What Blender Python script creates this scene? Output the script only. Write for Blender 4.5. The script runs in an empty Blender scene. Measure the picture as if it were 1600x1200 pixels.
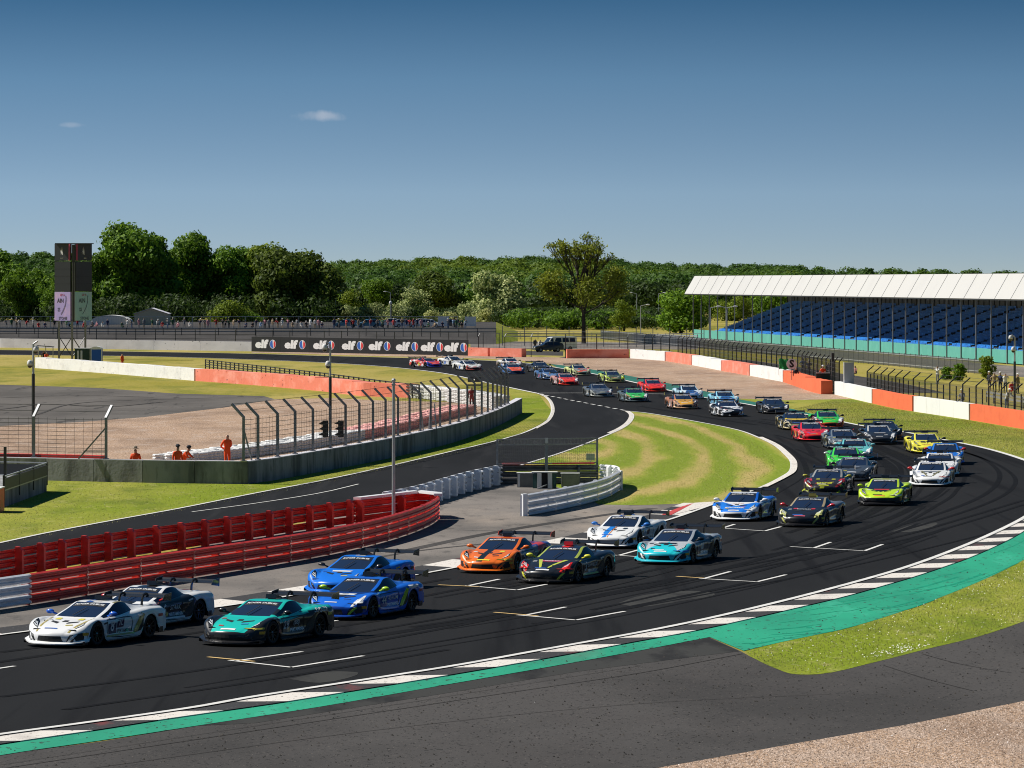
import bpy, bmesh, math, random
import numpy as np
from mathutils import Vector, Matrix
from mathutils.bvhtree import BVHTree
from mathutils.geometry import tessellate_polygon
random.seed(7)
SC = bpy.context.scene
COL = SC.collection
R = math.radians

# ------------------------------------------------------------------ camera, sky, sun
CAM_H, FOC, HOR = 9.8, 6300.0, 440.0            # metres, focal length in photo pixels, horizon row
cd = bpy.data.cameras.new('camera'); cam = bpy.data.objects.new('camera', cd); COL.objects.link(cam)
cam.location = (0, 0, CAM_H); cam.rotation_euler = (R(90), 0, 0)
cd.sensor_width = 36.0; cd.lens = 36.0 * FOC / 1600.0; cd.shift_y = -(600 - HOR) / 1600.0
cd.clip_start = 1.0; cd.clip_end = 12000.0
SC.camera = cam

SUN_DIR = Vector((-0.93, 0.30, 0)).normalized()  # horizontal direction towards the sun
SUN_EL = 47.0
w = bpy.data.worlds.new("World"); SC.world = w; w.use_nodes = True
nt = w.node_tree; nt.nodes.clear()
out = nt.nodes.new('ShaderNodeOutputWorld'); bg = nt.nodes.new('ShaderNodeBackground')
sky = nt.nodes.new('ShaderNodeTexSky'); sky.sky_type = 'NISHITA'; sky.sun_disc = False
sky.sun_elevation = R(SUN_EL); sky.sun_rotation = math.atan2(SUN_DIR.x, SUN_DIR.y)
sky.air_density = 1.3; sky.dust_density = 0.4; sky.ozone_density = 3.0; sky.altitude = 100
tc = nt.nodes.new('ShaderNodeTexCoord'); mp = nt.nodes.new('ShaderNodeMapping'); mp.vector_type = 'POINT'
mp.inputs['Scale'].default_value = (1, 1, 9); mp.inputs['Location'].default_value = (0, 0, .13)
nt.links.new(tc.outputs['Generated'], mp.inputs['Vector'])
nrm = nt.nodes.new('ShaderNodeVectorMath'); nrm.operation = 'NORMALIZE'
nt.links.new(mp.outputs['Vector'], nrm.inputs[0]); nt.links.new(nrm.outputs[0], sky.inputs['Vector'])
tint = nt.nodes.new('ShaderNodeMix'); tint.data_type = 'RGBA'; tint.blend_type = 'MULTIPLY'
tint.inputs[0].default_value = 1.0; tint.inputs[7].default_value = (0.92, 0.98, 0.96, 1)
nt.links.new(sky.outputs[0], tint.inputs[6])
sx = nt.nodes.new('ShaderNodeSeparateXYZ'); nt.links.new(tc.outputs['Generated'], sx.inputs[0])
rp = nt.nodes.new('ShaderNodeValToRGB'); sc_ = nt.nodes.new('ShaderNodeMath'); sc_.operation = 'MULTIPLY'; sc_.inputs[1].default_value = 10.0
nt.links.new(sx.outputs['Z'], sc_.inputs[0]); nt.links.new(sc_.outputs[0], rp.inputs['Fac'])
els = rp.color_ramp.elements; els[0].position = 0.0; els[0].color = (1.0, .86, .76, 1); els[1].position = .80; els[1].color = (.11, .37, .47, 1)
e_ = els.new(.22); e_.color = (1.08, 1.03, .90, 1); e_ = els.new(.5); e_.color = (.68, .84, .80, 1)
nt.links.new(rp.outputs[0], tint.inputs[7])
def mth(op, a, b=None):
    n = nt.nodes.new('ShaderNodeMath'); n.operation = op
    for i, v in enumerate((a, b)):
        if v is None: continue
        if isinstance(v, (int, float)): n.inputs[i].default_value = v
        else: nt.links.new(v, n.inputs[i])
    return n.outputs[0]
last_ = tint.outputs[2]
for cx, cz, rx, rz, st_ in ((-.0476, .0409, .0075, .0017, .30), (-.1083, .0386, .0040, .0008, .15)):
    dx = mth('DIVIDE', mth('SUBTRACT', sx.outputs['X'], cx), rx); dz = mth('DIVIDE', mth('SUBTRACT', sx.outputs['Z'], cz), rz)
    d2 = mth('ADD', mth('MULTIPLY', dx, dx), mth('MULTIPLY', dz, dz))
    nz = nt.nodes.new('ShaderNodeTexNoise'); nz.inputs['Scale'].default_value = 260; nz.inputs['Detail'].default_value = 6; nt.links.new(tc.outputs['Generated'], nz.inputs['Vector'])
    v_ = mth('SUBTRACT', mth('MULTIPLY', nz.outputs['Fac'], 2.0), d2); mk_ = nt.nodes.new('ShaderNodeMapRange'); mk_.interpolation_type = 'SMOOTHSTEP'
    mk_.inputs['From Min'].default_value = 0.1; mk_.inputs['From Max'].default_value = 1.5; mk_.inputs['To Max'].default_value = st_; nt.links.new(v_, mk_.inputs['Value'])
    fr = mth('MULTIPLY', mk_.outputs[0], mth('GREATER_THAN', sx.outputs['Y'], 0.0))
    cm = nt.nodes.new('ShaderNodeMix'); cm.data_type = 'RGBA'; nt.links.new(fr, cm.inputs[0]); nt.links.new(last_, cm.inputs[6]); cm.inputs[7].default_value = (7.5, 7.2, 7.4, 1); last_ = cm.outputs[2]
nt.links.new(last_, bg.inputs['Color']); bg.inputs['Strength'].default_value = 0.085
nt.links.new(bg.outputs[0], out.inputs['Surface'])

sd = bpy.data.lights.new('sun', 'SUN'); sun = bpy.data.objects.new('sun', sd); COL.objects.link(sun)
sd.energy = 5.0; sd.angle = R(0.5); sd.color = (1.0, 0.95, 0.87)
sv = Vector((SUN_DIR.x * math.cos(R(SUN_EL)), SUN_DIR.y * math.cos(R(SUN_EL)), math.sin(R(SUN_EL))))
sun.rotation_euler = sv.to_track_quat('Z', 'Y').to_euler(); sun.location = (-60, 120, 90)
SC.view_settings.view_transform = 'Standard'; SC.view_settings.look = 'None'
SC.cycles.filter_width = 1.05 if hasattr(SC, 'cycles') else None
SC.view_settings.exposure = 0.35; SC.view_settings.gamma = 1.0; SC.view_settings.use_curve_mapping = False

# ------------------------------------------------------------------ survey: photo reading -> real ground position
def G(px, py, z=0.0):
    s = (py - HOR) / (CAM_H - z)
    return Vector(((px - 800.0) / s, FOC / s, z))
def GL(pts, z=0.0): return [G(a, b, z) for a, b in pts]
def smooth(pts, n=6):
    out = []
    P = [pts[0] * 2 - pts[1]] + list(pts) + [pts[-1] * 2 - pts[-2]]
    for i in range(1, len(P) - 2):
        a, b, c, d = P[i - 1], P[i], P[i + 1], P[i + 2]
        # centripetal parameterisation keeps the curve tight where the spacing is uneven
        t0 = 0; t1 = t0 + max((b - a).length, 1e-4) ** .5; t2 = t1 + max((c - b).length, 1e-4) ** .5; t3 = t2 + max((d - c).length, 1e-4) ** .5
        for k in range(n):
            t = t1 + (t2 - t1) * k / n
            A1 = a * ((t1 - t) / (t1 - t0)) + b * ((t - t0) / (t1 - t0))
            A2 = b * ((t2 - t) / (t2 - t1)) + c * ((t - t1) / (t2 - t1))
            A3 = c * ((t3 - t) / (t3 - t2)) + d * ((t - t2) / (t3 - t2))
            B1 = A1 * ((t2 - t) / (t2 - t0)) + A2 * ((t - t0) / (t2 - t0))
            B2 = A2 * ((t3 - t) / (t3 - t1)) + A3 * ((t - t1) / (t3 - t1))
            out.append(B1 * ((t2 - t) / (t2 - t1)) + B2 * ((t - t1) / (t2 - t1)))
    out.append(P[-2].copy())
    return out
def resample(pts, step):
    d = [0.0]
    for a, b in zip(pts, pts[1:]): d.append(d[-1] + (b - a).length)
    n = max(1, int(round(d[-1] / step))); out = []; j = 0
    for i in range(n + 1):
        t = d[-1] * i / n
        while j < len(pts) - 2 and d[j + 1] < t: j += 1
        u = (t - d[j]) / max(d[j + 1] - d[j], 1e-9)
        out.append(pts[j].lerp(pts[j + 1], min(max(u, 0), 1)))
    return out
def normals2d(pts):
    N = []
    for i in range(len(pts)):
        a = pts[max(i - 1, 0)]; b = pts[min(i + 1, len(pts) - 1)]
        t = (b - a); t.z = 0; t.normalize(); N.append(Vector((-t.y, t.x, 0)))
    return N
def offset(pts, d):
    return [p + n * d for p, n in zip(pts, normals2d(pts))]

# ------------------------------------------------------------------ materials
def newmat(name):
    m = bpy.data.materials.new(name); m.use_nodes = True
    return m, m.node_tree, m.node_tree.nodes['Principled BSDF']
def N_(nt, t, **k):
    n = nt.nodes.new(t)
    for a, b in k.items(): setattr(n, a, b)
    return n
def c4(c): return (c[0], c[1], c[2], 1.0)
def plain(name, col, rough=0.6, metal=0.0, coat=0.0, var=0.0, scale=3.0, bump=0.0, spec=None):
    m, nt, b = newmat(name)
    b.inputs['Base Color'].default_value = c4(col); b.inputs['Roughness'].default_value = rough
    b.inputs['Metallic'].default_value = metal; b.inputs['Coat Weight'].default_value = coat
    b.inputs['Coat Roughness'].default_value = 0.055
    if spec is not None: b.inputs['Specular IOR Level'].default_value = spec
    if var > 0 or bump > 0:
        tcn = N_(nt, 'ShaderNodeTexCoord'); no = N_(nt, 'ShaderNodeTexNoise')
        no.inputs['Scale'].default_value = scale; no.inputs['Detail'].default_value = 6; no.inputs['Roughness'].default_value = .65
        nt.links.new(tcn.outputs['Object'], no.inputs['Vector'])
        if var > 0:
            cr = N_(nt, 'ShaderNodeValToRGB'); nt.links.new(no.outputs['Fac'], cr.inputs['Fac'])
            cr.color_ramp.elements[0].position = .3; cr.color_ramp.elements[1].position = .7
            cr.color_ramp.elements[0].color = c4([max(0, x * (1 - var)) for x in col]); cr.color_ramp.elements[1].color = c4([min(1, x * (1 + var)) for x in col])
            nt.links.new(cr.outputs['Color'], b.inputs['Base Color'])
        if bump > 0:
            bp = N_(nt, 'ShaderNodeBump'); bp.inputs['Strength'].default_value = bump; bp.inputs['Distance'].default_value = .05
            nt.links.new(no.outputs['Fac'], bp.inputs['Height']); nt.links.new(bp.outputs['Normal'], b.inputs['Normal'])
    return m
def layered(name, base, layers, rough=.9, bump=None, spec=.3):
    """base colour plus noise layers: (colour, scale, lo, hi, strength, stretch(x,y,z), detail)"""
    m, nt, b = newmat(name)
    b.inputs['Roughness'].default_value = rough; b.inputs['Specular IOR Level'].default_value = spec
    tcn = N_(nt, 'ShaderNodeTexCoord'); last = None
    rgb = N_(nt, 'ShaderNodeRGB'); rgb.outputs[0].default_value = c4(base); last = rgb.outputs[0]
    for i, (col, sc, lo, hi, st, stre, det) in enumerate(layers):
        mpn = N_(nt, 'ShaderNodeMapping'); mpn.inputs['Scale'].default_value = stre[:3]; mpn.inputs['Location'].default_value = (i * 13.1, i * 7.7, i * 3.3)
        if len(stre) > 3: mpn.inputs['Rotation'].default_value = (0, 0, R(stre[3]))
        nt.links.new(tcn.outputs['Object'], mpn.inputs['Vector'])
        no = N_(nt, 'ShaderNodeTexNoise'); no.inputs['Scale'].default_value = sc; no.inputs['Detail'].default_value = det; no.inputs['Roughness'].default_value = .6
        nt.links.new(mpn.outputs[0], no.inputs['Vector'])
        mr = N_(nt, 'ShaderNodeMapRange'); mr.inputs['From Min'].default_value = lo; mr.inputs['From Max'].default_value = hi; mr.inputs['To Max'].default_value = st
        nt.links.new(no.outputs['Fac'], mr.inputs['Value'])
        mx = N_(nt, 'ShaderNodeMix', data_type='RGBA'); nt.links.new(mr.outputs[0], mx.inputs[0]); nt.links.new(last, mx.inputs[6]); mx.inputs[7].default_value = c4(col)
        last = mx.outputs[2]
    nt.links.new(last, b.inputs['Base Color'])
    if bump:
        no = N_(nt, 'ShaderNodeTexNoise'); no.inputs['Scale'].default_value = bump[0]; no.inputs['Detail'].default_value = 4
        nt.links.new(tcn.outputs['Object'], no.inputs['Vector'])
        bp = N_(nt, 'ShaderNodeBump'); bp.inputs['Strength'].default_value = bump[1]; bp.inputs['Distance'].default_value = bump[2]
        nt.links.new(no.outputs['Fac'], bp.inputs['Height']); nt.links.new(bp.outputs['Normal'], b.inputs['Normal'])
    return m
M = {}
M['grass'] = layered('grass', (.175, .225, .014), [((.36, .31, .07), .05, .42, .62, .75, (1, .35, 1), 5), ((.09, .13, .012), .35, .50, .68, .7, (1, .35, 1), 5),
                     ((.36, .33, .12), 1.6, .58, .72, .6, (1, .4, 1), 4), ((.05, .07, .008), 9, .52, .66, .55, (1, .5, 1), 3), ((.42, .42, .25), 7, .66, .74, .7, (1, .5, 1), 2)], .95, (8, .6, .06), .1)
M['far_grass'] = layered('dry_grass', (.25, .22, .035), [((.38, .30, .10), .04, .40, .6, .8, (1, .3, 1), 5), ((.13, .15, .02), .2, .5, .65, .7, (1, .25, 1), 5),
                     ((.10, .10, .02), 3, .55, .7, .5, (1, .3, 1), 3)], .95, (4, .5, .08), .1)
M['track'] = layered('new_asphalt', (.0155, .0158, .0168), [((.009, .0092, .010), .25, .45, .65, .6, (1, .12, 1, 28), 5), ((.019, .019, .020), .12, .5, .7, .45, (1, .3, 1, 28), 5), ((.035, .035, .036), 25, .6, .75, .35, (1, 1, 1), 2),
                      ((.006, .006, .007), .9, .55, .66, .7, (1, .03, 1, 28), 3)], .85, (60, .2, .01), .06)
M['road'] = layered('side_asphalt', (.016, .0165, .018), [((.010, .0105, .0115), .15, .45, .6, .7, (1, .15, 1, 5), 5), ((.03, .03, .031), .8, .56, .7, .5, (1, .06, 1, -8), 4), ((.05, .05, .05), 25, .6, .75, .3, (1, 1, 1), 2)], .85, (60, .2, .01), .06)
M['runoff'] = layered('old_asphalt', (.070, .066, .064), [((.044, .042, .041), .12, .42, .6, .8, (1, .5, 1), 6), ((.065, .06, .058), .5, .52, .7, .5, (1, .4, 1), 5), ((.02, .02, .02), 14, .60, .66, .8, (1, .5, 1), 2), ((.16, .14, .12), 18, .66, .72, .7, (1, .6, 1), 2)], .9, (40, .4, .01), .06)
M['apron'] = layered('dusty_asphalt', (.20, .178, .16), [((.095, .088, .082), .11, .42, .62, .9, (1, .6, 1), 6), ((.30, .25, .205), .16, .53, .68, .7, (1, .35, 1, 20), 6), ((.05, .047, .045), 1.2, .56, .68, .6, (1, .3, 1, 25), 5), ((.03, .03, .03), 14, .62, .68, .6, (1, .5, 1), 2)], .92, (30, .4, .01), .2)
M['infield'] = layered('brown_grey_asphalt', (.125, .115, .106), [((.08, .074, .069), .10, .42, .6, .8, (1, .5, 1), 6), ((.14, .13, .12), .6, .55, .7, .5, (1, .3, 1), 5), ((.03, .03, .03), .8, .60, .66, .6, (1, .12, 1, 8), 4)], .92, (30, .4, .01), .06)
M['gravel'] = layered('gravel', (.42, .29, .20), [((.17, .11, .075), 7, .50, .62, .8, (1, .5, 1), 3), ((.66, .51, .42), 9, .55, .68, .9, (1, .5, 1), 3), ((.24, .165, .12), .18, .45, .62, .7, (1, .4, 1), 5), ((.46, .37, .31), .9, .52, .66, .5, (1, .3, 1), 4)], .95, (9, 1.0, .10), .1)
M['white_line'] = plain('white_line_paint', (.62, .61, .58), .7, var=.18, scale=2.5)
M['kerb_white'] = layered('kerb_white_paint', (.62, .58, .53), [((.30, .27, .25), .6, .55, .72, .6, (1, .5, 1), 5), ((.06, .05, .05), 9, .62, .66, .9, (1, .6, 1), 2)], .8)
M['kerb_black'] = layered('kerb_black_paint', (.03, .029, .03), [((.30, .03, .03), .45, .60, .70, .55, (1, .4, 1), 5), ((.10, .09, .09), 9, .64, .68, .9, (1, .6, 1), 2)], .8)
M['kerb_red'] = plain('kerb_red_paint', (.45, .04, .04), .8, var=.3, scale=2)
M['green_paint'] = layered('green_paint', (.012, .30, .17), [((.006, .20, .12), .25, .42, .62, .8, (1, .3, 1, 25), 6), ((.05, .40, .26), .9, .56, .7, .5, (1, .2, 1, 20), 5), ((.02, .03, .025), 6, .62, .66, .85, (1, .5, 1), 3), ((.12, .11, .10), .3, .6, .75, .45, (1, .4, 1), 6)], .8, (20, .3, .01))
M['dull_green'] = layered('dull_green_paint', (.010, .13, .095), [((.02, .07, .06), .5, .45, .65, .7, (1, .3, 1), 5)], .85)
M['yellow_line'] = plain('yellow_line_paint', (.62, .42, .16), .7, var=.2)
M['rubber'] = plain('tyre_rubber_mark', (.0070, .0070, .0076), .8, var=.3, scale=1, spec=.06)
M['patch'] = layered('worn_asphalt', (.045, .045, .043), [((.02, .02, .021), .8, .45, .6, .8, (1, .3, 1), 5)], .85, None, .06)
M['concrete'] = layered('weathered_concrete', (.30, .30, .30), [((.10, .10, .098), .6, .45, .62, .85, (1, 1, .35), 6), ((.26, .25, .23), 1.6, .58, .7, .7, (1, 1, .12), 4), ((.05, .05, .04), 3, .55, .68, .6, (1, 1, .2), 4)], .95, (6, .4, .03))
M['conc_light'] = layered('pale_concrete', (.55, .54, .58), [((.42, .41, .44), .25, .45, .65, .7, (1, 1, 2), 5), ((.10, .10, .10), 1.6, .66, .70, .8, (1, 1, 1), 4)], .95)
M['tarp_white'] = layered('white_tarpaulin', (.74, .73, .71), [((.56, .545, .53), .5, .52, .7, .6, (1, 1, 2), 5), ((.12, .11, .11), 1.3, .66, .695, .8, (1, 1, 2), 5)], .7, (1.5, .5, .08))
M['tarp_red'] = layered('faded_red_tarpaulin', (.72, .20, .13), [((.85, .36, .28), .35, .48, .66, .7, (1, 1, 2), 5), ((.10, .03, .03), 1.1, .655, .69, .85, (1, 1, 2), 6)], .7, (1.5, .5, .08))
M['tarp_orange'] = layered('orange_red_paint', (.74, .15, .06), [((.62, .12, .05), .5, .5, .66, .6, (1, 1, 2), 4)], .75)
M['tarp_plainwhite'] = layered('white_wall_paint', (.73, .725, .705), [((.57, .56, .54), .5, .52, .7, .5, (1, 1, 1), 4)], .75)
M['barrier_red'] = layered('red_barrier_paint', (.78, .05, .03), [((.55, .03, .02), .8, .48, .62, .7, (1, 1, 2), 5), ((.62, .16, .12), 5, .62, .7, .5, (1, 1, 3), 3)], .45, (5, .15, .02), .5)
M['barrier_red_dk'] = layered('dull_red_post_paint', (.45, .05, .03), [((.18, .05, .04), 2, .5, .62, .7, (1, 1, .5), 4)], .6)
M['barrier_white'] = layered('white_barrier_paint', (.80, .81, .84), [((.55, .56, .60), 1.2, .5, .66, .6, (1, 1, 2), 5), ((.12, .10, .09), 3, .66, .70, .8, (1, 1, 2), 4)], .45, None, .5)
M['barrier_grey'] = plain('galvanised_rail', (.10, .11, .12), .45, .5, var=.3, scale=3)
M['slot_dark'] = plain('dark_gap', (.02, .02, .02), .9)
M['steel'] = plain('grey_post_steel', (.22, .23, .245), .5, .5, var=.15, scale=3)
M['steel_dk'] = plain('dark_post_steel', (.045, .048, .052), .5, .3)
M['steel_lt'] = plain('pale_galvanised_steel', (.42, .43, .44), .4, .4, var=.1)
M['wire'] = plain('fence_wire', (.10, .10, .105), .5, .4)
M['wire_lt'] = plain('pale_fence_wire', (.30, .30, .31), .5, .4)
M['white'] = plain('white_gloss', (.80, .80, .80), .35)
M['offwhite'] = plain('off_white', (.62, .62, .60), .6)
M['black'] = plain('black_matt', (.012, .012, .013), .5)
M['blackgloss'] = plain('black_gloss', (.01, .01, .011), .15, coat=.5)
M['glass'] = plain('dark_glass', (.014, .024, .055), .06)
M['tyre_pink'] = layered('faded_pink_tyre_paint', (.80, .42, .38), [((.70, .25, .2), .6, .5, .66, .7, (1, 1, 1), 4), ((.8, .75, .72), .9, .55, .66, .7, (1, 1, 1), 4)], .8)
M['tyre'] = plain('tyre_black', (.012, .012, .012), .75)
M['rim'] = plain('dark_rim', (.03, .03, .033), .3, .8)
M['tread'] = plain('hub_metal', (.35, .35, .36), .3, .9)
M['carbon'] = plain('carbon_fibre', (.016, .016, .018), .22, coat=.8)
M['lamp'] = plain('headlight_lens', (.75, .78, .80), .1, coat=1)
M['skin'] = plain('skin', (.42, .24, .16), .6)
M['hair'] = plain('dark_hair', (.02, .015, .01), .7)
M['orange_suit'] = plain('orange_overalls', (.85, .09, .012), .8, var=.15, scale=6, bump=.2)

# ------------------------------------------------------------------ mesh builder
class MB:
    def __init__(s): s.v = []; s.f = []; s.m = []
    def add(s, vs, fs, mi=0):
        o = len(s.v); s.v += [tuple(v) for v in vs]; s.f += [tuple(i + o for i in f) for f in fs]
        s.m += [mi] * len(fs) if isinstance(mi, int) else list(mi)
    def quad(s, a, b, c, d, mi=0): s.add([a, b, c, d], [(0, 1, 2, 3)], mi)
    def box(s, c, size, rz=0, mi=0):
        hx, hy, hz = size[0] / 2, size[1] / 2, size[2] / 2; cs, sn = math.cos(rz), math.sin(rz)
        vs = []
        for z in (-hz, hz):
            for x, y in ((-hx, -hy), (hx, -hy), (hx, hy), (-hx, hy)):
                vs.append((c[0] + x * cs - y * sn, c[1] + x * sn + y * cs, c[2] + z))
        s.add(vs, [(0, 3, 2, 1), (4, 5, 6, 7), (0, 1, 5, 4), (1, 2, 6, 5), (2, 3, 7, 6), (3, 0, 4, 7)], mi)
    def bar(s, a, b, r, n=4, r2=None, mi=0, cap=True, up=None, flat=1.0):
        a = Vector(a); b = Vector(b); r2 = r if r2 is None else r2
        t = (b - a)
        if t.length < 1e-6: return
        t.normalize(); u = Vector(up) if up else (Vector((0, 0, 1)) if abs(t.z) < .9 else Vector((0, 1, 0)))
        x = t.cross(u).normalized(); y = x.cross(t).normalized(); vs = []
        for p, rr in ((a, r), (b, r2)):
            for i in range(n):
                an = 2 * math.pi * (i + .5) / n; vs.append(p + x * (math.cos(an) * rr) + y * (math.sin(an) * rr * flat))
        fs = [(i, (i + 1) % n, n + (i + 1) % n, n + i) for i in range(n)]
        if cap: fs += [tuple(range(n - 1, -1, -1)), tuple(range(n, 2 * n))]
        s.add(vs, fs, mi)
    def beam(s, a, b, wx, hz, mi=0):
        """rectangular section bar between two points, wx wide (horizontal), hz tall"""
        a = Vector(a); b = Vector(b); t = (b - a).normalized()
        x = t.cross(Vector((0, 0, 1)))
        x = x.normalized() if x.length > 1e-4 else Vector((1, 0, 0)); y = x.cross(t).normalized(); vs = []
        for p in (a, b):
            for i, j in ((-1, -1), (1, -1), (1, 1), (-1, 1)): vs.append(p + x * (i * wx / 2) + y * (j * hz / 2))
        s.add(vs, [(0, 3, 2, 1), (4, 5, 6, 7), (0, 1, 5, 4), (1, 2, 6, 5), (2, 3, 7, 6), (3, 0, 4, 7)], mi)
    def lathe(s, prof, c, n=12, mi=0, axis='z'):
        vs = []
        for r, h in prof:
            for i in range(n):
                an = 2 * math.pi * i / n
                if axis == 'z': vs.append((c[0] + r * math.cos(an), c[1] + r * math.sin(an), c[2] + h))
                else: vs.append((c[0] + h, c[1] + r * math.cos(an), c[2] + r * math.sin(an)))
        fs = []
        for k in range(len(prof) - 1):
            for i in range(n):
                fs.append((k * n + i, k * n + (i + 1) % n, (k + 1) * n + (i + 1) % n, (k + 1) * n + i))
        fs += [tuple(range(n - 1, -1, -1)), tuple(range((len(prof) - 1) * n, len(prof) * n))]
        s.add(vs, fs, mi)
    def ball(s, c, r, mi=0, n=10, k=6):
        rx, ry, rz = (r, r, r) if not hasattr(r, '__len__') else r; vs = []; fs = []
        for j in range(k + 1):
            ph = math.pi * j / k
            for i in range(n):
                th = 2 * math.pi * i / n; vs.append((c[0] + rx * math.sin(ph) * math.cos(th), c[1] + ry * math.sin(ph) * math.sin(th), c[2] + rz * math.cos(ph)))
        for j in range(k):
            for i in range(n): fs.append((j * n + i, j * n + (i + 1) % n, (j + 1) * n + (i + 1) % n, (j + 1) * n + i))
        s.add(vs, fs, mi)
    def poly(s, pts, z, mi=0):
        vs = [Vector((p[0], p[1], z)) for p in pts]; tri = tessellate_polygon([vs])
        fs = []
        for t in tri:
            a, b, c = (vs[i] for i in t)
            if (b - a).cross(c - a).z < 0: t = (t[0], t[2], t[1])
            fs.append(tuple(t))
        s.add(vs, fs, mi)
    def strip(s, A, B, z=None, mi=0):
        vs = []
        for a, b in zip(A, B):
            vs.append((a[0], a[1], a[2] if z is None else z)); vs.append((b[0], b[1], b[2] if z is None else z))
        s.add(vs, [(2 * i, 2 * i + 1, 2 * i + 3, 2 * i + 2) for i in range(len(A) - 1)], mi)
    def mesh(s, name, mats, origin=None, smooth=False):
        me = bpy.data.meshes.new(name); vs = s.v
        if origin is not None: vs = [(x - origin[0], y - origin[1], z - origin[2]) for x, y, z in vs]
        me.from_pydata(vs, [], s.f)
        for m in (mats if isinstance(mats, (list, tuple)) else [mats]): me.materials.append(m)
        if any(s.m): me.polygons.foreach_set('material_index', s.m)
        if smooth: me.polygons.foreach_set('use_smooth', [True] * len(me.polygons))
        me.update(); return me
    def build(s, name, mats, parent=None, smooth=False, origin=None, local=False):
        """world-space builder: children get coordinates relative to their (unrotated) root unless local"""
        if parent is not None and not local:
            p = parent; o = Vector((0, 0, 0))
            while p: o += p.location; p = p.parent
            origin = o
        me = s.mesh(name, mats, origin, smooth)
        ob = bpy.data.objects.new(name, me); COL.objects.link(ob)
        if parent is not None: ob.parent = parent
        elif origin is not None: ob.location = origin
        return ob
def tag(o, label=None, cat=None, group=None, kind=None):
    if label: o['label'] = label
    if cat: o['category'] = cat
    if group: o['group'] = group
    if kind: o['kind'] = kind
    return o
def thing(name, label, cat, loc=(0, 0, 0), rz=0, group=None):
    o = bpy.data.objects.new(name, None); COL.objects.link(o); o.location = loc; o.rotation_euler = (0, 0, rz)
    o.empty_display_size = .3
    return tag(o, label, cat, group)
def struct(o): o['kind'] = 'structure'; return o
KIDS = {}
def copy_tree(o, parent=None, depth=0):
    c = o.copy(); COL.objects.link(c)
    if parent is not None: c.parent = parent
    for ch in o.children: copy_tree(ch, c, depth + 1)
    return c
def text_mesh(txt, size=1.0, bold=0.0, shear=0.0):
    cu = bpy.data.curves.new('lettering', 'FONT'); cu.body = txt; cu.size = size; cu.align_x = 'CENTER'; cu.align_y = 'CENTER'
    cu.resolution_u = 2; cu.offset = bold; cu.shear = shear
    ob = bpy.data.objects.new('lettering', cu); COL.objects.link(ob)
    dg = bpy.context.evaluated_depsgraph_get(); me = bpy.data.meshes.new_from_object(ob.evaluated_get(dg))
    vs = [tuple(v.co) for v in me.vertices]; fs = [tuple(p.vertices) for p in me.polygons]
    bpy.data.objects.remove(ob); bpy.data.meshes.remove(me); bpy.data.curves.remove(cu)
    return vs, fs
# ------------------------------------------------------------------ ground and tracks
g = MB()
# rolling ground sheet to the horizon; a low hill rises behind the fields
def hill(x, y):
    t = min(max((y - 1250) / 1500.0, 0), 1); t = t * t * (3 - 2 * t)
    rt = min(max((x - 20) / 240.0, 0), 1); lf = min(max((-x - 160) / 140.0, 0), 1)
    return t * (12.5 + 1.6 * math.sin(x * .009 + .6) + 1.2 * math.sin(x * .021 + 2) - 7.5 * rt + 5.0 * lf)
xs = [-3000, -1500, -800] + list(range(-420, 421, 30)) + [800, 1500, 3000]
ys = [-60, 40, 1200] + list(range(1250, 2900, 75)) + [3200, 5000, 9000]
vs = [(x, y, hill(x, y)) for y in ys for x in xs]; nx = len(xs)
g.add(vs, [(j * nx + i, j * nx + i + 1, (j + 1) * nx + i + 1, (j + 1) * nx + i) for j in range(len(ys) - 1) for i in range(nx - 1)])
struct(g.build('ground', M['far_grass'], smooth=True))

def area(name, pts, z, mat, sm=0):
    P = GL(pts); P = smooth(P, sm) if sm else P
    b = MB(); b.poly(P, z); return struct(b.build(name, mat))

OUT_NEAR = smooth(GL([(-300, 1195), (0, 1150), (125, 1133), (300, 1108), (390, 1092), (500, 1075), (700, 1044), (850, 1017), (1000, 990), (1094, 971), (1210, 944), (1322, 915), (1412, 889), (1487, 862), (1544, 838), (1600, 810), (1638, 783)]), 6)
OUT_FAR = smooth(GL([(1648, 755), (1630, 732), (1600, 719), (1540, 701), (1472, 687), (1416, 676), (1355, 667), (1319, 660), (1290, 653), (1240, 645), (1184, 635), (1162, 631), (1110, 623), (1056, 612.5), (1001, 600), (939, 586.5), (872, 575), (820, 567.5), (760, 563.5), (690, 561), (600, 558.5), (500, 556), (393, 552.8), (200, 549.5), (0, 547), (-200, 545)]), 5)
INN_FAR = smooth(GL([(-200, 552), (0, 554.5), (200, 556.5), (393, 562), (500, 566.5), (600, 573), (675, 581), (707, 586), (760, 598), (797, 606), (840, 615)]), 5)
KINK = smooth(GL([(840, 615), (850, 619), (859, 628), (862.5, 640), (860, 650), (852, 660), (825, 674), (800, 682.5), (750, 695.5), (700, 707), (650, 719), (600, 730.5), (500, 752), (400, 771), (275, 796), (175, 814), (75, 833), (0, 849), (-200, 892)]), 5)
INN_NEAR = smooth(GL([(-300, 1040), (0, 994), (46, 988), (320, 953), (370, 946), (500, 925), (655, 899), (718, 887), (800, 870), (900, 850), (1036, 816), (1112, 790), (1190, 762), (1222, 746), (1234, 738), (1237, 727), (1235, 720), (1227, 711), (1209, 696), (1184, 684), (1152, 672.5), (1080, 658), (1007, 645.6), (982, 643)]), 6)
ISL_LEFT = smooth(GL([(982, 643), (989, 649), (985, 660), (972, 670), (932, 687.5), (875, 709), (817, 727), (770, 741), (700, 758), (600, 789), (500, 809), (300, 853), (0, 903), (-200, 950)]), 5)
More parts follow.
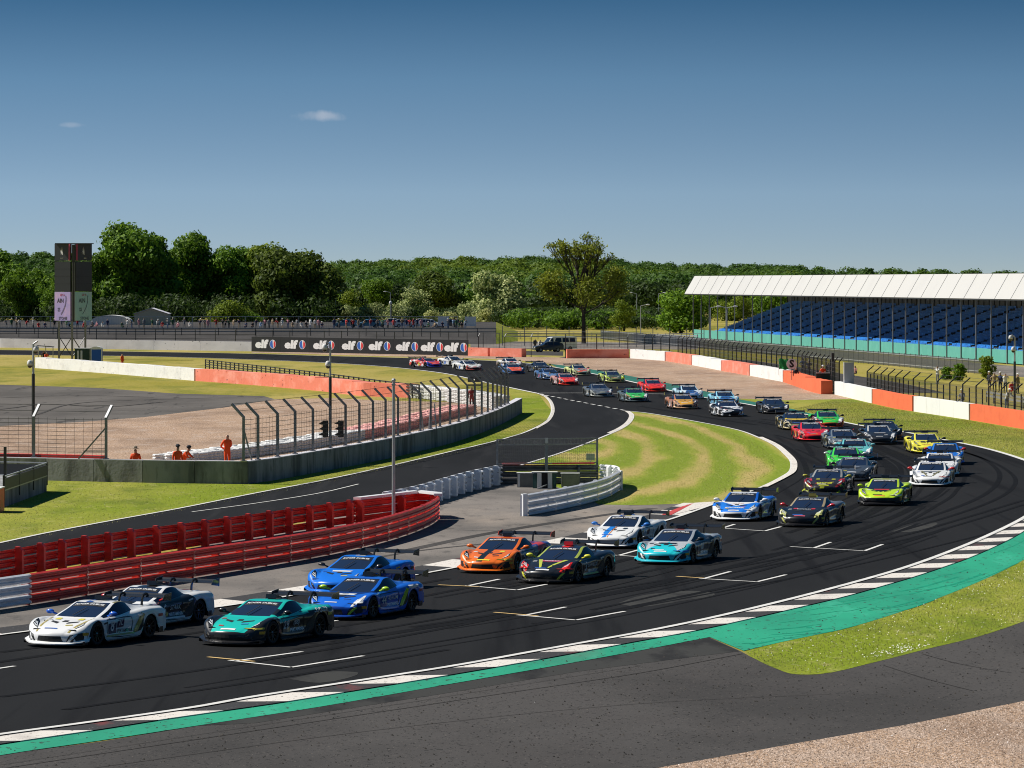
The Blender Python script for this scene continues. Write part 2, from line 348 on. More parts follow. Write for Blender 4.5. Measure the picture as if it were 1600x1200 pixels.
# asphalt of the side road then of the race track
b = MB(); b.poly(KINK + list(reversed(ISL_LEFT)), .010); struct(b.build('side_road', M['road']))
b = MB(); b.poly(OUT_NEAR + OUT_FAR + INN_FAR + [G(982, 643)] + list(reversed(INN_NEAR)), .014); struct(b.build('race_track', M['track']))
area('run_off_asphalt', [(-400, 1260), (0, 1180), (156, 1159), (312, 1134), (500, 1105), (700, 1070), (850, 1044), (1000, 1017), (1109, 996), (1158, 1018), (1172, 1026), (1210, 1044), (1244, 1054), (1277, 1054), (1367, 1035), (1450, 1014), (1525, 996), (1600, 971), (1680, 935),
     (1750, 1060), (1600, 1096), (1487, 1119), (1412, 1134), (1262, 1159), (1150, 1179), (1020, 1201), (700, 1290), (-400, 1600)], .004, M['runoff'])
area('run_off_patch', [(700, 1070.5), (850, 1044.5), (1000, 1017.5), (1108, 997), (1156, 1018), (1080, 1027), (900, 1050), (700, 1083), (400, 1130), (300, 1135)], .008, M['patch'])
area('gravel_near', [(1750, 1060), (1600, 1096), (1487, 1119), (1412, 1134), (1262, 1159), (1150, 1179), (1020, 1202), (700, 1291), (500, 1500), (1900, 1600)], .012, M['gravel'])
area('grass_verge_near', [(1165, 1017.5), (1225, 1003), (1319, 983), (1412, 955), (1487, 927), (1544, 903), (1600, 875), (1660, 835), (1700, 900), (1680, 935), (1600, 971), (1525, 996), (1450, 1014), (1367, 1035), (1277, 1054), (1244, 1054), (1210, 1044), (1172, 1026)], .009, M['grass'], 4)
area('grass_verge_side_road', [(862, 642), (853, 662), (825, 676), (800, 684.5), (750, 697.5), (650, 721), (600, 732), (500, 754), (400, 773), (275, 798), (175, 816), (75, 835), (0, 851), (-200, 895), (-200, 745), (75, 748), (390, 754), (600, 715), (775, 662), (812, 640), (790, 604), (842, 617)], .005, M['grass'])
# mown infield island: concentric mowing bands
m, nt2, bs = newmat('mown_grass'); bs.inputs['Roughness'].default_value = .95; bs.inputs['Specular IOR Level'].default_value = .1
tcn = N_(nt2, 'ShaderNodeTexCoord'); mpn = N_(nt2, 'ShaderNodeMapping'); ic = G(905, 700)
mpn.inputs['Location'].default_value = (-ic.x, -ic.y * .13, 0); mpn.inputs['Scale'].default_value = (1, .13, 1)
nt2.links.new(tcn.outputs['Object'], mpn.inputs['Vector'])
no = N_(nt2, 'ShaderNodeTexNoise'); no.inputs['Scale'].default_value = .35; no.inputs['Detail'].default_value = 5; nt2.links.new(mpn.outputs[0], no.inputs['Vector'])
ln = N_(nt2, 'ShaderNodeVectorMath', operation='LENGTH'); nt2.links.new(mpn.outputs[0], ln.inputs[0])
ma = N_(nt2, 'ShaderNodeMath', operation='MULTIPLY_ADD'); nt2.links.new(no.outputs['Fac'], ma.inputs[0]); ma.inputs[1].default_value = 2.6; nt2.links.new(ln.outputs['Value'], ma.inputs[2])
sn = N_(nt2, 'ShaderNodeMath', operation='SINE'); mu = N_(nt2, 'ShaderNodeMath', operation='MULTIPLY'); mu.inputs[1].default_value = 2.5
nt2.links.new(ma.outputs[0], mu.inputs[0]); nt2.links.new(mu.outputs[0], sn.inputs[0])
cr = N_(nt2, 'ShaderNodeValToRGB'); mr = N_(nt2, 'ShaderNodeMapRange'); mr.inputs['From Min'].default_value = -1; nt2.links.new(sn.outputs[0], mr.inputs['Value']); nt2.links.new(mr.outputs[0], cr.inputs['Fac'])
cr.color_ramp.elements[0].color = (.175, .235, .020, 1); cr.color_ramp.elements[1].color = (.40, .31, .11, 1); cr.color_ramp.elements[0].position = .25; cr.color_ramp.elements[1].position = .95
e = cr.color_ramp.elements.new(.6); e.color = (.27, .285, .045, 1)
last = cr.outputs[0]
for col, sc, lo, hi, st in (((.19, .245, .022), .12, .45, .65, .5), ((.07, .10, .01), 8, .54, .66, .55), ((.45, .42, .2), 6, .62, .7, .6)):
    no2 = N_(nt2, 'ShaderNodeTexNoise'); no2.inputs['Scale'].default_value = sc; no2.inputs['Detail'].default_value = 4
    mp2 = N_(nt2, 'ShaderNodeMapping'); mp2.inputs['Scale'].default_value = (1, .4, 1); nt2.links.new(tcn.outputs['Object'], mp2.inputs['Vector']); nt2.links.new(mp2.outputs[0], no2.inputs['Vector'])
    mr2 = N_(nt2, 'ShaderNodeMapRange'); mr2.inputs['From Min'].default_value = lo; mr2.inputs['From Max'].default_value = hi; mr2.inputs['To Max'].default_value = st; nt2.links.new(no2.outputs['Fac'], mr2.inputs['Value'])
    mx = N_(nt2, 'ShaderNodeMix', data_type='RGBA'); nt2.links.new(mr2.outputs[0], mx.inputs[0]); nt2.links.new(last, mx.inputs[6]); mx.inputs[7].default_value = c4(col); last = mx.outputs[2]
nt2.links.new(last, bs.inputs['Base Color']); M['mown'] = m
isl_a = [p for p in INN_NEAR if p.y > G(0, 790).y - .1 and (p.x > 5)]
isl_b = [p for p in ISL_LEFT if p.y > G(0, 735).y]
b = MB(); b.poly([G(800, 734), G(940, 789), G(1000, 790), G(1112, 786)] + isl_a[1:] + isl_b[1:], .022); struct(b.build('grass_island', M['mown']))
area('paddock_apron', [(-300, 1040), (0, 994), (46, 988), (320, 953), (370, 946), (500, 925), (655, 899), (718, 887), (800, 870), (900, 850), (1036, 816), (1112, 789), (1112, 785), (1000, 789), (935, 789), (900, 765), (800, 745), (700, 760), (600, 792), (500, 812), (300, 857), (0, 907), (-300, 960)], .018, M['apron'])
# behind the concrete wall
area('infield_asphalt', [(-200, 597), (0, 601), (150, 606), (275, 615), (412, 619), (430, 624), (350, 637), (225, 652), (120, 660), (0, 666), (-200, 674)], .005, M['infield'])
area('gravel_trap', [(-200, 674), (0, 666), (120, 660), (225, 652), (350, 637), (430, 624), (520, 622), (600, 626), (690, 628), (770, 630), (770, 650), (600, 712), (390, 752), (75, 748), (-200, 745)], .009, M['gravel'])
area('gravel_trap_far', [(560, 552), (730, 555), (885, 559), (983, 559.5), (1040, 563.5), (1081, 570), (1127, 579), (1171, 586.5), (1224, 596.5), (1268, 612), (1304, 616.5), (1330, 623.5), (1227, 625.5), (1156, 623), (1100, 611), (1044, 599), (981, 587), (926, 577.5), (872, 570), (820, 564), (760, 560.5), (600, 556.5), (393, 551), (393, 549.5)], .006, M['gravel'])
area('verge_grass_right', [(1156, 623), (1227, 625.5), (1330, 623.5), (1400, 639), (1514, 656.5), (1600, 671), (1700, 692), (1700, 745), (1648, 741), (1630, 730), (1600, 718), (1540, 700), (1472, 686.3), (1416, 675.4), (1355, 666.4), (1319, 659.4), (1290, 652.4), (1240, 641), (1190, 630)], .008, M['grass'])
# green painted strips
area('green_strip_far', [(860, 569), (872, 570), (926, 577.5), (981, 587), (1044, 599), (1100, 611), (1152, 623.5), (1240, 639.5), (1290, 652), (1240, 644.8), (1184, 634.8), (1162, 630.8), (1110, 622.8), (1056, 612.3), (1001, 599.8), (939, 586.3), (872, 574.8)], .012, M['dull_green'])
KO = smooth(GL([(-300, 1215), (0, 1165), (156, 1142), (253, 1126.6), (347, 1113), (437, 1100), (542, 1083), (700, 1057), (850, 1031), (1000, 1003), (1082, 988), (1169, 969), (1255, 949), (1322, 933), (1379, 917), (1427, 903), (1478, 886), (1514, 873), (1555, 855), (1585, 840), (1620, 818)]), 6)
GO = smooth(GL([(-300, 1240), (0, 1181), (156, 1158), (312, 1134), (500, 1105), (700, 1070), (850, 1044), (1000, 1017), (1109, 996)]), 5)
GO2 = smooth(GL([(1162, 1017.5), (1225, 1003), (1319, 983), (1412, 955), (1487, 927), (1544, 903), (1600, 875), (1660, 835)]), 5)
b = MB(); b.poly(KO + list(reversed(GO + GO2)), .014); struct(b.build('green_strip', M['green_paint']))
# outer kerb: raised painted blocks between the white line and the green strip
A = resample(OUT_NEAR, .6); kb = []
for p in A:                                       # matching point on the green edge
    q = min(range(len(KO) - 1), key=lambda i: (KO[i].lerp(KO[i + 1], .5) - p).length)
    a_, b_ = KO[q], KO[q + 1]; t = max(0, min(1, (p - a_).dot(b_ - a_) / (b_ - a_).length_squared)); kb.append(a_.lerp(b_, t))
kerb = thing('kerb', 'low kerb of alternating white and black blocks between track and green strip', 'kerb', A[0])
i = 0; k = 0
while i + 4 < len(A):
    b = MB(); s0 = [A[j] for j in range(i, i + 5)]; s1 = [kb[min(j + 1, len(kb) - 1)] for j in range(i, i + 5)]
    lo = [Vector((p.x, p.y, .018)) for p in s0]; hi = [Vector((p.x, p.y, .040)) for p in s1]
    b.strip(lo, hi, None); b.strip(hi, [Vector((p.x, p.y, .0)) for p in s1], None)
    b.build('kerb_block', M['kerb_white'] if k % 2 == 0 else M['kerb_black'], kerb); i += 4; k += 1
kerb2 = thing('kerb', 'inner kerb of white and black blocks along the dusty apron side of the track', 'kerb', G(0, 994))
L = [p for p in resample(INN_NEAR, .8)]; L = [p for p in L if p.y < G(0, 786).y]; Lo = offset(L, 1.5); i = 0; k = 0
while i + 4 < len(L):
    b = MB(); b.strip([Vector((p.x, p.y, .034)) for p in L[i:i + 5]], [Vector((p.x, p.y, .024)) for p in Lo[min(i + 1, len(Lo) - 5):min(i + 6, len(Lo))]][:5], None)
    b.build('kerb_block', M['kerb_white'] if (k // 1) % 2 == 0 else M['kerb_black'], kerb2); i += 4; k += 1
kr = thing('kerb', 'white and red kerb where the infield grass meets the track', 'kerb', G(1112, 790))
for (a, b_, c, d, mt) in (((1085, 787), (1117, 785), (1110, 791), (1050, 806), 'kerb_white'), ((1062, 794), (1084, 787.5), (1049, 806), (1033, 806), 'kerb_red')):
    q = MB(); q.poly(GL([a, b_, c, d]), .042 if mt == 'kerb_white' else .046); q.build('kerb_block', M[mt], kr)
# apex kerbs (broad white) and lines
lines = []
def ribbon(b, pts, wd, z=.03, mi=0):
    N = normals2d(pts); b.strip([p - n * (wd / 2) for p, n in zip(pts, N)], [p + n * (wd / 2) for p, n in zip(pts, N)], z, mi)
b = MB(); ribbon(b, OUT_NEAR, .22, .046); ribbon(b, OUT_FAR, .30, .030); ribbon(b, INN_FAR, .30, .030); ribbon(b, KINK, .16, .030)
ribbon(b, INN_NEAR, .16, .046); ribbon(b, ISL_LEFT[:40], .16, .046)
ribbon(b, resample(smooth(GL([(300, 800.5), (400, 787), (500, 771), (560, 757)]), 4), 3), .10, .026)
ribbon(b, GL([(840, 614.6), (900, 614.4), (1057, 616.3)]), .35, .030)
ribbon(b, resample(GL([(845, 616), (850, 619)]), 1), .3, .036)
struct(b.build('edge_lines', M['white_line']))
b = MB(); dl = resample(GL([(852, 618), (982, 643)]), .9)
for i in range(0, len(dl) - 2, 4): ribbon(b, dl[i:i + 3], .22, .034)
struct(b.build('dashed_line', M['white_line']))
ak = thing('apex_kerb', 'broad pale kerb around the tight tip of the grass verge by the side road', 'kerb', G(862, 640))
pp = smooth(GL([(843, 616), (851, 620), (859, 628), (862.5, 640), (860, 650), (852, 660), (835, 670)]), 5); q = MB(); q.strip([Vector((p.x, p.y, .06)) for p in pp], [Vector((p.x, p.y, .036)) for p in offset(pp, .20)], None); q.build('kerb_strip', M['kerb_white'], ak)
ak = thing('apex_kerb', 'broad pale kerb at the right-hand end of the mown grass island', 'kerb', G(1235, 725))
pp = smooth(GL([(1184, 684), (1209, 696), (1227, 711), (1235, 720), (1237, 727), (1234, 738), (1222, 746), (1190, 762)]), 5); q = MB(); q.strip([Vector((p.x, p.y, .050)) for p in pp], [Vector((p.x, p.y, .062)) for p in offset(pp, .30)], None)
q.build('kerb_strip', M['kerb_white'], ak)
ak = thing('apex_kerb', 'short pale kerb at the upper left corner of the mown grass island', 'kerb', G(989, 650))
pp = smooth(GL([(982, 643), (989, 649), (985, 660), (972, 670), (955, 678)]), 5); q = MB(); q.strip([Vector((p.x, p.y, .050)) for p in pp], [Vector((p.x, p.y, .062)) for p in offset(pp, -.3)], None)
q.build('kerb_strip', M['kerb_white'], ak)
# grid boxes
b = MB(); yb = MB()
def gl(pts, wd=.13): ribbon(b, GL(pts), wd, .026)
for bx in ([[(358, 1033), (455, 1044)], [(455, 1044), (568, 1026)], [(368, 1034), (472, 1019.5)]], [[(808, 962), (900, 970)], [(900, 970), (976, 956.4)], [(820, 962.5), (884, 949.6)]],
           [[(728, 916), (808, 923)], [(808, 923), (854, 914)], [(728, 917), (780, 906)]], [[(1093, 905), (1183, 910)], [(1183, 910), (1228, 899)], [(1100, 905), (1141, 894)]],
           [[(951, 867.7), (1000, 871)], [(966, 869), (998, 860)]], [[(1127, 826), (1195, 830.5)], [(1195, 830.5), (1223, 823)], [(1129, 826), (1147.6, 820)]],
           [[(1235, 855), (1351, 861.6)], [(1351, 861.6), (1379, 851.5)], [(1272, 857), (1298, 848)]], [[(-30, 1050), (23, 1042)]], [[(505, 974), (531, 970)]]):
    for ln_ in bx: gl(ln_)
for ln_ in ([(325, 1028), (397, 1035)], [(772, 958), (840, 963.6)], [(685, 915), (749, 918)], [(1057, 901.7), (1100, 904.5)]): ribbon(yb, GL(ln_), .13, .030)
struct(b.build('grid_box_lines', M['white_line'])); struct(yb.build('grid_yellow_lines', M['yellow_line']))
# worn patches and rubber laid on the track
b = MB()
for pts in ([(964, 944), (1010, 930), (1080, 924), (1118, 929), (1060, 941), (1000, 949)], [(1393, 831), (1440, 818), (1463, 817), (1420, 832)], [(450, 1062), (520, 1050), (560, 1052), (500, 1068)]):
    b.poly(smooth(GL(pts + [pts[0]]), 4)[:-1], .018)
struct(b.build('worn_track_patches', M['patch']))
b = MB()
for pts, wd in (([(1600, 782), (1500, 812), (1400, 840), (1250, 868), (1050, 905), (800, 948), (500, 1000)], .22), ([(1600, 789), (1500, 820), (1400, 847), (1250, 875), (1050, 913), (800, 957)], .20),
                ([(1480, 700), (1530, 715), (1560, 737), (1557, 757), (1530, 778), (1470, 802), (1380, 828), (1250, 858), (1100, 885)], .25), ([(1500, 704), (1556, 725), (1586, 748), (1577, 768), (1540, 788), (1450, 818), (1350, 846)], .22),
                ([(1440, 697), (1475, 712), (1490, 735), (1480, 757), (1440, 780), (1370, 806), (1280, 830)], .18), ([(1183, 679), (1215, 692), (1240, 706), (1255, 722), (1262, 740)], .3), ([(1225, 662), (1255, 690), (1270, 712)], .3),
                ([(1000, 635), (1060, 645), (1120, 655), (1180, 664)], .4), ([(0, 1020), (200, 995), (420, 955), (700, 905)], .3), ([(0, 1090), (300, 1050), (600, 1000), (900, 942)], .25), ([(100, 1110), (400, 1066), (700, 1016)], .22),
                ([(1600, 850 - 30), (1480, 850), (1330, 885), (1100, 930), (800, 984), (500, 1034)], .16)):
    ribbon(b, smooth(GL(pts), 8), wd, .022)
ra = resample([p for p in INN_NEAR if 800 + p.x * FOC / p.y > -260], .5); 
def between(p, f):
    q = min(OUT_NEAR + OUT_FAR[:30], key=lambda o: (o - p).length); return p.lerp(q, f)
cen_ = resample([between(p, .5) for p in INN_NEAR], 2.5); off_ = smooth(cen_[::3], 3)
rnd = random.Random(4)
for k in range(46):
    i0 = rnd.randrange(0, max(1, len(off_) - 12)); n_ = rnd.randrange(8, 40); o1 = rnd.gauss(0, 2.4); o2 = o1 + rnd.gauss(0, .7); seg = off_[i0:i0 + n_]
    if len(seg) < 4: continue
    nn = normals2d(seg); ribbon(b, smooth([p + n * (o1 + (o2 - o1) * j / len(seg)) for j, (p, n) in enumerate(zip(seg, nn))], 2), rnd.choice((.08, .12, .2, .28)), .0185 + k * .00008)
struct(b.build('tyre_marks', M['rubber']))
b = MB()
for pts, wd in (([(640, 860), (760, 835), (900, 812), (1020, 795)], .5), ([(520, 885), (650, 862), (760, 850)], .25), ([(0, 640), (80, 632), (160, 636), (260, 628)], .3), ([(0, 622), (120, 618), (240, 621)], .3), ([(50, 650), (150, 628), (330, 622)], .25)):
    ribbon(b, smooth(GL(pts), 8), wd, .024)
struct(b.build('apron_tyre_marks', M['runoff']))

# ------------------------------------------------------------------ short grass blades on the nearer verges
def inside(P, x, y):
    n = len(P); c = np.zeros(len(x), bool); j = n - 1
    for i in range(n):
        xi, yi, xj, yj = P[i][0], P[i][1], P[j][0], P[j][1]
        c ^= ((yi > y) != (yj > y)) & (x < (xj - xi) * (y - yi) / ((yj - yi) if yj != yi else 1e-9) + xi); j = i
    return c
def turf(name, P, n, h, wd, mat, z, seed, label):
    rng = np.random.default_rng(seed); xs_ = [p[0] for p in P]; ys_ = [p[1] for p in P]
    x = rng.uniform(min(xs_), max(xs_), n); y = rng.uniform(min(ys_), max(ys_), n); k = inside(P, x, y); x, y = x[k], y[k]
    ok = np.abs(x * FOC / y) < 830; x, y = x[ok], y[ok]; n = len(x); a = rng.uniform(0, 6.283, n); hh = h * rng.uniform(.5, 1.3, n); dx = np.cos(a) * wd; dy = np.sin(a) * wd; lx = rng.normal(0, .35, n) * hh; ly = rng.normal(0, .35, n) * hh
    V = np.zeros((n, 3, 3), np.float32); V[:, 0] = np.stack([x - dx, y - dy, np.full(n, z)], 1); V[:, 1] = np.stack([x + dx, y + dy, np.full(n, z)], 1); V[:, 2] = np.stack([x + lx, y + ly, z + hh], 1)
    me = bpy.data.meshes.new(name); me.vertices.add(3 * n); me.vertices.foreach_set('co', V.ravel()); me.loops.add(3 * n); me.loops.foreach_set('vertex_index', np.arange(3 * n, dtype=np.int32)); me.polygons.add(n); me.polygons.foreach_set('loop_start', np.arange(0, 3 * n, 3, dtype=np.int32)); me.update(calc_edges=True)
    me.materials.append(mat); o = bpy.data.objects.new(name, me); COL.objects.link(o); tag(o, label, 'grass', kind='stuff'); return o
mB, ntB, bB = newmat('grass_blades'); bB.inputs['Roughness'].default_value = .8; bB.inputs['Specular IOR Level'].default_value = .15
geB = N_(ntB, 'ShaderNodeNewGeometry'); crB = N_(ntB, 'ShaderNodeValToRGB'); ntB.links.new(geB.outputs['Random Per Island'], crB.inputs['Fac'])
for i_, (ps, cl) in enumerate(((.0, (.13, .18, .012)), (.45, (.24, .28, .02)), (.8, (.34, .33, .05)), (1.0, (.50, .44, .20)))):
    e_ = crB.color_ramp.elements[0] if i_ == 0 else (crB.color_ramp.elements[1] if i_ == 3 else crB.color_ramp.elements.new(ps)); e_.position = ps; e_.color = c4(cl)
ntB.links.new(crB.outputs[0], bB.inputs['Base Color'])
trB = N_(ntB, 'ShaderNodeBsdfTranslucent'); ntB.links.new(crB.outputs[0], trB.inputs['Color']); mxB = N_(ntB, 'ShaderNodeMixShader'); mxB.inputs[0].default_value = .45; oB = next(n for n in ntB.nodes if n.type == 'OUTPUT_MATERIAL'); ntB.links.new(bB.outputs[0], mxB.inputs[1]); ntB.links.new(trB.outputs[0], mxB.inputs[2]); ntB.links.new(mxB.outputs[0], oB.inputs['Surface'])
VN = GL([(1167, 1018.5), (1225, 1005), (1319, 985), (1412, 957), (1487, 929), (1544, 905), (1600, 878), (1640, 850), (1680, 935), (1600, 969), (1525, 993), (1450, 1011), (1367, 1032), (1277, 1051), (1244, 1051), (1210, 1040), (1175, 1026)])
turf('turf_blades', VN, 34000, .045, .012, mB, .008, 1, 'short sunlit grass on the near verge')
turf('turf_blades', [G(940, 788), G(1000, 789), G(1112, 785)] + [p for p in offset(isl_a, .9)][1:] + isl_b[1:], 60000, .035, .014, mB, .02, 2, 'short grass on the mown island')
turf('turf_blades', GL([(853, 664), (825, 679), (800, 687), (750, 700), (650, 724), (600, 735), (500, 757), (400, 776), (275, 801), (175, 819), (75, 838), (0, 854), (-60, 870), (-60, 752), (75, 752), (390, 757), (600, 719), (775, 668)]), 45000, .045, .013, mB, .004, 3, 'short grass on the verge below the concrete wall')
turf('turf_blades', GL([(1330, 625), (1400, 640), (1514, 658), (1600, 672), (1640, 680), (1640, 727), (1600, 716), (1540, 698), (1472, 684.5), (1416, 673.5), (1355, 665), (1319, 658), (1290, 651), (1240, 639), (1300, 626)]), 70000, .05, .018, mB, .006, 4, 'short grass below the painted wall on the right')

def pebbles(name, P, n, r0, r1, mat, z, seed, label, wmax=None):
    rng = np.random.default_rng(seed); xs_ = [p[0] for p in P]; ys_ = [p[1] for p in P]; x = rng.uniform(min(xs_), max(xs_), n); y = rng.uniform(min(ys_), max(ys_), n); k = inside(P, x, y); x, y = x[k], y[k]
    ok = np.abs(x * FOC / y) < 830; x, y = x[ok], y[ok]; n = len(x); r = rng.uniform(r0, r1, n) ** 1.0
    T = np.array([[1, 0, -.35], [-.5, .87, -.35], [-.5, -.87, -.35], [.1, 0, .75]], np.float32); a = rng.uniform(0, 6.283, n); c, s_ = np.cos(a), np.sin(a)
    V = np.zeros((n, 4, 3), np.float32)
    for i in range(4):
        j = 1 + rng.normal(0, .22, n); V[:, i, 0] = x + (T[i, 0] * c - T[i, 1] * s_) * r * j; V[:, i, 1] = y + (T[i, 0] * s_ + T[i, 1] * c) * r * j; V[:, i, 2] = z + (T[i, 2] + .35) * r * .9
    F = np.array([[0, 1, 3], [1, 2, 3], [2, 0, 3]], np.int32); L_ = (F[None] + (np.arange(n) * 4)[:, None, None]).reshape(-1).astype(np.int32)
    me = bpy.data.meshes.new(name); me.vertices.add(4 * n); me.vertices.foreach_set('co', V.ravel()); me.loops.add(len(L_)); me.loops.foreach_set('vertex_index', L_); me.polygons.add(3 * n); me.polygons.foreach_set('loop_start', np.arange(0, 9 * n, 3, dtype=np.int32)); me.update(calc_edges=True)
    me.materials.append(mat); o = bpy.data.objects.new(name, me); COL.objects.link(o); tag(o, label, 'gravel' if 'gravel' in name else 'debris', kind='stuff'); return o
def island_mat(name, stops, rough=.9):
    m, nt, b = newmat(name); b.inputs['Roughness'].default_value = rough; b.inputs['Specular IOR Level'].default_value = .2; ge = N_(nt, 'ShaderNodeNewGeometry'); cr = N_(nt, 'ShaderNodeValToRGB'); nt.links.new(ge.outputs['Random Per Island'], cr.inputs['Fac'])
    for i, (p, c) in enumerate(stops):
        e = cr.color_ramp.elements[0] if i == 0 else (cr.color_ramp.elements[1] if i == len(stops) - 1 else cr.color_ramp.elements.new(p)); e.position = p; e.color = c4(c)
    nt.links.new(cr.outputs[0], b.inputs['Base Color']); return m
stone = island_mat('gravel_stones', ((0, (.12, .08, .055)), (.4, (.30, .205, .145)), (.75, (.42, .30, .22)), (1, (.56, .44, .36))))
pebbles('gravel_stones', GL([(1750, 1060), (1600, 1097), (1487, 1120), (1412, 1135), (1262, 1160), (1150, 1180), (1020, 1203), (900, 1232), (1750, 1232)]), 45000, .010, .026, stone, .012, 1, 'loose tan gravel stones in the near corner')
rub = island_mat('rubber_crumbs', ((0, (.010, .010, .010)), (.8, (.02, .02, .02)), (1, (.05, .045, .04))))
pebbles('rubber_debris', GL([(0, 1185), (300, 1140), (700, 1074), (1100, 1004), (1165, 1020), (1270, 1056), (1450, 1018), (1650, 958), (1650, 1080), (1262, 1156), (1000, 1200), (500, 1230), (0, 1260)]), 2600, .012, .038, rub, .006, 4, 'scattered rubber crumbs on the run-off asphalt')
pebbles('rubber_debris', GL([(0, 1150), (300, 1108), (500, 1075), (700, 1044), (1000, 990), (1210, 944), (1412, 889), (1544, 838), (1600, 876), (1487, 927), (1319, 983), (1160, 1016), (1000, 1017), (700, 1070), (300, 1134), (0, 1181)]), 1500, .012, .035, rub, .016, 5, 'scattered rubber crumbs on the green strip and kerb')
b = MB()
for pts, wd in (([(-20, 1205), (200, 1172), (500, 1127), (800, 1082), (1000, 1052), (1160, 1022)], .04), ([(1440, 1022), (1500, 1038), (1580, 1052)], .03), ([(1380, 1040), (1450, 1062), (1520, 1080)], .03), ([(0, 1196), (300, 1150), (640, 1098), (1000, 1041)], .02), ([(150, 1200), (600, 1140), (1000, 1100), (1300, 1085)], .03)):
    ribbon(b, smooth(GL(pts), 8), wd, .0125)
struct(b.build('run_off_seams', plain('asphalt_seam', (.035, .033, .032), .9, spec=.05)))

daisy = plain('daisy_white', (.75, .75, .70), .7)
pebbles('daisies', VN, 1400, .012, .024, daisy, .03, 6, 'tiny white daisies dotted over the near verge')
pebbles('daisies', GL([(1340, 1030), (1400, 1008), (1460, 1008), (1400, 1024)]), 260, .014, .028, daisy, .03, 7, 'dense patch of white daisies on the near verge')
b = MB(); rnd = random.Random(8)
for k in range(22):
    x0 = rnd.uniform(1150, 1560); f0 = rnd.uniform(.1, .9); pts = []
    for j in range(5):
        x = x0 + j * rnd.uniform(14, 24); i_ = min(range(len(KO)), key=lambda i: abs(800 + KO[i].x * FOC / KO[i].y - x)); g_ = min(GO2, key=lambda q: abs(800 + q.x * FOC / q.y - x)); pts.append(KO[i_].lerp(g_, min(1, max(0, f0 + .05 * j * 1))))
    ribbon(b, smooth(pts, 3), rnd.choice((.05, .09, .14)), .0165 + k * .0001)
struct(b.build('green_strip_scuffs', plain('scuffed_green', (.010, .235, .14), .85, var=.3, scale=2, spec=.1)))
# ------------------------------------------------------------------ race car
def I(y, *kv):
    ys = kv[0::2]; vs_ = kv[1::2]; return float(np.interp(y, ys, vs_))
ST = [-2.26, -2.19, -2.08, -1.94, -1.80, -1.71, -1.62, -1.53, -1.44, -1.36, -1.28, -1.19, -1.10, -1.01, -.94, -.80, -.55, -.30, -.10, .10, .30, .50, .68, .82, .90, .98, 1.08, 1.17, 1.26, 1.35, 1.44, 1.54, 1.62, 1.70, 1.85, 2.02, 2.16, 2.24]
AX_F, AX_R, WR, AR = -1.36, 1.26, .335, .362
def section(y):
    w = I(y, -2.26, .70, -2.1, .84, -1.94, .90, -1.6, .945, -1.36, .96, -1.0, .925, -.5, .90, .1, .90, .5, .915, .8, .96, 1.1, .99, 1.5, .995, 1.9, .97, 2.24, .91)
    zb = I(y, -2.26, .13, -1.9, .11, 2.0, .13, 2.24, .22)
    for ax in (AX_F, AX_R):
        d = abs(y - ax)
        if d < AR: zb = max(zb, WR + math.sqrt(AR * AR - d * d))
        elif d < AR + .05: zb = max(zb, .24)
    z4 = I(y, -2.26, .36, -2.1, .47, -1.85, .61, -1.6, .715, -1.36, .755, -1.1, .745, -.8, .725, -.4, .725, 0, .745, .5, .79, .9, .87, 1.26, .905, 1.7, .895, 2.1, .87, 2.24, .85)
    x4 = w - I(y, -2.26, .10, -1.4, .15, -.8, .09, .2, .06, .9, .12, 1.3, .17, 2.2, .14)
    z3 = z4 - I(y, -2.26, .09, -1.5, .055, -1.0, .09, -.5, .11, .6, .10, 1.26, .075, 2.24, .10)
    z3 = max(z3, zb + .018)
    x5 = I(y, -2.26, .50, -1.9, .58, -1.5, .66, -1.06, .74, -.5, .795, 0, .80, .4, .78, .8, .70, 1.1, .62, 1.5, .58, 2.24, .56)
    z5 = I(y, -2.26, .37, -2.0, .49, -1.6, .605, -1.36, .65, -1.06, .715, -.5, .74, 0, .765, .5, .82, .9, .86, 1.26, .875, 1.7, .87, 2.24, .85)
    x6 = I(y, -2.26, .40, -1.6, .56, -1.06, .69, -.8, .68, -.45, .64, -.1, .60, .3, .575, .7, .50, 1.1, .44, 1.5, .40, 2.24, .38)
    z6 = I(y, -2.26, .375, -2.0, .495, -1.6, .605, -1.36, .655, -1.06, .72, -.8, .83, -.45, .97, -.12, 1.085, .2, 1.115, .5, 1.09, .8, 1.02, 1.1, .945, 1.5, .885, 2.24, .855)
    zc = I(y, -2.26, .405, -2.0, .51, -1.6, .62, -1.36, .67, -1.06, .725, -.8, .835, -.45, .98, -.12, 1.095, .2, 1.13, .5, 1.12, .8, 1.065, 1.1, .99, 1.5, .93, 1.9, .885, 2.24, .865)
    z7 = z6 + (zc - z6) * .78
    span = max(z3 - zb, .02); low = y
    inn = I(y, -1.0, 0, -.7, .05, .3, .07, .6, .02, .75, 0)      # waist above the sill
    P = [(w - .02, zb), (w + .0, zb + span * .12), (w - .01 - inn, zb + span * .5), (w, z3), (x4, z4), (x5, z5), (x6, z6), (x6 * .93, z6 + .012 + (z7 - z6) * .12), (x6 * .52, z7), (0, zc)]
    out_ = []
    for i, (x, z) in enumerate(P):
        yy = y
        if y < -1.75: yy += .30 * min(1, (-1.75 - y) / .5) * (x / .9) ** 1.6
        if i >= 5 and -1.2 < y < .2: yy += .24 * (x / .7) ** 2 * max(0, 1 - abs(y + .55) / .75)
        if y > 1.9: yy -= .12 * min(1, (y - 1.9) / .3) * (x / .9) ** 2
        out_.append((x, yy, z))
    return out_
ZONES = ['hood', 'roof', 'fender_front', 'door', 'fender_rear', 'bumper', 'pillar', 'skirt', 'GLASSW', 'GLASSS', 'DECK']
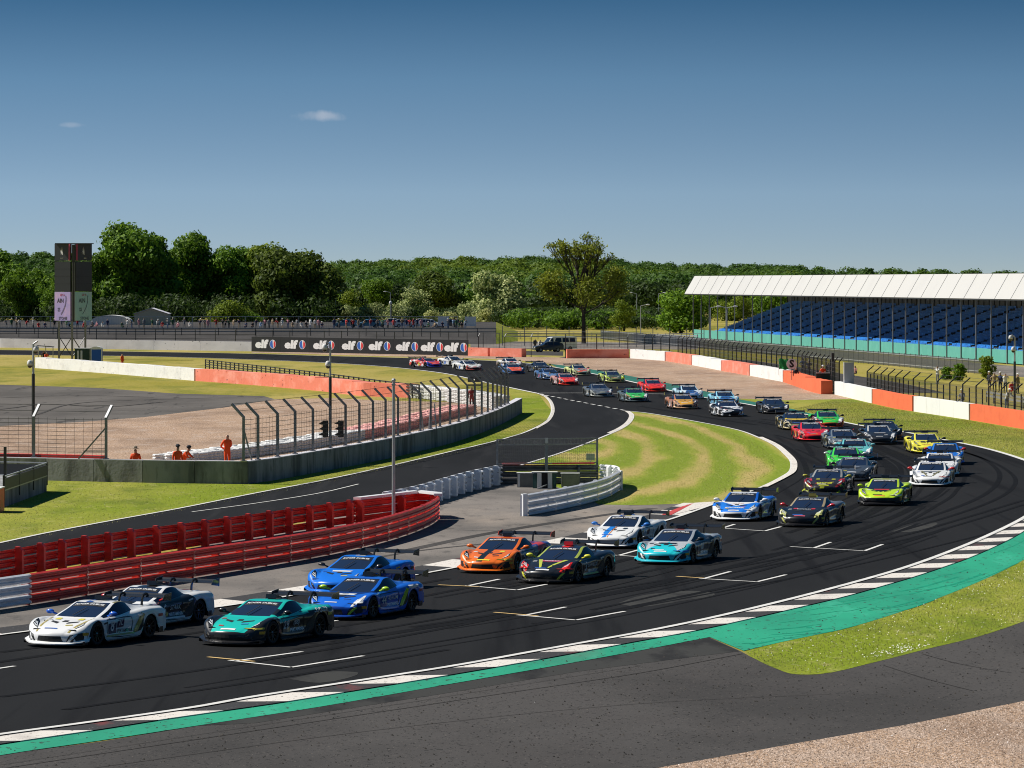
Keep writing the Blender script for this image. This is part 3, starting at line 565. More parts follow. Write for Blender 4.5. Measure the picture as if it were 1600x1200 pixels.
def make_body():
    bm = bmesh.new(); n = 10; rings = []
    for y in ST:
        S = section(y); ring = []
        for x, yy, z in S: ring.append(bm.verts.new((x, yy, z)))
        for x, yy, z in reversed(S[:-1]): ring.append(bm.verts.new((-x, yy, z)))
        rings.append(ring)
    Z = {z: i for i, z in enumerate(ZONES)}
    for k in range(len(ST) - 1):
        ym = (ST[k] + ST[k + 1]) / 2
        for i in range(18):
            j = i if i < 9 else 17 - i            # strip index 0..8 from sill to centre
            f = bm.faces.new((rings[k][i], rings[k + 1][i], rings[k + 1][i + 1], rings[k][i + 1]))
            if j <= 3:
                zn = 'fender_front' if ym < -.9 else ('door' if ym < .62 else 'fender_rear')
                if ym < -1.85: zn = 'bumper'
                if j == 0 and -1.0 < ym < .9: zn = 'skirt'
            elif j == 4: zn = 'fender_front' if ym < -1.0 else ('door' if ym < .4 else 'fender_rear')
            elif j == 5: zn = 'hood' if ym < -.97 else ('GLASSS' if ym < .62 else 'fender_rear')
            elif j == 6: zn = 'hood' if ym < -.97 else ('pillar' if ym < .9 else 'fender_rear')
            else: zn = 'hood' if ym < -1.0 else ('GLASSW' if ym < -.11 else ('roof' if ym < .8 else 'DECK'))
            f.material_index = Z[zn]; f.smooth = True
    # nose and tail closures
    for ring, front in ((rings[0], True), (rings[-1], False)):
        dy = -.05 if front else .04; prev = ring; zlow = ring[0].co.z
        for r_, (fz, off) in enumerate(((.55, dy), (.0, dy * .2))):
            cur = []
            for v in ring:
                z = zlow + (v.co.z - zlow) * fz; cur.append(bm.verts.new((v.co.x, v.co.y + off, z)) if v not in (ring[0], ring[-1]) else v)
            for i in range(18):
                vv = [prev[i], prev[i + 1], cur[i + 1], cur[i]]; q = []
                for v in vv:
                    if v not in q: q.append(v)
                if len(q) >= 3:
                    if not front: q.reverse()
                    try: f = bm.faces.new(q); f.material_index = Z['bumper'] if front else Z['fender_rear']; f.smooth = True
                    except ValueError: pass
            prev = cur
    bmesh.ops.recalc_face_normals(bm, faces=bm.faces)
    cl = bm.edges.layers.float.get('crease_edge') or bm.edges.layers.float.new('crease_edge')
    def cr_(a, b_, v):
        e = bm.edges.get((a, b_))
        if e: e[cl] = v
    for i in range(18): cr_(rings[0][i], rings[0][i + 1], .95)
    for k in range(len(ST) - 1):
        ym = (ST[k] + ST[k + 1]) / 2
        for i, v in ((3, .55), (15, .55), (4, .7), (14, .7), (5, .6), (13, .6), (6, .55), (12, .55), (1, .5), (17, .5)): cr_(rings[k][i], rings[k + 1][i], v)
    me = bpy.data.meshes.new('car_body'); bm.to_mesh(me); bm.free()
    ob = bpy.data.objects.new('t', me); COL.objects.link(ob); md = ob.modifiers.new('s', 'SUBSURF'); md.levels = 1; md.render_levels = 1
    dg = bpy.context.evaluated_depsgraph_get(); me2 = bpy.data.meshes.new_from_object(ob.evaluated_get(dg)); bpy.data.objects.remove(ob)
    return me2
FULL = make_body()
FV = [v.co.copy() for v in FULL.vertices]; FP = [(tuple(p.vertices), p.material_index) for p in FULL.polygons]
BVH = BVHTree.FromPolygons(FV, [p for p, _ in FP])
def sub_mesh(name, sel, mats, zone_slots=False, grow=0.0):
    idx = {}; vs_ = []; fs = []; mi = []
    for p, m in FP:
        if sel(p, m):
            q = []
            for i in p:
                if i not in idx:
                    idx[i] = len(vs_); vs_.append(FV[i])
                q.append(idx[i])
            fs.append(q); mi.append(m if zone_slots else 0)
    me = bpy.data.meshes.new(name); me.from_pydata(vs_, [], fs)
    for m_ in mats: me.materials.append(m_)
    me.polygons.foreach_set('material_index', mi); me.polygons.foreach_set('use_smooth', [True] * len(fs)); me.update(); return me
ZI = {z: i for i, z in enumerate(ZONES)}
def cen(p): return sum((FV[i] for i in p), Vector()) / len(p)
BODY_ME = sub_mesh('body', lambda p, m: m < 8, [M['white']] * 8, True)
GLW_ME = sub_mesh('windscreen', lambda p, m: m == ZI['GLASSW'], [M['glass']])
GLL_ME = sub_mesh('side_window', lambda p, m: m == ZI['GLASSS'] and cen(p).x < 0, [M['glass']])
GLR_ME = sub_mesh('side_window', lambda p, m: m == ZI['GLASSS'] and cen(p).x > 0, [M['glass']])
DECK_ME = sub_mesh('engine_cover', lambda p, m: m == ZI['DECK'], [M['carbon']])
def proj(vs_, d, off=.006):
    """lay flat artwork onto the body along direction d ('top', 'right', 'left', 'front')"""
    o = []
    for a, b_ in vs_:
        if d == 'top': org, dr = Vector((a, b_, 3)), Vector((0, 0, -1))
        elif d == 'right': org, dr = Vector((3, a, b_)), Vector((-1, 0, 0))
        elif d == 'left': org, dr = Vector((-3, a, b_)), Vector((1, 0, 0))
        else: org, dr = Vector((a, -4, b_)), Vector((0, 1, 0))
        h = BVH.ray_cast(org, dr)
        o.append((h[0] - dr * off) if h[0] is not None else Vector((a if d in ('top', 'front') else .93 * (1 if d == 'right' else -1), b_ if d == 'top' else (a if d != 'front' else -2.2), .5 if d == 'top' else b_)))
    return o
def grid_patch(quad, nu=6, nv=3):
    """bilinear subdivided quad in 2D"""
    a, b_, c, d = [Vector(q).to_2d() if len(q) > 2 else Vector(q) for q in quad]; vs_ = []; fs = []
    for j in range(nv + 1):
        for i in range(nu + 1):
            u, v = i / nu, j / nv; p = a.lerp(b_, u).lerp(d.lerp(c, u), v); vs_.append((p.x, p.y))
    for j in range(nv):
        for i in range(nu): fs.append((j * (nu + 1) + i, j * (nu + 1) + i + 1, (j + 1) * (nu + 1) + i + 1, (j + 1) * (nu + 1) + i))
    return vs_, fs
def decal(quad, d, off=.006, nu=6, nv=3):
    v, f = grid_patch(quad, nu, nv); b = MB(); b.add(proj(v, d, off), f); return b
TXT = {}
def text_decal(txt, cx, cy, size, d, off=.012, sx=1.0, bold=.012, rot=0):
    key = (txt, cx, cy, size, d, sx, rot)
    if key not in TXT:
        v, f = text_mesh(txt, 1.0, bold); P = []
        cs, sn_ = math.cos(rot), math.sin(rot)
        for x, y, z in v:
            x, y = x * size * sx, y * size; x, y = x * cs - y * sn_, x * sn_ + y * cs
            if d == 'right': P.append((cx + x, cy + y))     # seen from +x side, +y runs to the right
            elif d == 'left': P.append((cx - x, cy + y))
            else: P.append((cx + x, cy + y))
        b = MB(); b.add(proj(P, d, off), f); TXT[key] = b.mesh('lettering', M['white'])
    return TXT[key]
PM = {}
def paint(col, col2=None, mode=None, k=(0, 0, 0, 0), rough=.32, metal=0.0):
    key = (tuple(col), tuple(col2) if col2 else None, mode, tuple(k), rough, metal)
    if key in PM: return PM[key]
    m, nt, b = newmat('car_paint'); b.inputs['Roughness'].default_value = rough; b.inputs['Metallic'].default_value = metal
    b.inputs['Coat Weight'].default_value = .65; b.inputs['Specular IOR Level'].default_value = .25; b.inputs['Coat Roughness'].default_value = .06
    b.inputs['Base Color'].default_value = c4(col)
    if col2:
        tcn = N_(nt, 'ShaderNodeTexCoord'); sp = N_(nt, 'ShaderNodeSeparateXYZ'); nt.links.new(tcn.outputs['Object'], sp.inputs[0])
        if mode == 'plane':                        # second colour where kx|x| + ky y + kz z > k3
            ab = N_(nt, 'ShaderNodeMath', operation='ABSOLUTE'); nt.links.new(sp.outputs[0], ab.inputs[0])
            m1 = N_(nt, 'ShaderNodeMath', operation='MULTIPLY'); nt.links.new(ab.outputs[0], m1.inputs[0]); m1.inputs[1].default_value = k[0]
            m2 = N_(nt, 'ShaderNodeMath', operation='MULTIPLY_ADD'); nt.links.new(sp.outputs[1], m2.inputs[0]); m2.inputs[1].default_value = k[1]; nt.links.new(m1.outputs[0], m2.inputs[2])
            m3 = N_(nt, 'ShaderNodeMath', operation='MULTIPLY_ADD'); nt.links.new(sp.outputs[2], m3.inputs[0]); m3.inputs[1].default_value = k[2]; nt.links.new(m2.outputs[0], m3.inputs[2])
            gt = N_(nt, 'ShaderNodeMath', operation='GREATER_THAN'); nt.links.new(m3.outputs[0], gt.inputs[0]); gt.inputs[1].default_value = k[3]
        elif mode == 'stripe':                     # |x - k0| < k1
            m1 = N_(nt, 'ShaderNodeMath', operation='SUBTRACT'); nt.links.new(sp.outputs[0], m1.inputs[0]); m1.inputs[1].default_value = k[0]
            ab = N_(nt, 'ShaderNodeMath', operation='ABSOLUTE'); nt.links.new(m1.outputs[0], ab.inputs[0])
            gt = N_(nt, 'ShaderNodeMath', operation='LESS_THAN'); nt.links.new(ab.outputs[0], gt.inputs[0]); gt.inputs[1].default_value = k[1]
        elif mode == 'bands':                      # diagonal band |kx|x|+ky y+kz z - k3| < k4
            ab = N_(nt, 'ShaderNodeMath', operation='ABSOLUTE'); nt.links.new(sp.outputs[0], ab.inputs[0])
            m1 = N_(nt, 'ShaderNodeMath', operation='MULTIPLY'); nt.links.new(ab.outputs[0], m1.inputs[0]); m1.inputs[1].default_value = k[0]
            m2 = N_(nt, 'ShaderNodeMath', operation='MULTIPLY_ADD'); nt.links.new(sp.outputs[1], m2.inputs[0]); m2.inputs[1].default_value = k[1]; nt.links.new(m1.outputs[0], m2.inputs[2])
            m3 = N_(nt, 'ShaderNodeMath', operation='MULTIPLY_ADD'); nt.links.new(sp.outputs[2], m3.inputs[0]); m3.inputs[1].default_value = k[2]; nt.links.new(m2.outputs[0], m3.inputs[2])
            m4 = N_(nt, 'ShaderNodeMath', operation='SUBTRACT'); nt.links.new(m3.outputs[0], m4.inputs[0]); m4.inputs[1].default_value = k[3]
            ab2 = N_(nt, 'ShaderNodeMath', operation='ABSOLUTE'); nt.links.new(m4.outputs[0], ab2.inputs[0])
            gt = N_(nt, 'ShaderNodeMath', operation='LESS_THAN'); nt.links.new(ab2.outputs[0], gt.inputs[0]); gt.inputs[1].default_value = k[4]
        else:                                      # 'shards': hard-edged cells of the second colour
            vo = N_(nt, 'ShaderNodeTexVoronoi'); vo.inputs['Scale'].default_value = k[0]; nt.links.new(tcn.outputs['Object'], vo.inputs['Vector'])
            sp2 = N_(nt, 'ShaderNodeSeparateColor'); nt.links.new(vo.outputs['Color'], sp2.inputs[0])
            gt = N_(nt, 'ShaderNodeMath', operation='GREATER_THAN'); nt.links.new(sp2.outputs[0], gt.inputs[0]); gt.inputs[1].default_value = k[1]
        mx = N_(nt, 'ShaderNodeMix', data_type='RGBA'); nt.links.new(gt.outputs[0], mx.inputs[0]); mx.inputs[6].default_value = c4(col); mx.inputs[7].default_value = c4(col2)
        nt.links.new(mx.outputs[2], b.inputs['Base Color'])
    PM[key] = m; return m

def wheel_meshes():
    b = MB(); b.lathe([(.20, -.14), (.31, -.14), (.335, -.10), (.335, .10), (.31, .14), (.245, .14), (.235, .05), (.20, .04)], (0, 0, 0), 22, axis='x'); ty = b.mesh('tyre', M['tyre'], smooth=True)
    b = MB(); b.lathe([(.235, .06), (.245, .135), (.225, .135), (.215, .06), (.05, .045), (.05, .10)], (0, 0, 0), 18, axis='x', mi=0)
    for i in range(10):
        an = 2 * math.pi * i / 10; c, s = math.cos(an), math.sin(an)
        b.bar((.10, c * .05, s * .05), (.125, c * .225, s * .225), .022, 4, mi=0)
    b.ball((.10, 0, 0), (.03, .045, .045), 1, 8, 4)
    rm = b.mesh('rim', [M['rim'], M['tread']])
    return ty, rm
TY, RM = wheel_meshes()
def mk(name, me, parent, loc=(0, 0, 0), rz=0):
    o = bpy.data.objects.new(name, me); COL.objects.link(o); o.parent = parent; o.location = loc; o.rotation_euler = (0, 0, rz); return o
def make_car():
    t = thing('race_car', 'race car', 'race car')
    mk('body', BODY_ME, t); mk('windscreen', GLW_ME, t); mk('side_window', GLL_ME, t); mk('side_window', GLR_ME, t); mk('engine_cover', DECK_ME, t)
    for sx in (1, -1):
        for ay in (AX_F, AX_R):
            wv = mk('wheel', TY, t, (.805 * sx, ay, .335), 0 if sx > 0 else math.pi); mk('rim', RM, wv)
    b = MB(); b.box((0, -.05, .30), (1.30, 3.9, .36)); b.box((0, 0, .16), (1.75, 1.5, .12)); b.box((0, -1.30, .40), (1.28, .8, .24)); b.box((0, 1.26, .48), (1.28, .8, .36)); b.build('underbody', M['black'], t, local=True)
    # splitter follows the nose in plan
    b = MB(); pl = []
    for i in range(13):
        x = -.93 + 1.86 * i / 12; pl.append((x, -2.40 + .42 * abs(x / .93) ** 2.4))
    top = [Vector((x, y, .085)) for x, y in pl]; bk = [Vector((x, -1.85, .085)) for x, y in pl]; lt = [Vector((x, y, .06)) for x, y in pl]; lb = [Vector((x, -1.85, .06)) for x, y in pl]
    b.strip(top, bk); b.strip(lt, lb); b.strip(top, lt)
    for sx in (-1, 1): b.box((sx * .915, -1.93, .12), (.02, .22, .09))
    b.build('splitter', M['carbon'], t, local=True)
    # flared lower lip in body colour, wider than the nose
    b = MB(); pl = []
    for i in range(17):
        x = -1.0 + 2.0 * i / 16; u = abs(x); pl.append((x, -2.37 + .50 * u ** 2.6, .105 + .10 * max(0, u - .55) ** 1.2 * 2))
    b.strip([Vector((x, y, z)) for x, y, z in pl], [Vector((x * .93, y + .20, z + .09)) for x, y, z in pl]); b.strip([Vector((x, y, z - .03)) for x, y, z in pl], [Vector((x, y, z)) for x, y, z in pl])
    b.build('bumper_lip', M['white'], t, local=True)
    # intakes in the nose
    v, f = grid_patch([(-.40, .14), (.40, .14), (.34, .31), (-.34, .31)], 6, 2); b = MB(); b.add(proj(v, 'front', .008), f); b.build('grille', M['black'], t, local=True)
    for sx in (-1, 1):
        v, f = grid_patch([(sx * .47, .14), (sx * .92, .15), (sx * .90, .42), (sx * .56, .34)], 5, 3); b = MB(); b.add(proj(v, 'front', .008), f); b.build('air_intake', M['black'], t, local=True)
        # blade across the corner intake
        v, f = grid_patch([(sx * .50, .14), (sx * .57, .14), (sx * .74, .36), (sx * .67, .37)], 3, 3); b = MB(); b.add(proj(v, 'front', .03), f); o = b.build('intake_blade', M['white'], t, local=True)
        # headlight: dark pod with a Y of pale light strips
        b = decal([(sx * .56, -1.93), (sx * .79, -1.80), (sx * .80, -1.50), (sx * .70, -1.60)], 'top', .006, 5, 5); hl = b.build('headlight', M['blackgloss'], t, local=True)
        b = MB()
        for q in ([(sx * .585, -1.915), (sx * .61, -1.90), (sx * .73, -1.68), (sx * .715, -1.66)], [(sx * .68, -1.74), (sx * .70, -1.77), (sx * .775, -1.72), (sx * .77, -1.68)], [(sx * .64, -1.83), (sx * .655, -1.86), (sx * .77, -1.79), (sx * .76, -1.76)]):
            v, f = grid_patch(q, 3, 2); b.add(proj(v, 'top', .014), f)
        b.build('light_strip', M['lamp'], hl, local=True)
        # mirror on a stalk
        b = MB(); b.ball((sx * .985, -.66, .845), (.125, .075, .068), 0, 10, 6); b.bar((sx * .78, -.62, .77), (sx * .96, -.64, .83), .030, 5); b.build('mirror', M['white'], t, smooth=True, local=True)
        # hood vent
        b = decal([(sx * .14, -1.66), (sx * .42, -1.50), (sx * .42, -1.40), (sx * .14, -1.52)], 'top', .006, 4, 2); b.build('hood_vent', M['black'], t, local=True)
        # side intake behind the door
        b = decal([(.42, .20), (.88, .30), (.90, .70), (.62, .48)], 'right' if sx > 0 else 'left', .008, 4, 4); b.build('side_intake', M['black'], t, local=True)
        # door shut line
        b = MB(); dl_ = [(-.80, .24), (-.84, .50), (-.80, .68), (-.20, .69), (.36, .70), (.46, .52), (.40, .26)]
        for (y0, z0), (y1, z1) in zip(dl_, dl_[1:]):
            L_ = math.hypot(y1 - y0, z1 - z0); ny, nz = -(z1 - z0) / L_ * .010, (y1 - y0) / L_ * .010
            v, f = grid_patch([(y0 - ny, z0 - nz), (y1 - ny, z1 - nz), (y1 + ny, z1 + nz), (y0 + ny, z0 + nz)], 4, 1); b.add(proj(v, 'right' if sx > 0 else 'left', .007), f)
        b.build('door_seam', M['black'], t, local=True)
        # skirt blade
        b = MB(); b.box((sx * .93, -.1, .10), (.10, 1.7, .03)); b.build('side_skirt', M['carbon'], t, local=True)
        b = MB(); b.box((sx * .965, 1.76, .22), (.03, .22, .16)); b.build('wheel_arch_blade', M['carbon'], t, local=True)
    b = decal([(-.09, -1.50), (.09, -1.50), (.07, -1.36), (-.07, -1.36)], 'top', .008, 2, 2); b.build('hood_badge', M['black'], t, local=True)
    # roof scoop
    b = MB(); b.add([(-.16, .22, 1.14), (.16, .22, 1.14), (.15, .24, 1.27), (-.15, .24, 1.27), (-.12, .95, 1.04), (.12, .95, 1.04), (.06, .92, 1.10), (-.06, .92, 1.10)],
          [(0, 1, 2, 3), (1, 5, 6, 2), (5, 4, 7, 6), (4, 0, 3, 7), (3, 2, 6, 7), (0, 4, 5, 1)]); b.build('roof_scoop', M['carbon'], t, local=True)
    # rear wing with swan-neck mounts
    b = MB(); pr = [(-.17, .0), (-.13, .028), (-.02, .034), (.10, .045), (.17, .085), (.165, .095), (.08, .025), (-.04, .002), (-.14, -.012)]
    nn = len(pr); vs_ = [(x, 2.12 + a, 1.105 + b_) for x in (-.93, .93) for a, b_ in pr]
    b.add(vs_, [(i, (i + 1) % nn, nn + (i + 1) % nn, nn + i) for i in range(nn)] + [tuple(range(nn)), tuple(range(2 * nn - 1, nn - 1, -1))]); wg = b.build('rear_wing', M['carbon'], t, local=True)
    for sx in (-1, 1):
        b = MB(); b.add([(sx * .935 + dx, y, z) for dx in (0, .018) for y, z in ((1.90, 1.05), (2.34, .99), (2.36, 1.24), (1.98, 1.19))], [(0, 1, 2, 3), (7, 6, 5, 4), (0, 4, 5, 1), (1, 5, 6, 2), (2, 6, 7, 3), (3, 7, 4, 0)]); b.build('end_plate', M['carbon'], wg, local=True)
        b = MB(); cv = [(1.78, .86), (1.80, 1.05), (1.86, 1.17), (1.97, 1.205), (2.07, 1.18), (2.10, 1.12)]
        for (y0, z0), (y1, z1) in zip(cv, cv[1:]): b.beam((sx * .36, y0, z0), (sx * .36, y1, z1), .035, .07)
        b.build('wing_mount', M['carbon'], wg, local=True)
    # tail panel and diffuser
    b = MB(); b.box((0, 2.22, .56), (1.5, .06, .34)); b.box((0, 2.15, .22), (1.5, .35, .20)); b.build('tail_panel', M['black'], t, local=True)
    for sx in (-1, 1):
        b = MB(); b.box((sx * .62, 2.262, .70), (.34, .02, .06)); b.build('tail_lamp', plain_red, t, local=True)
    # windscreen banner
    b = decal([(-.50, -.34), (.50, -.34), (.47, -.16), (-.47, -.16)], 'top', .006, 8, 3); bn = b.build('windscreen_banner', M['black'], t, local=True)
    mk('banner_lettering', text_decal('ROGER DUBUIS', 0, -.25, .115, 'top', .016, 1.1, .02), bn)
    b = MB(); b.beam((-.05, -1.02, .80), (.10, -.55, .99), .022, .012); b.build('wiper', M['black'], t, local=True)
    return t
plain_red = plain('tail_lamp_red', (.4, .01, .01), .3, coat=.5)
number_quads = {}
def panel_mesh(side):
    if side not in number_quads: number_quads[side] = decal([(-.76, .28), (-.34, .28), (-.34, .68), (-.76, .68)], side, .010, 3, 3).mesh('number_panel', M['black'])
    return number_quads[side]
BLOCKS = {}
def block(key, quad, d, off=.011):
    if key not in BLOCKS: BLOCKS[key] = decal(quad, d, off, 6, 3).mesh('sticker', M['white'])
    return BLOCKS[key]
PROTO = make_car()
PROTO_KIDS = list(PROTO.children)
W, K = (.80, .80, .79), (.014, .014, .016)
GOLD, BLUE, DBLUE, TEAL, ORANGE, RED, LIME, GREEN, YEL, GREY, LBLUE = (.42, .34, .10), (.012, .13, .62), (.012, .045, .30), (.015, .50, .42), (.80, .16, .015), (.70, .018, .014), (.50, .72, .02), (.03, .52, .07), (.80, .68, .05), (.10, .12, .15), (.26, .58, .74)
DGREY = (.045, .05, .06)
def car(front, phi, label, z, mirror=K, num=None, numbg=None, extra=(), light=None, blade=None, first=False, banner=None, scoop=None, wing=None):
    """front = ground reading below the middle of the nose; phi = heading in degrees left of straight towards the viewer"""
    th = -R(phi); f = G(front[0], front[1], .075); f.z = 0; d = Vector((math.sin(th), -math.cos(th), 0))
    t = copy_tree(PROTO)
    t.location = f - d * 2.36 + Vector((0, 0, .034)); t.rotation_euler = (0, 0, th); t.scale = (1.03, 1.0, .955); t['label'] = label; t['group'] = 'race cars streaming out of the bend'
    mb = z.get('all'); n = 0
    for ch in t.children:
        nm = ch.name.split('.')[0]
        if nm == 'body':
            for i, zn in enumerate(ZONES[:8]):
                ch.material_slots[i].link = 'OBJECT'; ch.material_slots[i].material = z.get(zn, mb)
        def setm(c, m): c.material_slots[0].link = 'OBJECT'; c.material_slots[0].material = m
        if nm == 'mirror': setm(ch, paint(mirror))
        if nm == 'bumper_lip': setm(ch, z.get('bumper', mb))
        if nm == 'intake_blade': setm(ch, paint(blade) if blade else z.get('bumper', mb))
        if nm == 'windscreen_banner' and banner:
            setm(ch, paint(banner[0]))
            for c2 in ch.children: setm(c2, paint(banner[1]))
        if nm == 'roof_scoop' and scoop: setm(ch, paint(scoop))
        if nm == 'rear_wing' and wing:
            for c2 in ch.children:
                if c2.name.startswith('end_plate'): setm(c2, paint(wing))
    for sd_ in ('right', 'left'):
        if num:
            pn = mk('number_panel', panel_mesh(sd_), t)
            pn.material_slots[0].link = 'OBJECT'; pn.material_slots[0].material = paint(numbg or K)
            o = mk('race_number', text_decal(num, -.55, .48, .42 if len(num) < 2 else .33, sd_, .018, 1, .02), pn)
            o.material_slots[0].link = 'OBJECT'; o.material_slots[0].material = paint(W)
    rs = random.Random(int(front[0] * 7)); small = []
    for key, quad, dd in (('s1', [(-.62, -1.36), (-.48, -1.36), (-.48, -1.28), (-.62, -1.28)], 'top'), ('s2', [(.20, -1.80), (.40, -1.76), (.40, -1.70), (.20, -1.74)], 'top'), ('s3', [(-.40, -1.92), (-.24, -1.96), (-.24, -1.90), (-.40, -1.86)], 'top'),
                          ('s4', [(-1.02, .56), (-.84, .58), (-.84, .63), (-1.02, .61)], 'right'), ('s5', [(.66, .66), (.86, .70), (.86, .75), (.66, .71)], 'right'), ('s6', [(1.62, .60), (1.90, .60), (1.90, .68), (1.62, .68)], 'right'), ('s7', [(-1.98, .44), (-1.78, .46), (-1.78, .51), (-1.98, .49)], 'right'),
                          ('s8', [(-1.02, .30), (-.86, .30), (-.86, .38), (-1.02, .38)], 'right'), ('s9', [(-.30, -2.02), (.10, -2.04), (.10, -1.99), (-.30, -1.97)], 'top'), ('s10', [(-.02, .20), (.30, .20), (.30, .55), (-.02, .55)], 'left'), ('s11', [(-.18, .05), (.16, .05), (.16, .15), (-.18, .15)], 'top')):
        if rs.random() < .72: small.append(('blk', rs.choice(((.75, .75, .74), (.75, .75, .74), (.02, .02, .03), (.6, .5, .06), (.5, .05, .04), (.05, .15, .5))), key, quad, dd))
    if phi < 9: small.append(st(rs.choice(((.75, .4, .05), (.7, .7, .7))), 'pirelli'))
    for ex in list(extra) + small:
        if ex[0] == 'txt': o = mk('lettering', text_decal(*ex[2:]), t)
        else: o = mk('sticker', block(ex[2], ex[3], ex[4]), t)
        o.material_slots[0].link = 'OBJECT'; o.material_slots[0].material = ex[1] if not isinstance(ex[1], tuple) else paint(ex[1])
    return t
# stock artwork pieces: (kind, colour, ...)
def st(col, name):
    Q = {'pirelli': ('pirelli', [(-1.92, .32), (-1.78, .32), (-1.76, .40), (-1.92, .40)], 'right'),
         'sill': ('sill', [(-.90, .20), (.50, .20), (.50, .25), (-.90, .25)], 'right'),
         'door_blk': ('door_blk', [(-.30, .42), (.04, .43), (.04, .66), (-.30, .65)], 'right'),
         'door_blk2': ('door_blk2', [(-.30, .28), (.22, .30), (.22, .40), (-.30, .38)], 'right'),
         'quarter': ('quarter', [(.95, .74), (1.55, .76), (1.55, .84), (.98, .84)], 'right'),
         'nose': ('nose', [(-.22, -2.16), (.22, -2.16), (.22, -2.08), (-.22, -2.08)], 'top'),
         'hood_c': ('hood_c', [(-.30, -1.34), (.30, -1.34), (.34, -1.18), (-.34, -1.18)], 'top'),
         'stripe_l': ('stripe_l', [(-.30, -2.22), (-.10, -2.22), (-.08, -1.02), (-.28, -1.02)], 'top'),
         'stripe_l2': ('stripe_l2', [(-.06, -2.22), (-.02, -2.22), (-.02, -1.02), (-.05, -1.02)], 'top'),
         'stripe_roof': ('stripe_roof', [(-.24, -.08), (-.04, -.08), (-.04, .78), (-.22, .78)], 'top'),
         'edge_r': ('edge_r', [(.46, -2.10), (.52, -2.10), (.70, -1.05), (.62, -1.05)], 'top'),
         'edge_l': ('edge_l', [(-.52, -2.10), (-.46, -2.10), (-.62, -1.05), (-.70, -1.05)], 'top'),
         'fend_r': ('fend_r', [(.58, -1.48), (.86, -1.55), (.84, -1.05), (.66, -1.05)], 'top'),
         'fend_l': ('fend_l', [(-.86, -1.55), (-.58, -1.48), (-.66, -1.05), (-.84, -1.05)], 'top'),
         'fl': ('fl', [(-.84, -1.98), (-.56, -2.10), (-.60, -1.72), (-.84, -1.62)], 'top'),
         'fr': ('fr', [(.56, -2.10), (.84, -1.98), (.84, -1.62), (.60, -1.72)], 'top'),
         'hook_l': ('hook_l', [(-.44, -1.30), (-.26, -1.30), (-.28, -1.12), (-.42, -1.12)], 'top'), 'hook_r': ('hook_r', [(.26, -1.30), (.44, -1.30), (.42, -1.12), (.28, -1.12)], 'top'),
         'band_r': ('band_r', [(.45, .24), (.62, .24), (.95, .72), (.80, .78)], 'right'),
         'v_l': ('v_l', [(-.50, -1.10), (-.36, -1.10), (-.10, -1.95), (-.16, -1.98)], 'top'), 'v_r': ('v_r', [(.36, -1.10), (.50, -1.10), (.16, -1.98), (.10, -1.95)], 'top'),
         'hood_tri': ('hood_tri', [(-.42, -1.10), (.42, -1.10), (.10, -1.9), (-.10, -1.9)], 'top'),
         'arch_f': ('arch_f', [(-1.80, .58), (-1.62, .66), (-1.56, .72), (-1.84, .62)], 'right')}
    return ('blk', col) + Q[name]
PERT = lambda c: ('txt', c, 'PERTAMINA', .06, .32, .135, 'right', .016, 1.0, .02)
SPN = lambda c, s: ('txt', c, s, .04, .52, .19, 'right', .016, 1.0, .015)
P_ = paint
STD = [st((.75, .38, .04), 'pirelli')]
car((73, 1009), 27, 'white and gold race car with blue mirrors and number 8, leading the field', dict(all=P_(W), skirt=P_(W), pillar=P_(W, (.3, .26, .1), 'plane', (0, 1, 0, .0))), mirror=(.02, .12, .6), num='8', numbg=(.02, .03, .09), first=True,
    extra=STD + [st(GOLD, 'edge_r'), st(GOLD, 'edge_l'), st(GOLD, 'sill'), st(GOLD, 'band_r'), PERT(K), st((.05, .02, .08), 'door_blk'), st((.03, .1, .4), 'stripe_roof'), st(YEL, 'hook_l'), st(YEL, 'hook_r'),
                 ('txt', W, '1L', -.13, .55, .22, 'right', .022, 1, .02), ('txt', K, 'PERTAMINA', .15, .70, .06, 'right', .016, 1, .005)])
c1 = G(73, 1009); p2 = c1 + Vector((.95, 5.4, 0)); s2 = FOC / p2.y
car((800 + p2.x * s2, 440 + 9.8 * s2), 27, 'black and white race car half hidden behind the white and gold leader', dict(all=P_(K), hood=P_(W, K, 'stripe', (0, .25)), fender_rear=P_(W, K, 'plane', (0, -1.0, -1.2, -1.85)), fender_front=P_(W), pillar=P_(W), roof=P_(W, K, 'stripe', (0, .3)), door=P_(K), skirt=P_(W)), mirror=(.7, .02, .02), num='6',
    extra=STD + [PERT(W), SPN(W, 'STARK'), st(W, 'sill')])
car((349, 1007), 26, 'black race car with a teal bonnet and roof and number 29 on its door', dict(all=P_(K), hood=P_(TEAL), roof=P_(TEAL), pillar=P_(TEAL, K, 'plane', (0, -1, 0, .45)), fender_rear=P_(K, TEAL, 'plane', (0, 0, 1, .80)), door=P_(K, TEAL, 'plane', (0, -.12, 1, .66))), num='29', numbg=(.05, .055, .06),
    extra=STD + [PERT(W), SPN(W, '(BB)'), ('txt', W, 'LOQUDA', 1.25, .79, .17, 'right', .016, 1, .02), st(W, 'nose')])
car((513, 966), 24, 'blue race car with lime mirrors and number 44 on its door', dict(all=P_(BLUE), hood=P_(BLUE, (.006, .03, .16), 'plane', (-1, 1, 0, -1.62)), bumper=P_((.008, .05, .28)), fender_front=P_(BLUE)), mirror=(.45, .7, .02), num='44', numbg=(.01, .05, .3), blade=(.4, .6, .03),
    extra=[st((.8, .35, .03), 'pirelli'), PERT(W), SPN(W, 'AURUM'), st((.4, .6, .03), 'band_r'), st(W, 'quarter'), st(W, 'hood_c'), st(W, 'fr'), ('txt', K, '1069', 0, -1.26, .10, 'top', .016, 1, .02)])
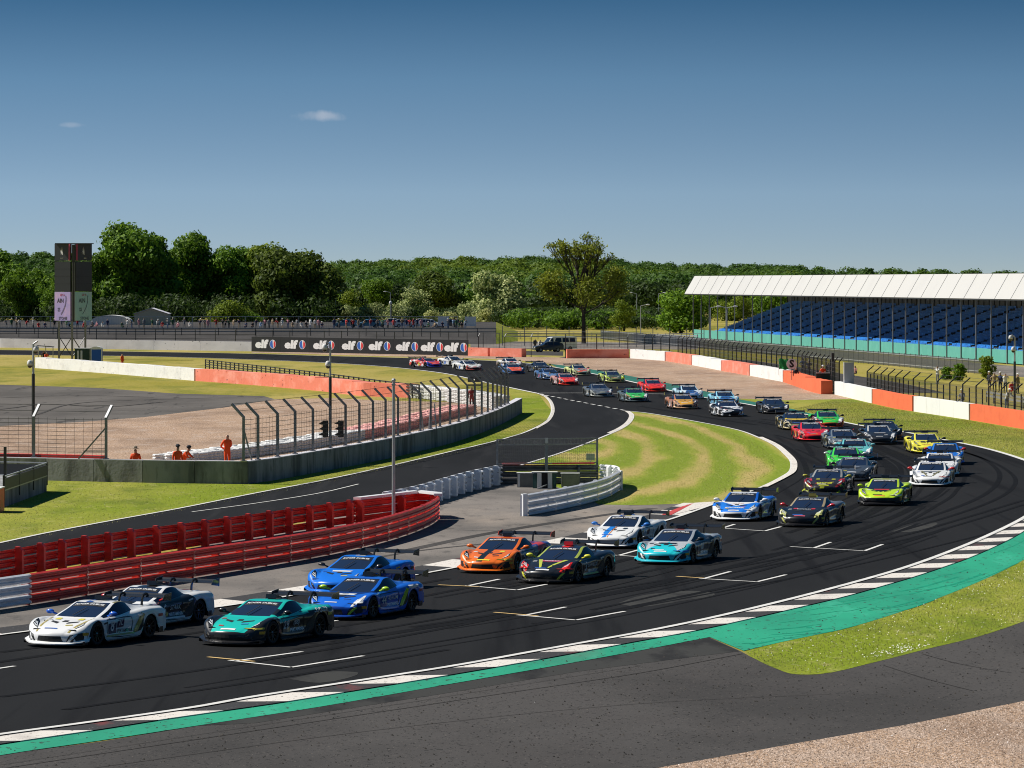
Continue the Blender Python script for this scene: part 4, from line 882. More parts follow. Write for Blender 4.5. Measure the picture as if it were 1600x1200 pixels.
car((510, 927), 24, 'plain bright blue race car alongside and behind the number 44 car', dict(all=P_((.012, .17, .72))), mirror=K, num='2', extra=STD + [st(W, 'hood_c'), st((.05, .1, .4), 'door_blk'), PERT(W)])
car((751, 894), 20, 'orange race car with two black bonnet stripes and number 5', dict(all=P_(ORANGE), hood=P_(ORANGE, K, 'stripe', (-.12, .11)), fender_rear=P_((.62, .06, .06), (.05, .07, .3), 'shards', (5, .55)), door=P_((.22, .22, .24))), mirror=ORANGE, num='5', blade=ORANGE,
    extra=[st((.75, .45, .06), 'pirelli'), SPN(W, 'TEXACO'), st(YEL, 'nose'), st(YEL, 'hook_r')], wing=(.5, .06, .03))
car((843, 910), 22, 'black race car with red headlamp flashes, yellow mirrors and number 3', dict(all=P_(K), roof=P_(K, RED, 'stripe', (0, .12)), fender_rear=P_((.018, .022, .035)), pillar=P_((.35, .42, .06))), mirror=(.75, .72, .05), num='3', blade=(.6, .6, .05), scoop=(.5, .02, .03),
    extra=[st((.7, .42, .05), 'pirelli'), st(RED, 'fl'), st(RED, 'fr'), st((.65, .1, .2), 'hood_c'), ('txt', W, 'RENAULT', 0, -1.26, .11, 'top', .016, 1, .02), st((.55, .6, .06), 'v_l'), st((.55, .6, .06), 'v_r'), SPN(W, 'BONALDI'), PERT((.4, .4, .4)), st((.45, .5, .05), 'sill'), st(W, 'nose')])
car((948, 855), 19, 'white race car with a blue stripe over its bonnet and roof and blue mirrors', dict(all=P_(W), skirt=P_(DBLUE)), mirror=(.03, .2, .65), num='7', numbg=W,
    extra=STD + [st((.02, .22, .72), 'stripe_l'), st((.75, .25, .05), 'stripe_l2'), st((.03, .1, .5), 'stripe_roof'), st((.06, .05, .10), 'door_blk'), PERT(K), st(K, 'hook_r'), st((.02, .2, .6), 'sill')])
car((1028, 880), 20, 'turquoise and silver race car in front of the white and blue striped one', dict(all=P_((.36, .39, .42)), hood=P_((.02, .55, .62), (.50, .52, .54), 'plane', (1.0, .6, 0, -.62)), bumper=P_((.02, .48, .58)), roof=P_((.25, .25, .27)), fender_front=P_((.03, .40, .46), (.42, .44, .46), 'plane', (0, 1, 0, -1.5)), door=P_((.10, .11, .13)), fender_rear=P_((.38, .42, .46), K, 'plane', (0, -1, 0, -.95))), mirror=K, num='11', blade=W,
    extra=[st((.75, .45, .06), 'pirelli'), st(W, 'door_blk'), PERT(W), st(W, 'nose'), st(K, 'hood_c'), st(W, 'hook_l')])
car((1144, 813), 15, 'white race car with a blue bonnet and white mirrors nearest the inner kerb', dict(all=P_((.72, .77, .84)), hood=P_((.02, .20, .74), W, 'plane', (-1, 1, 0, -1.62)), fender_front=P_((.015, .18, .72), W, 'plane', (0, 0, -1, -.60)), bumper=P_(W), door=P_((.45, .55, .70)), pillar=P_(BLUE), fender_rear=P_((.40, .50, .68), BLUE, 'plane', (0, 0, 1, .8))), mirror=W, num='4',
    extra=[st((.7, .4, .06), 'pirelli'), st(W, 'nose'), ('txt', W, 'KROMEK', 0, -1.85, .16, 'top', .014, 1.2, .03), ('txt', (.6, .2, .05), 'FIN FUN', 0, -1.20, .10, 'top', .014, 1.2, .02), st(W, 'door_blk')])
car((1247, 822), 17, 'black race car with red mirrors and pale yellow headlamp flashes', dict(all=P_(K), bumper=P_(K), door=P_((.09, .10, .11)), fender_rear=P_((.14, .15, .17)), pillar=P_((.35, .28, .16)), roof=P_((.08, .08, .08))), mirror=(.7, .04, .05), blade=(.5, .5, .12), scoop=(.3, .25, .05),
    extra=[st((.6, .5, .06), 'pirelli'), st((.55, .56, .20), 'fl'), st((.55, .56, .20), 'fr'), st((.62, .04, .05), 'hook_l'), st((.62, .04, .05), 'hook_r'), ('txt', W, 'BONALDI', 0, -1.30, .13, 'top', .014, 1, .03), st((.5, .1, .15), 'nose'), st((.25, .25, .27), 'door_blk')])
car((1373, 789), 12, 'lime yellow race car with a dark bonnet panel under the windscreen', dict(all=P_((.50, .72, .02)), hood=P_((.50, .72, .02), K, 'plane', (-1, 1, 0, -1.68)), bumper=P_(K, LIME, 'plane', (0, 0, 1, .36)), door=P_(K), fender_rear=P_((.50, .72, .02), K, 'plane', (0, 0, -1, -.62)), roof=P_((.55, .60, .25))), mirror=(.5, .72, .02), blade=K,
    extra=[st((.8, .4, .05), 'pirelli'), st((.75, .28, .03), 'nose'), st((.7, .05, .03), 'hood_c'), st(W, 'door_blk')])
car((1286, 772), 11, 'black and red race car with yellow dots on its nose and yellow mirrors', dict(all=P_((.03, .022, .02)), fender_front=P_((.22, .015, .015), K, 'plane', (0, 1, 0, -1.5)), roof=P_((.35, .33, .3)), pillar=P_((.3, .3, .28)), bumper=P_((.02, .02, .02), (.4, .45, .02), 'shards', (6, .7))), mirror=(.45, .42, .05), blade=K,
    extra=[st((.6, .58, .03), 'hook_l'), st((.6, .58, .03), 'hook_r'), st((.55, .6, .02), 'nose'), st((.6, .03, .04), 'fend_l'), st((.6, .03, .04), 'fend_r'), ('txt', (.6, .62, .03), 'OOO', 0, -1.88, .24, 'top', .014, 1.2, .04), st(K, 'door_blk')])
car((1452, 759), 9, 'white race car with red mirrors and thin dark bonnet lines at the right', dict(all=P_(W), roof=P_(W)), mirror=(.65, .04, .04),
    extra=[st((.22, .2, .1), 'v_l'), st((.22, .2, .1), 'v_r'), st((.1, .12, .15), 'hood_c'), st((.15, .15, .16), 'door_blk')])
car((1466, 743.5), 8, 'white race car tucked behind the white one with red mirrors', dict(all=P_(W)), mirror=W, extra=[st((.1, .12, .2), 'nose'), st(K, 'door_blk')])
car((1477, 725.5), 6, 'blue race car with red mirrors at the far right of the field', dict(all=P_((.02, .16, .60)), roof=P_((.02, .16, .55))), mirror=(.7, .03, .03), extra=[st(W, 'nose'), st(W, 'fend_r')])
car((1453, 707.5), -1, 'yellow race car with black bonnet lettering, last on the right-hand side', dict(all=P_((.78, .72, .06))), mirror=K, extra=[('txt', K, 'ETC', .02, -1.45, .40, 'top', .012, 1.2, .05), st(K, 'door_blk'), st((.3, .08, .3), 'hook_r')])
car((1378, 693.5), -1, 'dark race car with white headlamp flashes in front of a plain black one', dict(all=P_((.02, .02, .022)), roof=P_((.4, .4, .4)), fender_front=P_((.025, .025, .03), (.5, .5, .5), 'shards', (5, .62)), pillar=P_((.45, .45, .42))), mirror=K, blade=(.5, .5, .5), extra=[st((.6, .6, .6), 'fl'), st((.6, .6, .6), 'fr'), st((.45, .45, .45), 'hood_c')])
car((1388, 686), -2, 'plain black race car overtaking behind the dark one with white flashes', dict(all=P_((.012, .013, .016))), mirror=K, extra=[st((.3, .32, .35), 'hood_c'), st((.4, .4, .4), 'nose')])
car((1330, 750.5), 9, 'slate grey race car behind the black and red one with yellow dots', dict(all=P_((.055, .065, .08)), roof=P_((.3, .33, .36)), door=P_((.03, .035, .04)), fender_rear=P_((.03, .035, .03))), mirror=(.03, .03, .04), extra=[st((.55, .57, .6), 'nose'), st((.2, .22, .25), 'hood_c')])
car((1322, 733), 4, 'bright green race car hidden behind the slate grey one', dict(all=P_((.06, .60, .06)), fender_front=P_((.05, .6, .06), (.7, .75, .3), 'shards', (5, .7)), roof=P_((.2, .3, .22))), mirror=W, extra=[])
car((1337, 718), 3, 'pale turquoise race car behind the green one', dict(all=P_((.14, .50, .50)), roof=P_((.35, .5, .5)), door=P_((.1, .3, .32))), mirror=(.2, .5, .5), extra=[st(W, 'fr'), st((.4, .6, .6), 'hood_c')])
car((1322, 701), -2, 'silver grey and black race car following the red one', dict(all=P_((.14, .17, .20)), fender_front=P_((.12, .15, .19), (.6, .62, .6), 'shards', (4, .6)), door=P_(K, (.5, .45, .3), 'shards', (5, .7)), roof=P_((.35, .4, .45))), mirror=(.3, .3, .25), blade=(.55, .5, .35), extra=[st((.5, .52, .55), 'fr'), st(K, 'hood_c'), st(YEL, 'pirelli')])
car((1273, 688.5), -2, 'red race car in the middle of the pack below the green and orange one', dict(all=P_((.72, .02, .03)), roof=P_((.4, .4, .42)), fender_front=P_((.72, .02, .03), (.8, .7, .7), 'shards', (4, .78))), mirror=K, extra=[st(W, 'fr'), st((.7, .35, .3), 'fl'), st((.75, .3, .03), 'nose')])
car((1298, 668), -3, 'green race car with an orange-red nose', dict(all=P_((.04, .52, .06)), bumper=P_((.75, .10, .03)), fender_front=P_((.25, .3, .28), (.7, .7, .7), 'shards', (4, .5)), door=P_((.3, .1, .08))), mirror=K, blade=(.7, .1, .03), extra=[st(W, 'fr'), st((.5, .2, .05), 'hood_c')])
car((1249, 671), -4, 'black and gold race car with a yellow bonnet', dict(all=P_(K, (.55, .45, .22), 'shards', (3.5, .62)), hood=P_((.03, .03, .03), (.70, .48, .02), 'plane', (-1, 1, 0, -1.75)), roof=P_((.1, .1, .1))), mirror=K, blade=(.5, .5, .4), extra=[st((.7, .6, .4), 'fl'), st(YEL, 'pirelli')])
car((1215, 646), -5, 'all black race car beside the faded green painted strip', dict(all=P_((.018, .018, .02))), mirror=K, extra=[st((.5, .48, .35), 'nose'), st((.6, .6, .6), 'fl'), st((.6, .6, .6), 'fr'), ('txt', W, 'O', -.5, .45, .4, 'left', .014, 1, .04)])
car((1143, 650), -6, 'black and white chequered race car in front of a pale blue one', dict(all=P_(K, (.75, .76, .78), 'shards', (3.2, .55)), hood=P_(K, (.8, .8, .82), 'shards', (2.6, .5)), roof=P_((.15, .15, .15))), mirror=K, blade=W, extra=[st((.7, .72, .75), 'nose')])
car((1138, 633), -6, 'pale blue race car behind the black and white chequered one', dict(all=P_(LBLUE), hood=P_((.04, .13, .35), LBLUE, 'plane', (1, .3, 0, .02)), roof=P_((.35, .55, .7))), mirror=K, extra=[st(W, 'fend_r'), st(W, 'fend_l')])
car((1074, 638.5), -8, 'copper and dark grey race car with a yellow bonnet patch', dict(all=P_((.42, .17, .09), (.70, .50, .42), 'shards', (4, .6)), hood=P_((.70, .36, .04), (.05, .07, .10), 'plane', (0, 0, 0, 1)), bumper=P_((.6, .35, .2)), roof=P_((.35, .3, .3))), mirror=K, blade=(.6, .4, .3), extra=[st(DGREY, 'fr'), st(DGREY, 'fend_r'), st(K, 'edge_r')])
car((1083, 623), -8, 'pale blue and white race car behind the copper coloured one', dict(all=P_((.45, .66, .78)), hood=P_((.04, .12, .34), (.7, .8, .85), 'plane', (1, .3, 0, .0)), roof=P_((.5, .6, .7))), mirror=K, extra=[st(W, 'fend_r'), st(W, 'fend_l'), st((.6, .6, .6), 'nose')])
car((1026, 612), -8, 'all red race car beside the green strip, red from nose to tail', dict(all=P_((.82, .035, .02))), mirror=(.8, .04, .02), blade=(.8, .035, .02), extra=[])
car((997, 627.5), -8, 'green and charcoal race car just beyond the start of the dashed line', dict(all=P_((.09, .12, .13)), hood=P_((.05, .50, .10)), roof=P_((.06, .3, .1)), fender_front=P_((.09, .12, .13), (.3, .35, .3), 'shards', (4, .6))), mirror=K, blade=(.5, .6, .7), extra=[st((.7, .7, .7), 'fr'), st((.6, .4, .1), 'fl'), st((.6, .6, .3), 'nose')])
car((942, 620), -9, 'steel grey race car straddling the thin white line across the track', dict(all=P_((.10, .115, .14)), roof=P_((.25, .28, .32)), bumper=P_((.35, .37, .35))), mirror=K, extra=[st((.6, .6, .62), 'fr'), st((.4, .4, .42), 'hood_c'), st((.5, .5, .3), 'nose')])
car((963, 597), -10, 'black and lime race car nearest the gravel', dict(all=P_((.45, .55, .12), K, 'shards', (3.5, .62)), hood=P_((.07, .09, .05)), roof=P_((.3, .33, .25)), bumper=P_((.55, .6, .2))), mirror=K, extra=[st(LIME, 'fl'), st(LIME, 'fr'), st((.7, .7, .4), 'nose')])
car((911, 586), -13, 'white, lime and red race car near the far gravel edge', dict(all=P_((.62, .66, .25), (.2, .35, .1), 'shards', (4, .7)), hood=P_((.3, .32, .3), (.6, .1, .06), 'shards', (4, .6)), bumper=P_((.5, .5, .3)), roof=P_((.5, .5, .4))), mirror=K, extra=[st((.6, .1, .1), 'fend_r')])
car((891, 601.5), -12, 'scarlet race car with a pale flank in the distance', dict(all=P_((.50, .25, .22), K, 'shards', (4, .6)), hood=P_((.85, .05, .03)), bumper=P_((.8, .05, .03)), roof=P_((.45, .2, .2))), mirror=(.6, .2, .2), blade=(.8, .05, .03), extra=[st(W, 'fr'), st(W, 'fl')])
car((865, 592.5), -13, 'dark blue race car just behind the scarlet one', dict(all=P_((.05, .12, .28), (.35, .42, .5), 'shards', (4, .65)), hood=P_((.10, .20, .40))), mirror=K, extra=[st((.6, .7, .8), 'nose'), st(W, 'fl')])
car((852, 581), -15, 'black race car in the distance near the far gravel', dict(all=P_((.03, .03, .035), (.2, .2, .2), 'shards', (4, .7))), mirror=K, extra=[st((.4, .4, .4), 'fr')])
car((808, 584), -14, 'navy race car with an orange-red bonnet emerging from behind the fence', dict(all=P_((.05, .10, .20)), hood=P_((.85, .12, .04)), bumper=P_((.06, .12, .25)), roof=P_((.4, .42, .45))), mirror=K, extra=[st(W, 'fend_l'), st((.7, .1, .05), 'nose')])
car((806, 574), -17, 'white and red race car behind the navy one with the orange-red bonnet', dict(all=P_((.7, .68, .64), (.45, .15, .1), 'shards', (4, .65)), hood=P_(W, (.7, .1, .06), 'shards', (3, .6))), mirror=K, extra=[])
car((744, 578.5), -24, 'white race car with a red nose partly seen over the fence', dict(all=P_((.74, .74, .72), K, 'shards', (4, .78)), bumper=P_((.6, .1, .08)), hood=P_((.7, .7, .68))), mirror=K, extra=[st((.6, .08, .06), 'nose'), st(K, 'hood_c')])
car((721, 571), -27, 'mostly white race car just ahead of the red and blue tail-ender', dict(all=P_((.78, .78, .76)), door=P_((.6, .6, .62))), mirror=W, extra=[])
car((683, 573.5), -33, 'red race car with a blue nose, last in the field', dict(all=P_((.68, .06, .05), (.7, .7, .72), 'shards', (3.2, .66)), hood=P_((.70, .06, .05)), bumper=P_((.04, .08, .5)), fender_front=P_((.65, .06, .06), (.05, .1, .5), 'plane', (0, -1, 0, 1.6))), mirror=RED, extra=[st((.03, .08, .5), 'hood_c')])

for o in list(PROTO.children_recursive) + [PROTO]: bpy.data.objects.remove(o)
# ------------------------------------------------------------------ walls, barriers, fences
def WB(pts_px, step=None, z=0.0, sm=0):
    P = GL(pts_px, z); P = smooth(P, sm) if sm else P
    return resample(P, step) if step else P
def wall_seg(b, P, th, z0, z1, mi=0, side=1):
    """solid wall of thickness th along polyline P (offset to the side), closed at both ends"""
    Q = offset(P, th * side)
    lo = [Vector((p.x, p.y, z0)) for p in P]; hi = [Vector((p.x, p.y, z1)) for p in P]; lo2 = [Vector((p.x, p.y, z0)) for p in Q]; hi2 = [Vector((p.x, p.y, z1)) for p in Q]
    b.strip(lo, hi, None, mi); b.strip(hi, hi2, None, mi); b.strip(hi2, lo2, None, mi)
    b.quad(lo[0], hi[0], hi2[0], lo2[0], mi); b.quad(lo[-1], lo2[-1], hi2[-1], hi[-1], mi)
def cut(P, x0, x1):
    """part of a polyline between two photo columns"""
    return [p for p in P if x0 - .01 <= 800 + p.x * FOC / p.y <= x1 + .01]
# --- painted concrete / tarpaulin barriers built from panels
def panel_wall(label, px, colours, h, th, mats, group=None, hs=None, wob=0.0):
    base = GL(px); dense = resample(base, .5); t = thing('barrier_wall', label, 'barrier', base[0], 0, group); rnd = random.Random(len(label))
    for (x0, x1, mk_) in colours:
        P = cut(dense, x0, x1); n = max(1, int(round(len(P) * .5 / 5.0)))
        for k in range(n):
            seg = P[int(k * (len(P) - 1) / n):int((k + 1) * (len(P) - 1) / n) + 1]
            if len(seg) < 2: continue
            a, c = seg[0], seg[-1]; dd = (c - a).normalized() * .012; seg = [a + dd] + seg[1:-1] + [c - dd]
            b = MB(); wall_seg(b, seg, th, 0, h + rnd.uniform(-wob, wob), 0, 1); b.build('panel', mats[mk_], t)
    return t
TW = dict(w=M['tarp_white'], r=M['tarp_red'], o=M['tarp_orange'], W=M['tarp_plainwhite'])
panel_wall('long low wall of white then faded red tarpaulin across the infield at the left', [(55, 575), (175, 584), (304, 595), (400, 602), (500, 611), (565, 619), (637, 621.5)],
           [(55, 304, 'w'), (304, 637, 'r')], 1.18, 1.2, TW, wob=.03)
panel_wall('faded red wall to the right of the black advertising board', [(731, 556), (770, 557), (815, 558)], [(731, 763, 'r'), (763, 815, 'r')], 1.1, .8, TW)
panel_wall('curving red and white tarpaulin wall behind the far gravel trap', [(886, 560), (983, 559.8), (1040, 564), (1081.6, 570.6), (1127.5, 579.4), (1171, 587), (1224, 597), (1268, 612.5), (1283, 616)],
           [(886, 983, 'r'), (983, 1040, 'w'), (1040, 1081, 'r'), (1081, 1127, 'w'), (1127, 1171, 'r'), (1171, 1224, 'w'), (1224, 1283, 'o')], 1.15, 1.0, TW, wob=.03)
panel_wall('clean orange-red and white painted wall at the right edge of the photo', [(1304, 616.5), (1361.5, 630), (1400, 638.6), (1425, 642.5), (1514, 656), (1600, 670.6), (1690, 688)],
           [(1304, 1362, 'W'), (1362, 1426, 'o'), (1426, 1515, 'W'), (1515, 1690, 'o')], 1.15, .5, TW)
panel_wall('pale grey concrete wall along the far straight left of the advertising board', [(-60, 541.5), (0, 543), (200, 546), (393, 549)], [(-60, 393, 'c')], 1.35, .35, dict(c=M['conc_light']))
# white tyre stacks joining the red tarpaulin wall to the fence end
def tyre_wall(label, px, h, cols, depth_rows=2):
    P = resample(GL(px), .72); t = thing('tyre_barrier', label, 'tyre barrier', P[0]); N = normals2d(P); rnd = random.Random(3); cnt = 0
    meshes = {}
    for r_ in range(depth_rows):
        for i, (p, n) in enumerate(zip(P, N)):
            pxx = 800 + p.x * FOC / p.y; ck = next((c for x0, x1, c in cols if x0 <= pxx <= x1), cols[-1][2])
            if ck not in meshes:
                b = MB(); prof = []
                for k in range(4):
                    z = k * h / 4; prof += [(.30, z + .01), (.345, z + .05), (.345, z + h / 4 - .05), (.30, z + h / 4 - .01)]
                b.lathe([(.12, h - .12)] + prof[::-1] if False else prof + [(.16, h), (.15, h - .15)], (0, 0, 0), 9); meshes[ck] = b.mesh('tyre_stack', M[ck], smooth=False)
            q = p + n * (.70 * r_ + .35) + Vector((rnd.uniform(-.03, .03), rnd.uniform(-.03, .03), rnd.uniform(-.05, .03)))
            o = bpy.data.objects.new('tyre_stack', meshes[ck]); COL.objects.link(o); o.parent = t; o.location = q - t.location; o.rotation_euler = (0, 0, rnd.uniform(0, 6)); cnt += 1
    return t
tyre_wall('white painted tyre stacks curving from the faded red wall to the catch fence', [(640, 622), (680, 626), (720, 631), (755, 637), (768, 640)], 1.1, [(0, 2000, 'tarp_white')], 2)
tyre_wall('white and faded red tyre stacks behind the left catch fence', [(296, 727), (400, 714), (480, 703), (575, 686), (640, 672), (700, 656), (745, 645)], .6, [(0, 575, 'tarp_white'), (575, 2000, 'tyre_pink')], 3)
# --- concrete retaining wall with a broad top
CW = [(-80, 748), (0, 749.5), (75, 751), (200, 754), (300, 755.5), (387, 756.5)]
CW2 = [(387, 756.5), (405, 754.5), (500, 737.5), (600, 718), (700, 694), (740, 681), (775, 667), (800, 654.5), (816, 645)]
t = thing('concrete_wall', 'weathered grey concrete wall between the grass verge and the gravel trap', 'wall', G(*CW[0]))
for P in (resample(GL(CW), 2.5), resample(smooth(GL(CW2), 4), 4.0)):
    for a, c in zip(P, P[1:]):
        d = (c - a).normalized() * .012; b = MB(); wall_seg(b, [a + d, c - d], .42, 0, 1.07); b.build('panel', M['concrete'], t)
        b = MB(); wall_seg(b, [a + d * 2, c - d * 2], .46, 1.07, 1.11); b.build('coping', M['conc_light'], t)
WALL2 = resample(smooth(GL(CW2), 4), 1.0)
# --- guard rail of black posts and four bars behind the red tarpaulin
P = resample(GL([(321, 579), (400, 589), (500, 602), (600, 617), (655, 624)]), 2.6); t = thing('guard_rail', 'black four-bar guard rail above the faded red tarpaulin wall', 'guard rail', P[0])
for p in P: b = MB(); b.box((p.x, p.y, .62), (.12, .12, 1.24)); b.build('post', M['steel_dk'], t)
for k, z in enumerate((.45, .70, .95, 1.18)):
    b = MB()
    for a, c in zip(P, P[1:]): b.beam((a.x, a.y, z), (c.x, c.y, z), .04, .10)
    b.build('rail', M['steel_dk'], t)
# --- catch fence on the wall: posts with outward cranked heads, cables
def catch_fence(label, P, zb, hv, arm, arm_dir, nw, mat, wire_r=.012, post_w=.13, mesh_v=0.0, braces=(), wmat='wire'):
    """arm = (horizontal reach, rise)"""
    t = thing('catch_fence', label, 'fence', P[0]); N = normals2d(P)
    tops = []
    for i, (p, n) in enumerate(zip(P, N)):
        b = MB(); base = Vector((p.x, p.y, zb)); bend = base + Vector((0, 0, hv)); ad = n * arm_dir; tip = bend + ad * arm[0] + Vector((0, 0, arm[1]))
        b.beam(base, bend, post_w, post_w * 1.1); b.beam(bend - ad * .03, tip, post_w, post_w * .8); b.box((base.x, base.y, zb + .02), (.28, .28, .03)); b.build('post', mat, t); tops.append((base, bend, tip))
        if i in braces:
            d = (P[min(i + 1, len(P) - 1)] - P[max(i - 1, 0)]).normalized(); b = MB(); b.beam(base + d * 1.0, base + Vector((0, 0, hv * .75)), .06, .06); b.build('brace', mat, t)
    for k in range(nw):
        z = (k + .6) / nw; b = MB()
        for (a0, a1, a2), (c0, c1, c2) in zip(tops, tops[1:]):
            pa, pc = (a0.lerp(a1, z), c0.lerp(c1, z)); m_ = pa.lerp(pc, .5) - Vector((0, 0, .02)); b.bar(pa, m_, wire_r, 3, cap=False); b.bar(m_, pc, wire_r, 3, cap=False)
        b.build('cable', M[wmat], t)
    for k in (.5, 1.0):
        b = MB()
        for (a0, a1, a2), (c0, c1, c2) in zip(tops, tops[1:]): b.bar(a1.lerp(a2, k), c1.lerp(c2, k), wire_r, 3, cap=False)
        b.build('cable', M[wmat], t)
    if mesh_v:
        b = MB()
        for (a0, a1, a2), (c0, c1, c2) in zip(tops, tops[1:]):
            n_ = int((c0 - a0).length / mesh_v)
            for j in range(n_):
                u = (j + .5) / n_; b.bar(a0.lerp(c0, u), a1.lerp(c1, u), wire_r * .6, 3, cap=False)
        tag(b.build('wire_mesh', M[wmat], t), kind='stuff')
    return t
def at_col(P, x):
    return min(P, key=lambda p: abs(800 + p.x * FOC / p.y - x))
cols = [373, 403, 433, 461, 489, 516, 540, 562, 583, 603, 622, 640, 657, 673, 688, 703, 717, 730, 742, 753, 762, 770, 777, 783, 789, 794]
dense = offset(resample(smooth(GL(CW2), 4), .2), .22)
dense_back = dense
def fence_pt(x):
    # reading of the post foot on the wall top; far end of the fence leaves the wall edge
    p = at_col(dense, x if x < 700 else x)
    return Vector((p.x, p.y, 0))
FP_ = [fence_pt(x) for x in cols]
catch_fence('tall cranked catch fence with steel posts standing on the concrete wall', FP_, 1.11, 2.1, (.62, .66), 1, 9, M['steel'], braces=(0, 12), mesh_v=.5)
FQ = [G(-60, 748), G(52, 750.2), G(165, 753)]
t = catch_fence('left piece of cranked catch fence ending at a braced post', [p + Vector((0, .25, 0)) for p in FQ], 1.11, 2.0, (.55, .6), 1, 10, M['steel'], mesh_v=.5)
b = MB(); q = FQ[2] + Vector((0, .25, 0)); b.beam(q + Vector((-1.35, 0, 1.12)), q + Vector((-.05, 0, 2.6)), .07, .07); b.beam(q + Vector((-1.1, 0, 1.5)), q + Vector((0, 0, 1.5)), .05, .05); b.build('brace', M['steel'], t)
P = [p + Vector((0, 1.2, 0)) for p in GL([(-60, 748), (60, 750), (153, 752.5)])]
t = thing('red_barrier', 'low dark red barrier top showing behind the left concrete wall', 'barrier', P[0]); b = MB(); wall_seg(b, P, .5, 0, 1.22); b.build('panel', M['barrier_red'], t)
# --- guard barriers made of stacked W-section rails on posts
def w_profile(n_rails, z0, pitch=.315, k_=1.18):
    pr = []
    for k in range(n_rails):
        z = z0 + k * pitch
        pr.append([(o_, z + q_ * k_) for o_, q_ in ((0.0, 0), (.07, .035), (.07, .080), (.005, .105), (.005, .140), (.07, .165), (.07, .210), (0.0, .245))])
    return pr
def w_barrier(name, label, P, mats_fn, n_rails=3, z0=.02, side=1, seg=4.0, post_mat=None, post_side=-1, post_h=.95, post_step=2, post_size=(.20, .26), cap=None, group=None, k_=1.2):
    """P ground polyline (2 m step); rails bulge to 'side' of the line"""
    t = thing(name, label, 'barrier', P[0], 0, group); N = normals2d(P); prof = w_profile(n_rails, z0, .315, k_)
    k = max(1, int(round(seg / max((P[1] - P[0]).length, .1))))
    i = 0
    while i < len(P) - 1:
        j = min(i + k, len(P) - 1)
        for r_, pr in enumerate(prof):
            b = MB(); rows = []
            for q in range(i, j + 1):
                p = P[q]; n = N[q] * side; e = 0
                if q == i: e = .01
                rows.append([Vector((p.x + n.x * (o + e), p.y + n.y * (o + e), z)) for o, z in pr])
            for a, c in zip(rows, rows[1:]):
                for m_ in range(len(pr) - 1): b.quad(a[m_], c[m_], c[m_ + 1], a[m_ + 1])
            # back face
            for a, c in zip(rows, rows[1:]):
                off = Vector(N[i]) * side * -.012
                b.quad(a[-1], c[-1], c[-1] + off, a[-1] + off)
            b.build('rail', mats_fn(P[i], P[j]), t)
        i = j
    for q in range(0, len(P), post_step):
        p = P[q]; n = N[q] * side * post_side; tv = Vector((n.y, -n.x, 0)); b = MB()
        s0, s1 = post_size; c = p + n * (s1 / 2 + .01)
        pts = []
        for z, sc in ((0, 1.0), (post_h - .12, 1.0), (post_h, .55)):
            for u, v in ((-1, -1), (1, -1), (1, 1), (-1, 1)):
                vv = v if sc == 1.0 else (v * sc - .4); pts.append(c + tv * (u * s0 / 2) + n * (vv * s1 / 2) + Vector((0, 0, z)))
        b.add(pts, [(0, 1, 5, 4), (1, 2, 6, 5), (2, 3, 7, 6), (3, 0, 4, 7), (4, 5, 9, 8), (5, 6, 10, 9), (6, 7, 11, 10), (7, 4, 8, 11), (8, 9, 10, 11)])
        b.build('post', post_mat, t)
    return t
RF = GL([(-60, 916), (0, 907), (100, 887.5), (200, 871), (300, 857), (400, 842), (450, 834), (557, 818.5)])
NEAR_PX = [(-60, 962), (0, 953.5), (76, 941.5), (157, 927.6), (240, 913.5), (320, 901), (400, 888), (475, 875.5), (540, 862.5), (600, 848), (650, 831.5), (675, 820), (684, 812.5)]
RN = smooth(GL(NEAR_PX), 4)
RNr = resample(RN, 2.0); xw = lambda p: 800 + p.x * FOC / p.y
side_near = -1 if normals2d(RNr)[3].y > 0 else 1
w_barrier('red_barrier', 'nearer face of the red steel barrier, white at its left end, beside the leading cars', RNr, lambda a, c: M['barrier_white'] if (xw(a) + xw(c)) / 2 < 74 else M['barrier_red'],
          3, .05, side_near, 4.0, M['barrier_red_dk'], -1, .96, 1, (.16, .22))
RFr = resample(RF, 1.0)
w_barrier('red_barrier', 'farther red steel barrier with chunky posts, beside the curving side road', RFr, lambda a, c: M['barrier_red'], 3, .06, -side_near, 4.0, M['barrier_red'], -1, 1.02, 2, (.18, .26), k_=1.08)
# rounded end joining both faces, with white caps
PE = resample(smooth(GL([(557, 818.5), (600, 813), (640, 808), (665, 805), (680, 806.5), (684.5, 812)]), 4), 1.0)
w_barrier('red_barrier', 'short red barrier with a white top rail joining the two red faces at their tip', PE, lambda a, c: M['barrier_red'], 3, .02, -side_near, 3.0, M['barrier_red'], -1, .97, 4, (.22, .3))
t = thing('barrier_cap', 'white crash pads laid along the top of the red barrier tip', 'crash pad', PE[0])
N = normals2d(PE)
for a, c in ((0, 3), (3, 6), (6, 9), (9, 12)):
    a_, c_ = PE[min(a, len(PE) - 1)], PE[min(c, len(PE) - 1)]
    if (c_ - a_).length < .5: continue
    b = MB(); d = (c_ - a_).normalized() * .05; b.beam(a_ + d + Vector((0, .12, 1.02)), c_ - d + Vector((0, .12, 1.02)), .34, .10); b.build('pad', M['white'], t)
